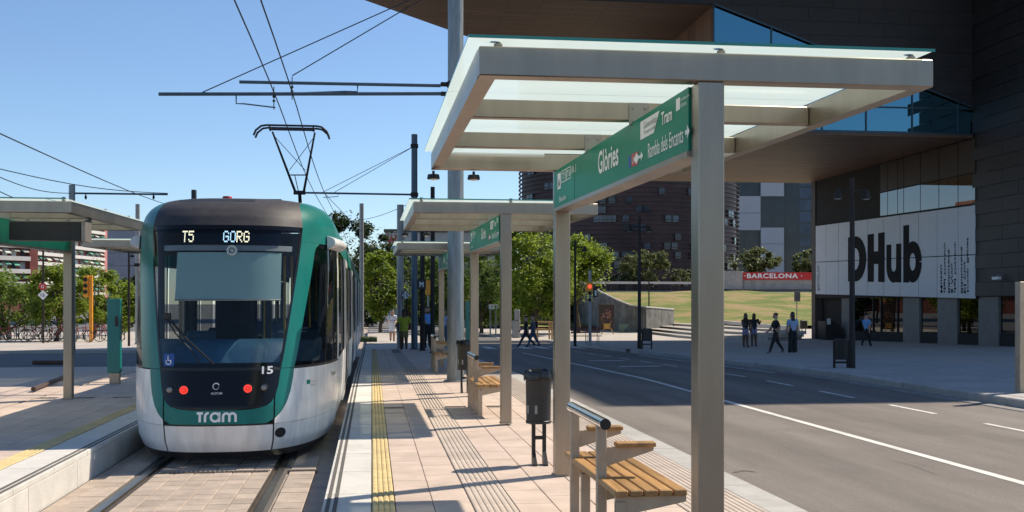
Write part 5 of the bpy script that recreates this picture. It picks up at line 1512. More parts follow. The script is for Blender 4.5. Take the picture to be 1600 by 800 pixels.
def grey_parts(T, bx, Ln, top, P):
    bx(-.2, Ln + .2, -12, .3, top, top + .8).build('parapet', M['flat_white'], T)
    for k in range(6): bx(Ln*.04, Ln*.96, .0, .05, top - 4 - 5*k, top - 3.85 - 5*k).build('joint', M['far_window'], T)
block('office_block', 'plain grey-blue block between the red flats and the tram', 'building', 166, 232, 359, 420, 14, 'greyblue', grey_parts)
def centre_parts(T, bx, Ln, top, P):
    bx(-.3, Ln + .3, -12, .4, top, top + .7).build('parapet', mat('centre_parapet', (.12, .12, .12), .7), T)
    for k in range(14):
        s = Ln*(k + .2)/14
        for r in range(2): bx(s, s + Ln/14*.65, .01, .08, top - 5.2 - 3.6*r, top - 3.6 - 3.6*r).build('window', M['far_window'], T)
    mb = bx(Ln*.0, Ln*.13, .1, .5, top - 3.6, top - .2); sb = mb.build('rooftop_sign', M['flat_white'], T)
    mb = MB()
    text_on(mb, 'W.', lambda u, v: P(u, .52, v), Ln*.012, top - 3.1, Ln*.10, 2.5, .04); mb.build('sign_letters', M['red'], sb)
block('long_building', 'long pale building with a red letter sign above the trees', 'building', 602, 790, 363, 240, 14, 'flat_white', centre_parts)
# dark office building with white square panels
def office_parts(T, bx, Ln, top, P):
    for r in range(14):
        for k in range(8):
            z1 = top - .4 - 2.9*r; s = Ln*(k + .06)/8
            if z1 < 2: continue
            bx(s, s + Ln/8*.86, .01, .1, z1 - 2.5, z1).build('window', M['far_window'] if (k < 6) else M['office_blue'], T)
    def pnl(xa, xb, ya, yb):
        s0, s1 = (xa-1147)/(1275-1147)*Ln, (xb-1147)/(1275-1147)*Ln
        z0, z1 = far(xa, yb, 260).z, far(xa, ya, 260).z
        bx(s0, s1, .05, .8, z0, z1).build('white_panel', M['office_white'], T)
    pnl(1171, 1197.5, 307, 333); pnl(1171, 1197.5, 333.6, 360); pnl(1198, 1225, 283, 307); pnl(1198, 1225, 356, 381); pnl(1198, 1225, 381.6, 407); pnl(1198, 1225, 407.6, 432); pnl(1198, 1225, 250, 282)
M['office_blue'] = mat('office_blue', (.05, .08, .13), .2, 0, .4, .4)
M['office_white'] = mat('office_white', (.66, .68, .70), .7, 0, .04, .3)
block('dark_office_building', 'dark glass office building with staggered pale square panels', 'building', 1120, 1290, 215, 260, 20, 'far_window', office_parts)

# round tower with horizontal louvres
tc = far(981, 474, 205); tr_ = 20.0
tw = thing('round_tower', 'huge round tower clad in dark horizontal louvres and scattered windows', 'tower', (tc.x, tc.y, -1))
M['tower_skin'] = mat('tower_skin', (.095, .055, .055), .6, .2, .4, .12)
M['louvre'] = mat('tower_louvre', (.10, .08, .082), .45, .3, .2, .2)
M['tower_win'] = mat('tower_window', (.055, .068, .09), .15, 0, .5, .5, rnd=.7)
prof = [(tr_, -1), (tr_, 70), (tr_*.97, 90), (tr_*.88, 110), (tr_*.68, 128), (tr_*.4, 139), (0.3, 144)]
mb = MB(); mb.lathe(prof, tc.x, tc.y, 64); mb.build('shaft', M['tower_skin'], tw, 40)
lv = MB(); lv.lathe([(tr_ + .25, -.06), (tr_ + .62, -.02), (tr_ + .62, .03), (tr_ + .25, .0)], 0, 0, 72, cap=False); lvm = lv.mesh('louvre', M['louvre'])
for k in range(66):
    o = place(lvm, 'louvre', (0, 0, 2.0 + .78*k), tw)
wm = MB(); wm.box(-.55, .55, -.38, .05, -.6, .6); wmm = wm.mesh('window', M['tower_win'])
random.seed(5)
for k in range(150):
    a = R(random.uniform(190, 352)); z = 3 + 1.56*random.randint(1, 26)
    o = place(wmm, 'window', (tr_*math.cos(a), tr_*math.sin(a), z), tw, a + R(90))
    if random.random() < .5: place(wmm, 'window', (tr_*math.cos(a + .065), tr_*math.sin(a + .065), z), tw, a + .065 + R(90))

# ================================================================ park mound, steps, ramp wall
M['lawn'] = None
def lawn_mat():
    m = bpy.data.materials.new('dry_lawn'); m.use_nodes = True; nt = m.node_tree; N = nt.nodes; Lk = nt.links; b = N['Principled BSDF']
    b.inputs['Roughness'].default_value = .95
    g = N.new('ShaderNodeNewGeometry'); mp = N.new('ShaderNodeMapping'); mp.inputs['Scale'].default_value = (.22, .30, .10)
    Lk.new(g.outputs['Position'], mp.inputs[0])
    n1 = N.new('ShaderNodeTexNoise'); n1.inputs['Scale'].default_value = 1.0; n1.inputs['Detail'].default_value = 8; n1.inputs['Roughness'].default_value = .62
    Lk.new(mp.outputs[0], n1.inputs['Vector'])
    r = N.new('ShaderNodeValToRGB'); e = r.color_ramp.elements
    e[0].position = .43; e[0].color = (.125, .165, .022, 1); e[1].position = .57; e[1].color = (.30, .215, .09, 1)
    x = e.new(.50); x.color = (.21, .205, .045, 1)
    Lk.new(n1.outputs['Fac'], r.inputs['Fac']); Lk.new(r.outputs[0], b.inputs['Base Color'])
    nb = N.new('ShaderNodeTexNoise'); nb.inputs['Scale'].default_value = 9; nb.inputs['Detail'].default_value = 6; bp = N.new('ShaderNodeBump'); bp.inputs['Strength'].default_value = .8; bp.inputs['Distance'].default_value = .15
    Lk.new(g.outputs['Position'], nb.inputs['Vector']); Lk.new(nb.outputs['Fac'], bp.inputs['Height']); Lk.new(bp.outputs[0], b.inputs['Normal'])
    return m
M['lawn'] = lawn_mat()
BASE = drop(80)
mb = MB()
def mound_z(y): 
    k = min(1, max(0, (y - 92)/40)); return BASE + .35 + (3.05 - BASE - .35)*(k*k*(3 - 2*k))
mb.grid(lambda u, v: (u, v, mound_z(v) + .10*math.sin(u*.31 + v*.2) + .06*math.sin(u*.9 - v*.5)), [12 + 2.0*i for i in range(55)], [91 + 2.2*i for i in range(19)])
tag(mb.build('lawn', M['lawn'], smooth=60), kind='structure')
mb = MB(); mb.grid(lambda u, v: (u, v, 3.12), [10, 40, 125], [131.5, 150]); mb.grid(lambda u, v: (u, 131.5, v), [10, 40, 125], [1.0, 3.12]); tag(mb.build('upper_path', M['plaza']), kind='structure')
mb = MB(); mb.grid(lambda u, v: (u, v, 3.3), [10, 140], [150.5, 330]); tag(mb.build('upper_ground', mat('upper_soil', (.09, .07, .045), .95, 0, .3, .2)), kind='structure')
# pale guard rail beyond the lawn
rl = thing('guard_rail', 'long pale beam rail on short dark posts above the lawn', 'railing', (30, 145, 3.1))
z1, z0 = far(1000, 439.5, 146).z, far(1000, 443.2, 146).z
xa, xb = far(925, 440, 146).x, far(1160, 440, 146).x
mb = MB(); mb.box(xa, xb, 144.6, 145.2, z0, z1); mb.build('beam', M['office_white_rail'] if 'office_white_rail' in M else mat('rail_beam', (.55, .53, .49), .7), rl)
for k in range(9):
    x = xa + (xb-xa)*(k+.3)/9; mb = MB(); mb.box(x, x + .8, 144.7, 145.1, 3.1, z0); mb.build('post', M['pole_dark'], rl)
for px in (1051.5, 1060):
    p = far(px, 452, 139); mb = MB(); mb.rbox(p.x-.2, p.x+.2, p.y-.2, p.y+.2, 3.1, far(px, 447.5, 139).z + .2, .05)
    tag(mb.build('bollard', M['pole_dark'], None, loc=(p.x, p.y, 3.1)), 'stubby dark bollard on the path above the lawn, ' + ('the one farther from the big pillar' if px < 1055 else 'the one nearer the big pillar'), 'bollard', 'bollards above the lawn')
# red city-name wall
t_ = 148.0
cw_ = thing('name_wall', 'concrete wall with a red strip bearing a city name in white capitals', 'wall', tuple(far(1160, 450, t_)))
def q3(px, py, d=0): v = far(px, py, t_ + d); return (v.x, v.y, v.z)
def slab4(x0, x1, y0, y1, th, name, m, par, d=0):
    mb = MB(); mb.prism([q3(x0, y1, d), q3(x1, y1, d), q3(x1, y0, d), q3(x0, y0, d)], tuple(ray(1200, 474).normalized()*th)); return mb.build(name, M[m], par)
slab4(1161, 1290, 437.2, 452, 3, 'wall_body', 'concrete', cw_)
rs = slab4(1160.5, 1290, 425.5, 437.0, 2.6, 'red_strip', 'red', cw_, -.2)
mb = MB(); text_on(mb, 'BARCELONA', lambda u, v: q3(u, 434.8 - v, -.25), 1167, 0, 80, 7.6, .035, spacing=1.1); mb.build('capitals', M['letter'], rs)
for a in (1163, 1251.5):
    mb = MB(); mb.add([q3(a, 431.8, -.25), q3(a + 1.6, 431.8, -.25), q3(a + 1.6, 430.2, -.25), q3(a, 430.2, -.25)], [(0,1,2,3)]); mb.build('dot', M['letter'], rs)
slab4(1125, 1160.3, 423.5, 452, 6, 'end_block', 'concrete', cw_, -.6)
# ramp wall (curving parapet)
rw = thing('ramp_wall', 'stained concrete ramp wall curving up beside the lawn steps', 'wall', (16, 82, BASE))
tops = [(897, 436, 100), (935, 455, 92), (965, 470, 86), (985, 478, 84), (1010, 480.5, 83), (1053, 484, 88)]
bots = [(897, 520), (935, 521), (965, 521), (985, 520), (1010, 518), (1053, 509)]
front = []; 
for (x, y, t0), (bx_, by) in zip(tops, bots):
    a = far(x, y, t0); front.append((Vector((a.x, a.y, BASE - .3)), a))
for i in range(len(front)-1):
    (b0, t0), (b1, t1) = front[i], front[i+1]
    off = Vector((.25, .9, 0))
    mb = MB(); mb.add([b0, b1, t1, t0, b0+off, b1+off, t1+off, t0+off], [(0,1,2,3), (3,2,6,7), (1,5,6,2), (4,7,6,5), (0,3,7,4)]); mb.build('wall_segment', M['stained'] if 'stained' in M else mat('stained_concrete', (.20, .20, .19), .9, 0, .45, .9, .3, 8, streak=.3), rw)
    mb = MB(); up = Vector((0, 0, .10)); o2 = Vector((-.04, -.12, 0)); mb.add([t0+o2+up*.02, t1+o2+up*.02, t1+off*1.4+up*.02, t0+off*1.4+up*.02, t0+o2+up, t1+o2+up, t1+off*1.4+up, t0+off*1.4+up], [(0,3,2,1), (4,5,6,7), (0,1,5,4), (1,2,6,5), (2,3,7,6), (3,0,4,7)]); mb.build('coping', M['coping'], rw)
# painted teal triangle on the wall
mb = MB(); Yw = front[3][1]
tri = [far(x, y, 82.2) for x, y in ((967, 506), (984, 506), (973, 519.5), (967, 519.5))]
mb.prism(tri, (0, .03, 0)); mb.build('painted_patch', mat('faded_teal', (.14, .22, .21), .9), rw)
# steps: long treads rising towards the lawn
M['tread'] = mat('step_tread', (.38, .345, .305), .85, 0, .1, 1.5)
st = thing('plaza_steps', 'long pale stone steps rising from the plaza towards the lawn', 'steps', (22, 72, BASE))
risers = [[(1019, 522), (1060, 527.5), (1131, 534.5), (1200, 537.5), (1250, 533)], [(1030, 517), (1060, 521.5), (1131, 528), (1200, 531), (1253, 529)], [(1042, 512.5), (1080, 517), (1131, 521), (1200, 525), (1256, 525)], [(1052, 508.5), (1090, 511), (1131, 513.5), (1200, 518), (1260, 521)]]
for k, pl in enumerate(risers):
    z0 = BASE + .0 + .15*k; z1 = z0 + .15
    pts = [gp(x, y, z0) for x, y in pl]
    far_pts = [p + Vector((6, 16, 0)) for p in pts]
    mb = MB(); n = len(pts)
    vs = [(p.x, p.y, z0 - .05) for p in pts] + [(p.x, p.y, z1) for p in pts] + [(p.x + .5, p.y + 22, z1 + .0005*k) for p in pts]
    fs = [(i, i+1, n+i+1, n+i) for i in range(n-1)] + [(n+i, n+i+1, 2*n+i+1, 2*n+i) for i in range(n-1)]
    mb.add(vs, fs); mb.build('step', M['tread'], st)
# low kerb along the lawn
mb = MB(); pl = [gp(x, y, BASE + .62) for x, y in ((1053, 497), (1131, 503), (1200, 509), (1250, 513))]
vs = [(p.x, p.y, BASE + .45) for p in pl] + [(p.x, p.y, BASE + .72) for p in pl] + [(p.x + .4, p.y + 1.2, BASE + .72) for p in pl]; n = len(pl)
mb.add(vs, [(i, i+1, n+i+1, n+i) for i in range(n-1)] + [(n+i, n+i+1, 2*n+i+1, 2*n+i) for i in range(n-1)])
tag(mb.build('lawn_kerb', M['coping']), kind='structure')

# ================================================================ trees
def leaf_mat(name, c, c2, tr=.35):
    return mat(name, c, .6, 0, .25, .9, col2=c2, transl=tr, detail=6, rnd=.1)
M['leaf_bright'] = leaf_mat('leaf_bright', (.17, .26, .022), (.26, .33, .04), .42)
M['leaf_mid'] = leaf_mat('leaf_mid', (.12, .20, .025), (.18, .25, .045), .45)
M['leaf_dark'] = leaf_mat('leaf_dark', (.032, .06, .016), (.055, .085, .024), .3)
M['leaf_olive'] = leaf_mat('leaf_olive', (.11, .145, .04), (.16, .18, .06))
M['bark'] = mat('bark', (.09, .07, .05), .9, 0, .3, 6, .4, 20)
def tree(label, base, height, cx_r, cz_r, crown_z, m, n=5200, leaf=.24, group='street trees', seed=1, clumps=36, trunk_r=.14, name='street_tree', low=0.0):
    """tapered trunk with limbs; crown = leaves gathered in uneven clumps"""
    rng = random.Random(seed)
    t = thing(name, label, 'tree', tuple(base), group)
    bx_, by_, bz_ = base
    mb = MB()
    top = bz_ + crown_z
    mid = Vector((bx_ + rng.uniform(-.2, .2), by_, bz_ + (crown_z - cz_r)*.9 + .3))
    mb.tube([(bx_, by_, bz_ - .1), (bx_ + .03, by_, bz_ + .4), mid, (bx_ + rng.uniform(-.3, .3), by_ + rng.uniform(-.3, .3), top + cz_r*.3)], [trunk_r*1.25, trunk_r, trunk_r*.75, trunk_r*.2], 8)
    cl = []
    for k in range(clumps):
        while True:
            v = Vector((rng.uniform(-1, 1), rng.uniform(-1, 1), rng.uniform(-1, 1)))
            if v.length < 1: break
        v = v.normalized() * (v.length**.45)
        if v.z < -.55 and abs(v.x) > .6: v.z *= .4
        s = rng.uniform(.70, .98)
        c = Vector((bx_ + v.x*cx_r*s, by_ + v.y*cx_r*s, top + v.z*cz_r*s))
        r = rng.uniform(.15, .36) * min(cx_r, cz_r)
        cl.append((c, r))
        if k < 9: 
            mm = mid.lerp(c, .5) + Vector((rng.uniform(-.3, .3), rng.uniform(-.3, .3), rng.uniform(-.1, .4)))
            mb.tube([mid + Vector((0, 0, rng.uniform(-.4, .3))), mm, c], [trunk_r*.42, trunk_r*.28, trunk_r*.08], 5)
    mb.build('trunk', M['bark'], t, 60)
    lv = MB(); vs = lv.v; fs = lv.f
    for i in range(int(n*1.45)):
        c, r = cl[rng.randrange(len(cl))]
        if rng.random() < .07:
            v = Vector((rng.gauss(0, 1), rng.gauss(0, 1), rng.gauss(0, 1))).normalized()*rng.random()**.3
            p = Vector((bx_ + v.x*cx_r, by_ + v.y*cx_r, top + v.z*cz_r))
        else:
            v = Vector((rng.gauss(0, 1), rng.gauss(0, 1), rng.gauss(0, 1))).normalized()*(r*rng.random()**.35)*rng.uniform(.8, 1.25)
            v.z *= .75; p = c + v
        a = Vector((rng.gauss(0, 1), rng.gauss(0, 1), rng.gauss(0, .6))).normalized(); b = a.cross(Vector((rng.gauss(0, .5), rng.gauss(0, .5), 1))).normalized()
        s = leaf*rng.uniform(.6, 1.3)
        o = len(vs)
        vs.extend([tuple(p - a*s*.5), tuple(p + b*s*.28 + a*s*.05), tuple(p + a*s*.5), tuple(p - b*s*.28 + a*s*.05)])
        fs.append((o, o+1, o+2, o+3)); lv.mi.append(0)
    lv.build('crown', M[m], t)
    return t
def tree_px(label, px, pbase, Y, ptop, pbot, half, m, seed, n=5200, leaf=.24, group='street trees', zbase=None, **kw):
    """crown spans photo rows ptop..pbot and +-half columns round px, at distance Y"""
    z0 = drop(Y) if zbase is None else zbase
    p = atY(px, 474, Y); s = (p.x*SY + Y*CY)/FPX
    zt, zb2 = CAMZ + (474-ptop)*s, CAMZ + (474-pbot)*s
    return tree(label, (p.x, Y, z0), zt - z0, half*s, (zt-zb2)/2, (zt+zb2)/2 - z0, m, n, leaf, group, seed, **kw)
L_ = 'trees beyond the bicycles'
tree_px('broad tree at the far left edge, above the parked bicycles', 14, 530, 72, 418, 530, 66, 'leaf_mid', 21, 5200, group=L_)
tree_px('bright bushy tree between the red-ringed sign and the shelter pillar', 88, 530, 68, 404, 522, 52, 'leaf_bright', 22, 5600, group=L_)
tree_px('bright tree just right of the opposite shelter pillar', 146, 530, 74, 402, 518, 40, 'leaf_bright', 23, 4200, group=L_)
tree_px('low rounded tree behind the teal totem', 182, 530, 80, 434, 520, 38, 'leaf_bright', 24, 4200, group=L_)
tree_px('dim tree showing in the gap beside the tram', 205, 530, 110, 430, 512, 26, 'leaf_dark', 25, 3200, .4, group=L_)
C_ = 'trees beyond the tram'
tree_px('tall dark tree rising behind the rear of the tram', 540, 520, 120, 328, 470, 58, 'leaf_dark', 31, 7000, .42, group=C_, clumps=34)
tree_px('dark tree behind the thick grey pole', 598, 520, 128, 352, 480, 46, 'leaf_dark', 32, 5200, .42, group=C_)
tree_px('bright green tree just right of the pale grey pole', 594, 520, 84, 386, 508, 36, 'leaf_bright', 33, 5600, .28, group=C_)
tree_px('green tree seen between the pole and the farthest shelter', 640, 520, 92, 380, 515, 42, 'leaf_mid', 34, 4600, .3, group=C_)
tree_px('shaded tree behind the M sign', 695, 520, 88, 376, 512, 50, 'leaf_mid', 35, 6000, .3, group=C_)
R_ = 'trees along the far side of the road'
tree_px('leafy tree right of the teal totem, under the second shelter roof', 752, 525, 82, 362, 508, 62, 'leaf_mid', 41, 5600, .28, group=R_)
tree_px('big bright tree between the second and third shelter pillars', 832, 525, 76, 352, 506, 72, 'leaf_bright', 42, 14000, .27, group=R_, clumps=36)
tree_px('bright tree overhanging the red signal, right of the second pillar', 904, 525, 80, 366, 478, 54, 'leaf_bright', 43, 9500, .26, group=R_)
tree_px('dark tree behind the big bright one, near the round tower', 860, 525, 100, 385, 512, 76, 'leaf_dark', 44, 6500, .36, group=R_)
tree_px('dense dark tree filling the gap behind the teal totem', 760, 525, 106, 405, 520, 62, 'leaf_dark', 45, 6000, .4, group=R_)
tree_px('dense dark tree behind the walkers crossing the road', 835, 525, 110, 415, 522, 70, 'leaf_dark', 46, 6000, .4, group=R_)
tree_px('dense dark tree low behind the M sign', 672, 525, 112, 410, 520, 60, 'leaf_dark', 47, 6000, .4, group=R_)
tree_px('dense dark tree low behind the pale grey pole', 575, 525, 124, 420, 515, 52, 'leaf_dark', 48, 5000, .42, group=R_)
U_ = 'trees above the lawn'
tree_px('olive-green tree in front of the round tower behind the tall lamp post', 1005, 440, 152, 388, 446, 44, 'leaf_olive', 51, 5200, .42, group=U_, zbase=3.2)
tree_px('low shrub at the foot of the round tower beside the big pillar', 1065, 440, 153, 418, 446, 20, 'leaf_olive', 52, 1600, .34, group=U_, zbase=3.2, name='shrub', trunk_r=.06)
tree_px('round tree behind the red city-name wall', 1178, 440, 156, 385, 430, 44, 'leaf_olive', 53, 4600, .42, group=U_, zbase=3.2)
tree_px('tree half hidden by the museum corner', 1266, 440, 158, 388, 432, 32, 'leaf_olive', 54, 3600, .42, group=U_, zbase=3.2)
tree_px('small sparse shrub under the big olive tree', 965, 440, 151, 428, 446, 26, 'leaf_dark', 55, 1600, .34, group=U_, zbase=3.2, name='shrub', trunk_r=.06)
# low planting beside the tracks
mb = MB(); rng = random.Random(9); c0 = gp(572, 532, drop(50))
for i in range(900):
    p = Vector((c0.x + rng.uniform(-.55, .55), c0.y + rng.uniform(-2.5, 2.5), drop(50))); h = rng.uniform(.05, .22)
    a = Vector((rng.uniform(-1, 1), rng.uniform(-1, 1), 0)).normalized()*.03
    mb.add([p - a, p + a, p + Vector((rng.uniform(-.06, .06), rng.uniform(-.06, .06), h))], [(0, 1, 2)])
tag(mb.build('grass_patch', M['leaf_olive']), 'small patch of dry grass beside the track end', 'grass', kind='stuff')

def brick_parts(T, bx, Ln, top, P):
    for r in range(9):
        z = top - 3.4*(r + 1)
        bx(-.2, Ln + .2, .0, .9, z, z + .5).build('cornice', M['flat_white'], T)
        for k in range(12): bx(Ln*(k+.2)/12, Ln*(k+.75)/12, .01, .1, z + .9, z + 2.8).build('window', M['far_window'], T)
    for a, b, h in ((.1, .3, 4.5), (.42, .55, 7.0), (.7, .92, 4.0)): bx(Ln*a, Ln*b, -8, -1, top, top + h).build('roof_house', M['brick_brown'], T)
M['brick_brown'] = mat('brown_brick', (.22, .10, .065), .85, 0, .15, .5)  # one brown brick colour for walls and roof houses
block('brick_building', 'brown brick building beyond the left picture edge, mirrored in the museum glazing', 'building', -420, -150, 285, 250, 16, 'brick_brown', brick_parts)
# ================================================================ street furniture
def ground_at(px, py, z):                       # a foot point on ground of about this height, following the fall of the street
    p = gp(px, py, z)
    for _ in range(4): p = gp(px, py, z if p.y < 20 else drop(p.y) + (z - 0))
    return p
def lamp_post(px, pfoot, ptop, plamp, label, r=.075, arms=(-.40, .40), base=0.0):
    p = ground_at(px, pfoot, base); top = atY(px, ptop, p.y).z; zl = atY(px, plamp, p.y).z
    t = thing('lamp_post', label, 'lamp post', tuple(p), 'dark lamp posts beyond the road')
    mb = MB(); mb.lathe([(r*1.15, p.z), (r*1.15, p.z + .8), (r, p.z + .82), (r*.85, top)], p.x, p.y, 12); mb.build('shaft', M['pole_dark'], t, 40)
    for a in arms:
        mb = MB(); mb.tube([(p.x, p.y, zl + .12), (p.x + a, p.y, zl + .12)], .03, 6); mb.build('arm', M['pole_dark'], t)
        x = p.x + a
        mb = MB(); mb.lathe([(.04, zl + .16), (.06, zl + .1), (.12, zl - .06), (.115, zl - .075)], x, p.y, 12); h = mb.build('lamp_head', M['pole_dark'], t, 40)
        mb = MB(); mb.lathe([(.09, zl - .076), (.03, zl - .09)], x, p.y, 12); mb.build('lens', M['letter'], h, 40)
    return t, p
lamp_post(999, 545, 338, 359, 'tall dark lamp post in front of the lawn, with two lamps')
lamp_post(1331.5, 576, 278, 306, 'tall dark lamp post crossing the white banner', .066, (-.36, .36))
lamp_post(898.5, 541, 376, 390, 'slim dark lamp post against the bright tree', .06, (.45,))
lamp_post(1014, 518, 436, 446, 'thin dark post behind the ramp wall, right of the tall lamp post', .06, (.3,))
lamp_post(947, 500, 430, 438, 'thin dark post rising behind the ramp wall above the poster', .06, (-.3,))
def info_board(px0, px1, yt, yb, yf, label, base=0.0):
    p = ground_at((px0+px1)/2, yf, base); Y = p.y
    a, b = atY(px0, yb, Y), atY(px1, yt, Y)
    t = thing('notice_board', label, 'board', tuple(p), 'dark boards beside lamp posts')
    mb = MB(); mb.rbox(a.x + .04, b.x - .04, Y - .05, Y + .05, a.z, b.z, .02); mb.build('panel', M['black'], t)
    for x in (a.x, b.x - .05):
        mb = MB(); mb.rbox(x, x + .05, Y - .03, Y + .03, p.z, b.z - .05, .008); mb.build('leg', M['pole_dark'], t)
    zc = p.z + (a.z - p.z)*.55
    mb = MB(); mb.box(a.x + .05, b.x - .05, Y - .02, Y + .02, zc, zc + .05); mb.build('cross_bar', M['pole_dark'], t)
info_board(1002.5, 1019, 513, 533, 546, 'small black board on a frame beside the tall lamp post by the steps')
info_board(1302, 1326, 529, 562, 575, 'large black board on a frame beside the lamp post crossing the banner')
# pedestrian signal with red lamp (right)
p = ground_at(922, 541, 0.0); Y = p.y
t = thing('traffic_signal', 'orange traffic signal showing red, beyond the second pillar', 'signal', tuple(p), 'orange traffic signals')
mb = MB(); mb.lathe([(.07, p.z), (.07, p.z + 3.4), (.06, p.z + 3.45)], p.x, Y, 10); mb.build('post', M['pole_grey'], t, 40)
a, b = atY(914.5, 470, Y), atY(925, 441, Y)
mb = MB(); mb.rbox(a.x, b.x, Y - .25, Y - .02, a.z + .4, b.z, .04); hd = mb.build('signal_head', M['orange'], t)
for k in range(3):
    z = b.z - .2 - .3*k
    mb = MB(); mb.lathe([(.08, 0), (.075, .02), (0, .03)], 0, 0, 12, cap=False); m2 = MB(); m2.add([((a.x+b.x)/2 + x, Y - .252 - w, z + y) for x, y, w in mb.v], mb.f); m2.build('lamp', mat('signal_red', (.6, .03, .02), .3, 0, .02, 3, emit=(1.0, .06, .03), estr=1.8) if k == 0 else M['pole_dark'], hd)
a, b = atY(926, 464, Y), atY(932.5, 448, Y)
mb = MB(); mb.rbox(a.x, b.x, Y - .2, Y, a.z, b.z, .03); bx2 = mb.build('pedestrian_head', M['black'], t)
mb = MB(); mb.box(a.x + .06, b.x - .06, Y - .204, Y - .201, a.z + .06, a.z + .3); mb.build('symbol', M['letter'], bx2)
# orange signal on the left
p = ground_at(138, 534, -.03); Y = p.y
t = thing('traffic_signal', 'tall orange traffic signal left of the teal totem', 'signal', tuple(p), 'orange traffic signals')
a, b = atY(139, 534, Y), atY(143, 430, Y)
mb = MB(); mb.rbox(a.x, b.x + .05, Y, Y + .16, p.z, b.z, .02); mb.build('post', M['orange'], t)
a, b = atY(130.5, 464, Y), atY(138.5, 431, Y)
mb = MB(); mb.rbox(a.x, b.x, Y - .1, Y + .15, a.z, b.z, .03); hd = mb.build('signal_head', M['orange'], t)
for k in range(3):
    z = b.z - .22 - .36*k; mb = MB(); mb.lathe([(.12, 0), (.12, .1), (.10, .1), (.09, .02), (0, .02)], 0, 0, 12, cap=False); m2 = MB(); m2.add([((a.x+b.x)/2 + x, Y - .1 - w, z + y) for x, y, w in mb.v], mb.f); m2.build('lamp', M['black'], hd)
# second small orange signal seen past the M sign
p = Vector((atY(669, 474, 58).x, 58, drop(58))); t = thing('traffic_signal', 'small orange signal behind the M sign', 'signal', tuple(p), 'orange traffic signals')
mb = MB(); mb.lathe([(.05, p.z), (.05, p.z + 3.2)], p.x, 58, 8); mb.build('post', M['pole_grey'], t)
a, b = atY(665, 461, 58), atY(673, 438, 58); mb = MB(); mb.rbox(a.x, b.x, 57.8, 57.98, a.z, b.z, .03); mb.build('signal_head', M['orange'], t)
# post with round red and diamond signs (left)
p = ground_at(67.5, 536, -.03); Y = p.y
t = thing('sign_post', 'dark post with a round red sign over a white diamond, among the left trees', 'sign', tuple(p))
mb = MB(); mb.lathe([(.06, p.z), (.055, atY(67, 386, Y).z)], p.x, Y, 10); mb.build('post', M['pole_dark'], t, 40)
c = atY(67, 448, Y); mb = MB(); mb.lathe([(.2, 0), (.2, .03), (0, .03)], 0, 0, 18, cap=False); m2 = MB(); m2.add([(c.x + x, Y - .07 - w, c.z + y) for x, y, w in mb.v], mb.f); rd = m2.build('round_sign', M['red'], t)
m2 = MB(); text_on(m2, 'G', lambda u, v: (u, Y - .105, v), c.x - .08, c.z - .09, .17, .18, .01); m2.build('symbol', M['letter'], rd)
c = atY(67.5, 461, Y); s = .27; mb = MB(); mb.prism([(c.x-s, Y-.08, c.z), (c.x, Y-.08, c.z-s), (c.x+s, Y-.08, c.z), (c.x, Y-.08, c.z+s)], (0, .02, 0)); dp = mb.build('diamond_sign', M['letter'], t)
mb = MB(); text_on(mb, '15', lambda u, v: (u, Y - .083, v), c.x - .11, c.z - .09, .2, .17, .02); mb.build('number', M['letter_dark'], dp)
# dark post just left of the tram
p = Vector((atY(201.5, 474, 55).x, 55, drop(55) - .03)); t = thing('post', 'slim dark post squeezed between the totem and the tram', 'pole', tuple(p), 'street posts')
mb = MB(); mb.lathe([(.06, p.z), (.05, atY(201, 395, 55).z)], p.x, 55, 10); mb.build('shaft', M['pole_dark'], t, 40)
mb = MB(); z = atY(200, 415, 55).z; mb.tube([(p.x, 55, z), (p.x + .35, 55, z)], .025, 6); mb.rbox(p.x + .25, p.x + .55, 54.9, 55.1, z - .05, z + .12, .03); mb.build('fitting', M['pole_dark'], t)
# distant slim lamp posts above the left trees
for px, yt, lab in ((172.5, 413, 'slim far lamp post with a single head, nearer the shelter pillar'), (184, 430, 'slim far lamp post with a curved double head, nearer the tram')):
    q = far(px, 474, 160); t = thing('lamp_post', lab, 'lamp post', (q.x, q.y, -1), 'far lamp posts'); zt2 = far(px, yt, 160).z
    mb = MB(); mb.lathe([(.12, -1), (.08, zt2)], q.x, q.y, 8); mb.build('shaft', M['pole_grey'], t); mb = MB(); mb.rbox(q.x - .3, q.x + .5, q.y - .1, q.y + .1, zt2, zt2 + .2, .04); mb.build('lamp_head', M['pole_grey'], t)
# fallen bar barrier and dark slab on the left road
a, b = gp(52, 608, .06), gp(101, 588, .06)
mb = MB(); mb.tube([a, a.lerp(b, .5), b], .042, 8)
tag(mb.build('floor_rail', mat('brown_arm', (.07, .04, .03), .6), None, loc=(a.x, a.y, 0)), 'dark bar lying on the opposite platform behind the shelter pillar', 'rail')
p = gp(78, 569, drop(35) - .15); mb = MB(); mb.rbox(p.x - .5, p.x + .5, p.y - .15, p.y + .15, p.z, p.z + .12, .03)
tag(mb.build('road_stop', mat('brown_stop', (.10, .05, .035), .7), None, loc=(p.x, p.y, p.z)), 'low brown stop block on the shaded cross road', 'block')

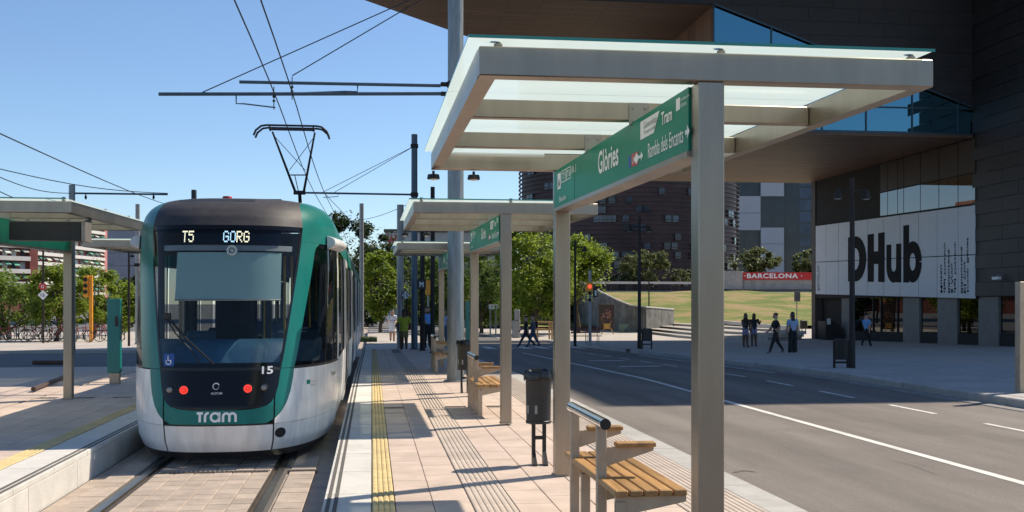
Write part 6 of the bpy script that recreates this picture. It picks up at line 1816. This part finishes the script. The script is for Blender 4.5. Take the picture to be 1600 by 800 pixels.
# poster stand, red bench, timber guard, ticket pillar, kiosk etc. on the far plaza
p = ground_at(948, 522, 0.0); Y = p.y; a, b = atY(935.5, 516, Y), atY(960, 475, Y)
t = thing('poster_stand', 'dark poster stand with a floral picture on an A-frame, before the ramp wall', 'poster', tuple(p))
mb = MB(); mb.rbox(a.x, b.x, Y - .04, Y + .04, a.z, b.z, .02); pn_ = mb.build('board', mat('poster_dark', (.05, .035, .03), .5), t)
def poster_mat():
    m = bpy.data.materials.new('poster_print'); m.use_nodes = True; nt = m.node_tree; N = nt.nodes; Lk = nt.links; b_ = N['Principled BSDF']; b_.inputs['Roughness'].default_value = .5
    g_ = N.new('ShaderNodeNewGeometry'); v = N.new('ShaderNodeTexVoronoi'); v.inputs['Scale'].default_value = 5.5; Lk.new(g_.outputs['Position'], v.inputs['Vector'])
    r = N.new('ShaderNodeValToRGB'); e = r.color_ramp.elements; e[0].position = .1; e[0].color = (.45, .20, .19, 1); e[1].position = .5; e[1].color = (.05, .035, .03, 1); x = e.new(.3); x.color = (.30, .14, .10, 1)
    Lk.new(v.outputs['Distance'], r.inputs['Fac']); Lk.new(r.outputs[0], b_.inputs['Base Color']); return m
mb = MB(); mb.blob(((a.x+b.x)/2, Y - .045, a.z + (b.z-a.z)*.48), (.42, .004, .62), 20, 12); mb.build('picture', poster_mat(), pn_)
for s in (-1, 1):
    mb = MB(); mb.tube([((a.x+b.x)/2 + s*.15, Y - .1, a.z + .35), ((a.x+b.x)/2 + s*.45, Y - .3, p.z)], .035, 6); mb.build('leg', M['wood_pale'], t)
mb = MB(); mb.rbox((a.x+b.x)/2 - .25, (a.x+b.x)/2 + .25, Y - .14, Y - .06, a.z + .1, a.z + .5, .02); mb.build('tray', mat('yellow_tray', (.55, .33, .08), .6), t)
p = ground_at(915, 538, 0.0); Y = p.y; a, b = atY(892, 520, Y), atY(938, 515, Y)
t = thing('street_bench', 'red-slatted street bench with thin legs beyond the second pillar', 'bench', tuple(p))
for k in range(3):
    mb = MB(); mb.rbox(a.x, b.x, Y + .02, Y + .05, p.z + .55 + .1*k, p.z + .63 + .1*k, .01); mb.build('back_slat', mat('red_timber', (.20, .06, .045), .6), t)
for k in range(3):
    mb = MB(); mb.rbox(a.x, b.x, Y - .42 + .14*k, Y - .3 + .14*k, p.z + .40, p.z + .43, .01); mb.build('seat_slat', MATS['red_timber'], t)
for x in (a.x + .15, (a.x+b.x)/2, b.x - .15):
    for y in (Y - .38, Y + .03):
        mb = MB(); mb.tube([(x, y, p.z), (x, y, p.z + (.4 if y < Y else .8))], .018, 6); mb.build('leg', M['pole_grey'], t)
p = ground_at(851, 531, 0.0); Y = p.y; a, b = atY(838.5, 531, Y), atY(864, 502, Y)
t = thing('timber_guard', 'square yellow timber guard frame beside the crossing walkers', 'frame', tuple(p))
for x in (a.x, b.x - .1):
    for y in (Y, Y + 1.0):
        mb = MB(); mb.rbox(x, x + .1, y, y + .1, p.z, b.z, .01); mb.build('post', M['wood_pale'], t)
for z in (b.z - .12, b.z - .55):
    for y in (Y + .01, Y + 1.01):
        mb = MB(); mb.rbox(a.x + .1, b.x - .1, y, y + .07, z, z + .1, .01); mb.build('rail', M['wood_pale'], t)
    for x in (a.x + .01, b.x - .08):
        mb = MB(); mb.rbox(x, x + .07, Y + .1, Y + 1.0, z, z + .1, .01); mb.build('rail', M['wood_pale'], t)
p = ground_at(807, 528, 0.0); Y = p.y; a, b = atY(801, 528, Y), atY(813, 484, Y)
t = thing('parking_meter', 'grey stepped street cabinet left of the crossing walkers', 'cabinet', tuple(p))
mb = MB(); mb.rbox(a.x, b.x, Y, Y + .35, p.z, p.z + (b.z-p.z)*.62, .03); mb.build('body', M['pole_grey'], t)
mb = MB(); mb.rbox(a.x + .14, b.x - .02, Y + .03, Y + .3, p.z + (b.z-p.z)*.621, b.z, .03); mb.build('head', M['pole_grey'], t)
p = ground_at(774, 522, 0.0); Y = p.y
t = thing('street_map_stand', 'pale framed map stand on two posts left of the third pillar', 'sign', tuple(p))
a, b = atY(764, 483, Y), atY(779, 476, Y)
mb = MB(); mb.rbox(a.x, b.x, Y, Y + .06, a.z, b.z, .01); mb.build('header', M['white'], t)
for x in (a.x + .05, b.x - .25):
    mb = MB(); mb.rbox(x, x + .1, Y + .01, Y + .06, p.z, a.z, .01); mb.build('post', M['pole_grey'], t)
p = ground_at(915, 512, 0.0); Y = p.y; a, b = atY(896, 500, Y), atY(934, 470, Y)
t = thing('kiosk', 'dark boxy kiosk behind the red-slatted street bench', 'kiosk', tuple(p))
mb = MB(); mb.rbox(a.x, b.x, Y, Y + 2, p.z, b.z, .05); mb.build('body', mat('kiosk_dark', (.035, .03, .028), .6), t)
mb = MB(); mb.rbox(a.x - .1, b.x + .1, Y - .12, Y + 2.1, b.z + .01, b.z + .12, .03); mb.build('roof', M['pole_dark'], t)
mb = MB(); mb.box((a.x+b.x)/2 - .8, (a.x+b.x)/2 + .2, Y - .03, Y - .005, p.z + .9, b.z - .4); mb.build('hatch', M['far_window'], t)
# container and litter bin near the museum corner, sign on a thin post
p = ground_at(1300, 531, 0.0); Y = p.y; a, b = atY(1290, 531, Y), atY(1318, 502, Y)
t = thing('street_container', 'dark street container with a sloping lid by the museum corner', 'container', tuple(p))
mb = MB(); mb.prism([(a.x, Y, p.z), (b.x, Y, p.z), (b.x, Y, b.z - .45), (a.x + .55, Y, b.z), (a.x, Y, b.z)], (0, 1.1, 0)); mb.build('body', M['bin_grey'], t)
mb = MB(); mb.box(a.x + .08, a.x + .3, Y - .012, Y - .002, p.z + .9, p.z + 1.25); mb.build('notice', M['letter'], t)
p = ground_at(1257, 522, 0.05); Y = p.y; a, b = atY(1252, 514, Y), atY(1262, 500.5, Y)
t = thing('litter_bin', 'small dark litter bin on two legs in front of the lawn', 'bin', tuple(p))
mb = MB(); mb.rbox(a.x, b.x, Y, Y + .3, a.z, b.z, .04); mb.build('body', M['bin_grey'], t)
for x in (a.x + .08, b.x - .13):
    mb = MB(); mb.rbox(x, x + .05, Y + .1, Y + .16, p.z, a.z, .005); mb.build('leg', M['black'], t)
p = ground_at(1245, 528, 0.0); Y = p.y; a, b = atY(1240.5, 471, Y), atY(1250, 456, Y)
t = thing('sign_post', 'thin post with a small square sign in front of the dry lawn', 'sign', tuple(p))
mb = MB(); mb.tube([(p.x, Y, p.z), (p.x, Y, b.z)], .03, 8); mb.build('post', M['pole_grey'], t)
mb = MB(); mb.rbox(a.x, b.x, Y - .06, Y - .035, a.z, b.z, .005); sp_ = mb.build('plate', M['concrete'], t)
mb = MB(); mb.box(a.x + .08, b.x - .08, Y - .064, Y - .061, a.z + .1, b.z - .25); mb.build('symbol', M['grey_letter'], sp_)
# brown pillar at the right edge of the picture
p = gp(1599, 614, 0.0); t = thing('post', 'pale brown steel pillar cut by the right edge of the picture', 'pole', tuple(p), 'street posts')
mb = MB(); mb.rbox(p.x - .06, p.x + .10, p.y, p.y + .16, 0, atY(1598, 440, p.y).z, .008); mb.build('shaft', M['steel_beige'], t)
mb = MB(); z = atY(1590, 424, 38).z

# ================================================================ bicycles in the rack on the left
def make_bike(label):
    t = thing('bicycle', label, 'bicycle', (0, 0, 0), 'bicycles parked in a row on the far pavement')
    for x in (-.52, .52):
        mb = MB(); n = 22
        pts = [(x + .33*math.cos(2*math.pi*k/n), 0, .34 + .33*math.sin(2*math.pi*k/n)) for k in range(n+1)]
        mb.tube(pts, .022, 5, cap=False); w = mb.build('wheel', M['rubber'], t, 60)
        mb = MB()
        for k in range(6):
            a = math.pi*k/6; mb.tube([(x - .31*math.cos(a), 0, .34 - .31*math.sin(a)), (x + .31*math.cos(a), 0, .34 + .31*math.sin(a))], .004, 3)
        mb.build('spokes', M['chrome'], w)
    fr_ = MB()
    for a, b, r in (((-.52, 0, .34), (-.15, 0, .82), .016), ((-.52, 0, .34), (-.05, 0, .33), .016), ((-.05, 0, .33), (-.2, 0, .95), .02), ((-.05, 0, .33), (.36, 0, .78), .024), ((-.17, 0, .80), (.36, 0, .86), .02), ((.52, 0, .34), (.34, 0, 1.02), .02)):
        fr_.tube([a, b], r, 6)
    fr_.build('frame', M['bike_frame'], t, 40)
    mb = MB(); mb.blob((-.22, 0, .98), (.14, .07, .04), 8, 5); mb.build('saddle', M['black'], t, 60)
    mb = MB(); mb.tube([(.42, -.28, 1.04), (.36, -.12, 1.06), (.34, 0, 1.03), (.36, .12, 1.06), (.42, .28, 1.04)], .014, 6); mb.build('handlebar', M['black'], t, 40)
    mb = MB(); mb.tube([(-.05, -.08, .33), (-.05, .08, .33)], .09, 10); mb.build('crank', M['steel_dark'], t, 40)
    return t
M['bike_frame'] = mat('bike_frame', (.30, .05, .05), .4, .1, .3, 1)
spots = [(6, 'bicycle farthest left in the parked row'), (24, 'second bicycle from the left end of the parked row'), (44, 'bicycle just left of the post with the red sign'), (60, 'bicycle behind the foot of the post with the red sign'), (82, 'bicycle between the sign post and the shelter pillar'), (95, 'bicycle half hidden by the shelter pillar'), (126, 'bicycle left of the orange signal, past the pillar'), (150, 'bicycle right of the orange signal'), (162, 'bicycle beside the teal totem, last of the row')]
bk = None
for i, (px, lab) in enumerate(spots):
    if bk is None: bk = make_bike(lab); o = bk
    else: o = copy_tree(bk); o['label'] = lab
for i, (px, lab) in enumerate(spots):
    o = [x for x in COL.objects if x.get('label') == lab][0]
    p = ground_at(px, 535 - (i % 2)*2, -.03); o.location = (p.x, p.y + .6*(i % 3), drop(p.y) - .03); o.rotation_euler = (0, R(random.uniform(-4, 4)), R(random.choice((8, 172, 30, -20, 200))))
rk = thing('bicycle_rack', 'long low metal rack behind the row of bicycles', 'rack', (gp(80, 532, -.7).x, 60, drop(60)))
for k in range(16):
    p = gp(-10 + 13*k, 531, drop(59) - .03)
    mb = MB(); mb.tube([(p.x, p.y, p.z), (p.x, p.y, p.z + .75), (p.x + .35, p.y, p.z + .75), (p.x + .35, p.y, p.z)], .025, 6); mb.build('hoop', M['pole_dark'], rk)

# ================================================================ people
def person(label, foot, h, face, pose, cl, hair='short', extras=()):
    """foot: ground point; face: heading in degrees (0 = towards +Y, 90 = towards -X); one skinned body, hair and clothing on it"""
    t = thing('person', label, 'person', tuple(foot), 'people walking and standing')
    J = {}
    lean = pose.get('lean', 0.0)
    def S_(n, p, r): J[n] = (Vector(p), r)
    S_('pel', (0, 0, .525), (.078, .055)); S_('wai', (0, .005 + lean*.3, .60), (.070, .050)); S_('che', (0, .0 + lean*.7, .73), (.088, .058)); S_('nec', (0, -.004 + lean, .835), (.032, .032))
    S_('hd0', (0, .004 + lean, .875), (.040, .044)); S_('hd1', (0, .010 + lean, .925), (.046, .056)); S_('hd2', (0, .002 + lean, .975), (.036, .042))
    for s, n in ((-1, 'l'), (1, 'r')):
        sw = pose.get('leg_' + n, 0.0); kn = pose.get('knee_' + n, 0.0); a = R(sw)
        hip = Vector((s*.048, 0, .50)); L1, L2 = .235, .225
        knee = hip + Vector((s*.004, math.sin(a)*L1, -math.cos(a)*L1)); a2 = R(sw - kn); ank = knee + Vector((0, math.sin(a2)*L2, -math.cos(a2)*L2))
        S_('hip'+n, hip, (.052, .055)); S_('kne'+n, knee, (.034, .036)); S_('ank'+n, ank, (.022, .025)); S_('toe'+n, ank + Vector((s*.008, .075, -.022)), (.022, .014))
        ar_ = R(pose.get('arm_' + n, 0.0)); el = R(pose.get('elbow_' + n, 12.0)); ab = R(pose.get('out_' + n, 7))
        sh = Vector((s*.108, lean*.9, .80)); elb = sh + Vector((s*math.sin(ab)*.17, math.sin(ar_)*.17, -math.cos(ar_)*math.cos(ab)*.17)); wri = elb + Vector((-s*pose.get('in_' + n, 0.0)*.12, math.sin(ar_ + el)*.145, -math.cos(ar_ + el)*.145))
        d = (wri - elb).normalized()
        S_('sho'+n, sh, (.038, .040)); S_('elb'+n, elb, (.026, .026)); S_('wri'+n, wri, (.017, .017)); S_('han'+n, wri + d*.045, (.020, .012))
    low = min(J['ank'+n][0].z for n in 'lr') - .03
    for k in J: J[k][0].z -= low
    E_ = [('pel','wai'),('wai','che'),('che','nec'),('nec','hd0'),('hd0','hd1'),('hd1','hd2')]
    for n in 'lr': E_ += [('pel','hip'+n),('hip'+n,'kne'+n),('kne'+n,'ank'+n),('ank'+n,'toe'+n),('che','sho'+n),('sho'+n,'elb'+n),('elb'+n,'wri'+n),('wri'+n,'han'+n)]
    names = list(J); idx = {k: i for i, k in enumerate(names)}
    me = bpy.data.meshes.new('tmp'); me.from_pydata([J[k][0]*h for k in names], [(idx[a], idx[b]) for a, b in E_], [])
    ob = bpy.data.objects.new('tmp', me); COL.objects.link(ob)
    md = ob.modifiers.new('s', 'SKIN'); md.use_smooth_shade = True; md.branch_smoothing = .6
    for i, k in enumerate(names):
        r = J[k][1]; sv = me.skin_vertices[0].data[i]; sv.radius = (r[0]*h*1.28, r[1]*h*1.28); sv.use_root = (k == 'pel')
    ob.modifiers.new('d', 'SUBSURF').levels = 1; ob.modifiers['d'].render_levels = 1
    bpy.context.view_layer.update(); dg = bpy.context.evaluated_depsgraph_get()
    em = bpy.data.meshes.new_from_object(ob.evaluated_get(dg)); bpy.data.objects.remove(ob); bpy.data.meshes.remove(me)
    # fingers: four and a thumb on each hand, slightly curled
    fb = MB(); fb.v = [tuple(v.co) for v in em.vertices]; fb.f = [tuple(p_.vertices) for p_ in em.polygons]; nb = len(fb.f)
    for n, s in (('l', -1), ('r', 1)):
        w_, hn = J['wri'+n][0]*h, J['han'+n][0]*h; d = (hn - w_).normalized(); sd = Vector((0, 1, 0)); sd = (sd - d*sd.dot(d)).normalized(); inn = d.cross(sd).normalized()*s
        for q, (o, ln) in enumerate(((-.013, .034), (-.004, .040), (.005, .038), (.013, .030))):
            b0 = hn + sd*o*h; b1 = b0 + d*ln*h*.55; b2 = b0 + d*ln*h*.95 - inn*.008*h; fb.tube([b0, b1, b2], [.0052*h, .0048*h, .0036*h], 5)
        b0 = w_.lerp(hn, .45) + sd*.016*h; fb.tube([b0, b0 + sd*.014*h + d*.014*h, b0 + sd*.018*h + d*.032*h], [.0062*h, .0056*h, .004*h], 5)
    # nose and ears
    hc = J['hd1'][0]*h; fwd = Vector((0, 1, 0))
    fb.add([hc + Vector((-.007, .052, -.012))*h, hc + Vector((.007, .052, -.012))*h, hc + Vector((0, .070, -.014))*h, hc + Vector((0, .053, .012))*h], [(0,1,2), (0,2,3), (1,3,2)])
    for s in (-1, 1): fb.blob(tuple(hc + Vector((s*.047, .0, -.004))*h), (.006*h, .011*h, .016*h), 6, 4)
    segs = [(J[a][0]*h, J[b][0]*h, a, b) for a, b in E_]
    def zone(p):
        best = None
        for a, b, na, nb_ in segs:
            ab = b - a; tt = max(0, min(1, (p - a).dot(ab)/ab.length_squared)); dd = (a + ab*tt - p).length
            if best is None or dd < best[0]: best = (dd, na, nb_, tt)
        _, na, nb_, tt = best
        k = nb_[:3] if nb_[:3] not in ('che','nec','wai') else nb_
        if nb_ in ('hd0', 'hd1', 'hd2'): return 'skin'
        if nb_ == 'nec': return 'top' if tt < .6 else 'skin'
        if nb_ in ('wai', 'che') or nb_[:3] == 'sho': return 'top'
        if nb_[:3] == 'hip': return 'leg'
        if nb_[:3] == 'elb': return 'top' if (cl.get('sleeve', .6) > tt) else 'skin'
        if nb_[:3] == 'wri': return 'top' if cl.get('sleeve', .6) > 1 + tt else 'skin'
        if nb_[:3] == 'han': return 'skin'
        if nb_[:3] == 'kne': return 'leg' if cl.get('trouser', 2) > tt else 'skin'
        if nb_[:3] == 'ank': return 'leg' if cl.get('trouser', 2) > 1 + tt else 'skin'
        return 'shoe'
    ms_ = ['skin', 'top', 'leg', 'shoe']
    for i, f in enumerate(fb.f):
        if i >= len(fb.mi): fb.mi.append(0)
    fb.mi = []
    for i, f in enumerate(fb.f):
        c = sum((Vector(fb.v[j]) for j in f), Vector())/len(f); fb.mi.append(ms_.index(zone(c)) if i < nb else 0)
    body = fb.mesh('body', [cl['skin'], cl['top'], cl['leg'], cl['shoe']], 70); bo = bpy.data.objects.new('body', body); COL.objects.link(bo); bo.parent = t
    # hair
    mb = MB(); c = J['hd1'][0]*h + Vector((0, -.006, .018))*h
    def cap_(u, v): 
        a = R(u); b_ = R(v); return (c.x + .052*h*math.cos(b_)*math.cos(a), c.y + .064*h*math.cos(b_)*math.sin(a) - .004*h, c.z + .052*h*math.sin(b_))
    mb.grid(cap_, [-200 + 220*k/12 for k in range(13)], [-8 + 98*k/5 for k in range(6)])
    mb.grid(lambda u, v: cap_(u, v), [20 + 140*k/8 for k in range(9)], [28 + 62*k/4 for k in range(5)])
    if hair == 'long':
        mb.grid(lambda u, v: (c.x + (.050 + .010*v)*h*math.cos(R(u)), c.y + (.058 - .01*v)*h*math.sin(R(u)) - .006*h, c.z - .02*h - .15*h*v), [-190 + 200*k/8 for k in range(9)], [0, .3, .6, 1])
    mb.v = [tuple(v) for v in mb.v]
    hm = mb.mesh('hair', cl.get('hair', M['hair']), 60); ho = bpy.data.objects.new('hair', hm); COL.objects.link(ho); ho.parent = t
    for kind, m in extras:
        mb = MB(); pz = J['pel'][0]*h
        if kind == 'skirt':
            mb.lathe([(.075*h, pz.z + .05*h), (.098*h, pz.z - .02*h), (.112*h, pz.z - .12*h), (.11*h, pz.z - .12*h)], 0, 0, 16, cap=False)
        elif kind == 'tunic':
            mb.lathe([(.088*h, pz.z + .12*h), (.100*h, pz.z), (.112*h, pz.z - .06*h)], 0, 0, 16, cap=False)
        elif kind == 'shorts':
            mb.lathe([(.086*h, pz.z + .03*h), (.105*h, pz.z - .06*h), (.112*h, pz.z - .20*h)], 0, 0, 16, cap=False)
        elif kind == 'backpack':
            q = J['che'][0]*h; mb.rbox(-.085*h, .085*h, q.y - .14*h, q.y - .045*h, q.z - .15*h, q.z + .08*h, .03*h)
        elif kind == 'bag':
            q = J['hipl'][0]*h; mb.rbox(q.x - .10*h, q.x - .05*h, q.y - .07*h, q.y + .08*h, q.z - .06*h, q.z + .07*h, .015*h)
        elif kind == 'flare':
            for n in 'lr':
                k0, a0 = J['kne'+n][0]*h, J['ank'+n][0]*h; mb.tube([J['hip'+n][0]*h, k0, a0 + Vector((0, 0, -.015*h))], [.062*h, .055*h, .062*h], 12)
        nm = {'skirt': 'skirt', 'tunic': 'tunic', 'shorts': 'shorts', 'backpack': 'backpack', 'bag': 'bag', 'flare': 'trousers'}[kind]
        mm_ = mb.mesh(nm, m, 50); mo = bpy.data.objects.new(nm, mm_); COL.objects.link(mo); mo.parent = t
    t.rotation_euler = (0, 0, R(face))
    return t
def cloth(name, c): return mat('cloth_' + name, c, .85, 0, .15, 12, .2, 60)
K_ = cloth('black', (.015, .015, .017)); WH = cloth('white', (.78, .78, .80)); OL = cloth('olive', (.36, .39, .03)); KH = cloth('khaki', (.16, .13, .05)); BL = cloth('sky_blue', (.14, .32, .60)); DE = cloth('denim', (.06, .09, .16)); GY_ = cloth('grey', (.14, .14, .15)); BR = cloth('bright_blue', (.12, .36, .80)); RD = cloth('red', (.6, .06, .03)); LV = cloth('lavender', (.20, .19, .30)); NV = cloth('navy', (.02, .025, .045)); PB = cloth('pale_blue', (.30, .40, .58))
def foot(px, py, z): return ground_at(px, py, z)
walkA = dict(leg_l=22, leg_r=-20, knee_l=4, knee_r=14, arm_l=-18, arm_r=20, elbow_l=18, elbow_r=25)
walkB = dict(leg_l=-14, leg_r=16, knee_l=14, knee_r=4, arm_l=16, arm_r=-14)
stand = dict(leg_l=1, leg_r=-2, arm_l=4, arm_r=-2)
def fit(px, yfeet, yhead, base, Y=None):
    p = foot(px, yfeet, base) if Y is None else Vector((atY(px, 474, Y).x, Y, drop(Y) + base)); top = atY(px, yhead, p.y).z
    return p, max(1.5, min(1.9, (top - p.z)/.995))
p, h = fit(613, 533, 482, -.03); person('person in white shirt and shorts walking towards us holding a dark bag', p, h, 178, dict(leg_l=10, leg_r=-8, knee_r=14, arm_r=22, elbow_r=55, arm_l=14, elbow_l=60, in_l=.4), dict(skin=M['skin'], top=WH, leg=WH, shoe=K_, sleeve=.8, trouser=.75), extras=(('tunic', WH), ('shorts', WH), ('bag', K_)))
p, h = fit(631, 546.5, 482, 0.0); person('person in olive-green T-shirt and khaki shorts walking away', p, h, 2, dict(leg_l=8, leg_r=-10, knee_r=18, arm_l=-6, arm_r=10, elbow_r=40, out_l=12, out_r=14), dict(skin=M['skin_dark'], top=OL, leg=KH, shoe=K_, sleeve=.85, trouser=.9), extras=(('tunic', OL), ('shorts', KH)))
p, h = fit(668, 548, 478, 0.0, 47.5); person('person in bright blue top and dark skirt with a red bag, behind the M post', p, h, 200, dict(stand, arm_r=20, elbow_r=60), dict(skin=M['skin'], top=BR, leg=K_, shoe=K_, sleeve=.8), hair='long', extras=(('skirt', K_), ('backpack', RD)))
p, h = fit(694, 540, 482, 0.0, 50.0); person('person in pale blue clothes half hidden behind the thick grey pole', p, h, 170, stand, dict(skin=M['skin'], top=PB, leg=DE, shoe=K_, sleeve=.7))
p, h = fit(822, 542, 495, 0.0); person('dark-clothed walker with long stride at the front of the pair crossing the road', p, h, 80, dict(leg_l=30, leg_r=-28, knee_l=4, knee_r=16, arm_l=-18, arm_r=22, elbow_r=30), dict(skin=M['skin'], top=K_, leg=NV, shoe=K_, sleeve=.9))
p, h = fit(833, 542, 494, 0.0); person('walker in grey shirt and jeans with a backpack, second of the crossing pair', p, h, 84, walkA, dict(skin=M['skin'], top=GY_, leg=DE, shoe=K_, sleeve=1.6), extras=(('backpack', K_),))
p, h = fit(1165, 542.5, 494, 0.0); person('woman in black top and lavender shorts, left of the standing pair on the plaza', p, h, 190, dict(stand, arm_r=25, elbow_r=70), dict(skin=M['skin_dark'], top=K_, leg=LV, shoe=K_, sleeve=.3, trouser=.5), hair='long')
p, h = fit(1178, 541, 491.5, 0.0); person('woman in dark top with raised arm, right of the standing pair on the plaza', p, h, 175, dict(stand, arm_l=40, elbow_l=80), dict(skin=M['skin_dark'], top=K_, leg=LV, shoe=K_, sleeve=.3, trouser=.5), hair='long')
p, h = fit(1212, 552, 496, 0.0); person('man in black clothes striding across the shaded plaza', p, h, 85, walkA, dict(skin=M['skin'], top=K_, leg=K_, shoe=GY_, sleeve=.8))
p, h = fit(1238.5, 551, 492, 0.0); person('woman in pale blue top and wide black trousers standing on the plaza', p, h, 5, stand, dict(skin=M['skin'], top=PB, leg=K_, shoe=K_, sleeve=.8), hair='long', extras=(('flare', K_),))
p, h = fit(1354, 541, 490, 0.0); person('man in blue shirt and dark trousers by the museum windows', p, h, -60, walkB, dict(skin=M['skin'], top=BL, leg=K_, shoe=K_, sleeve=.8))
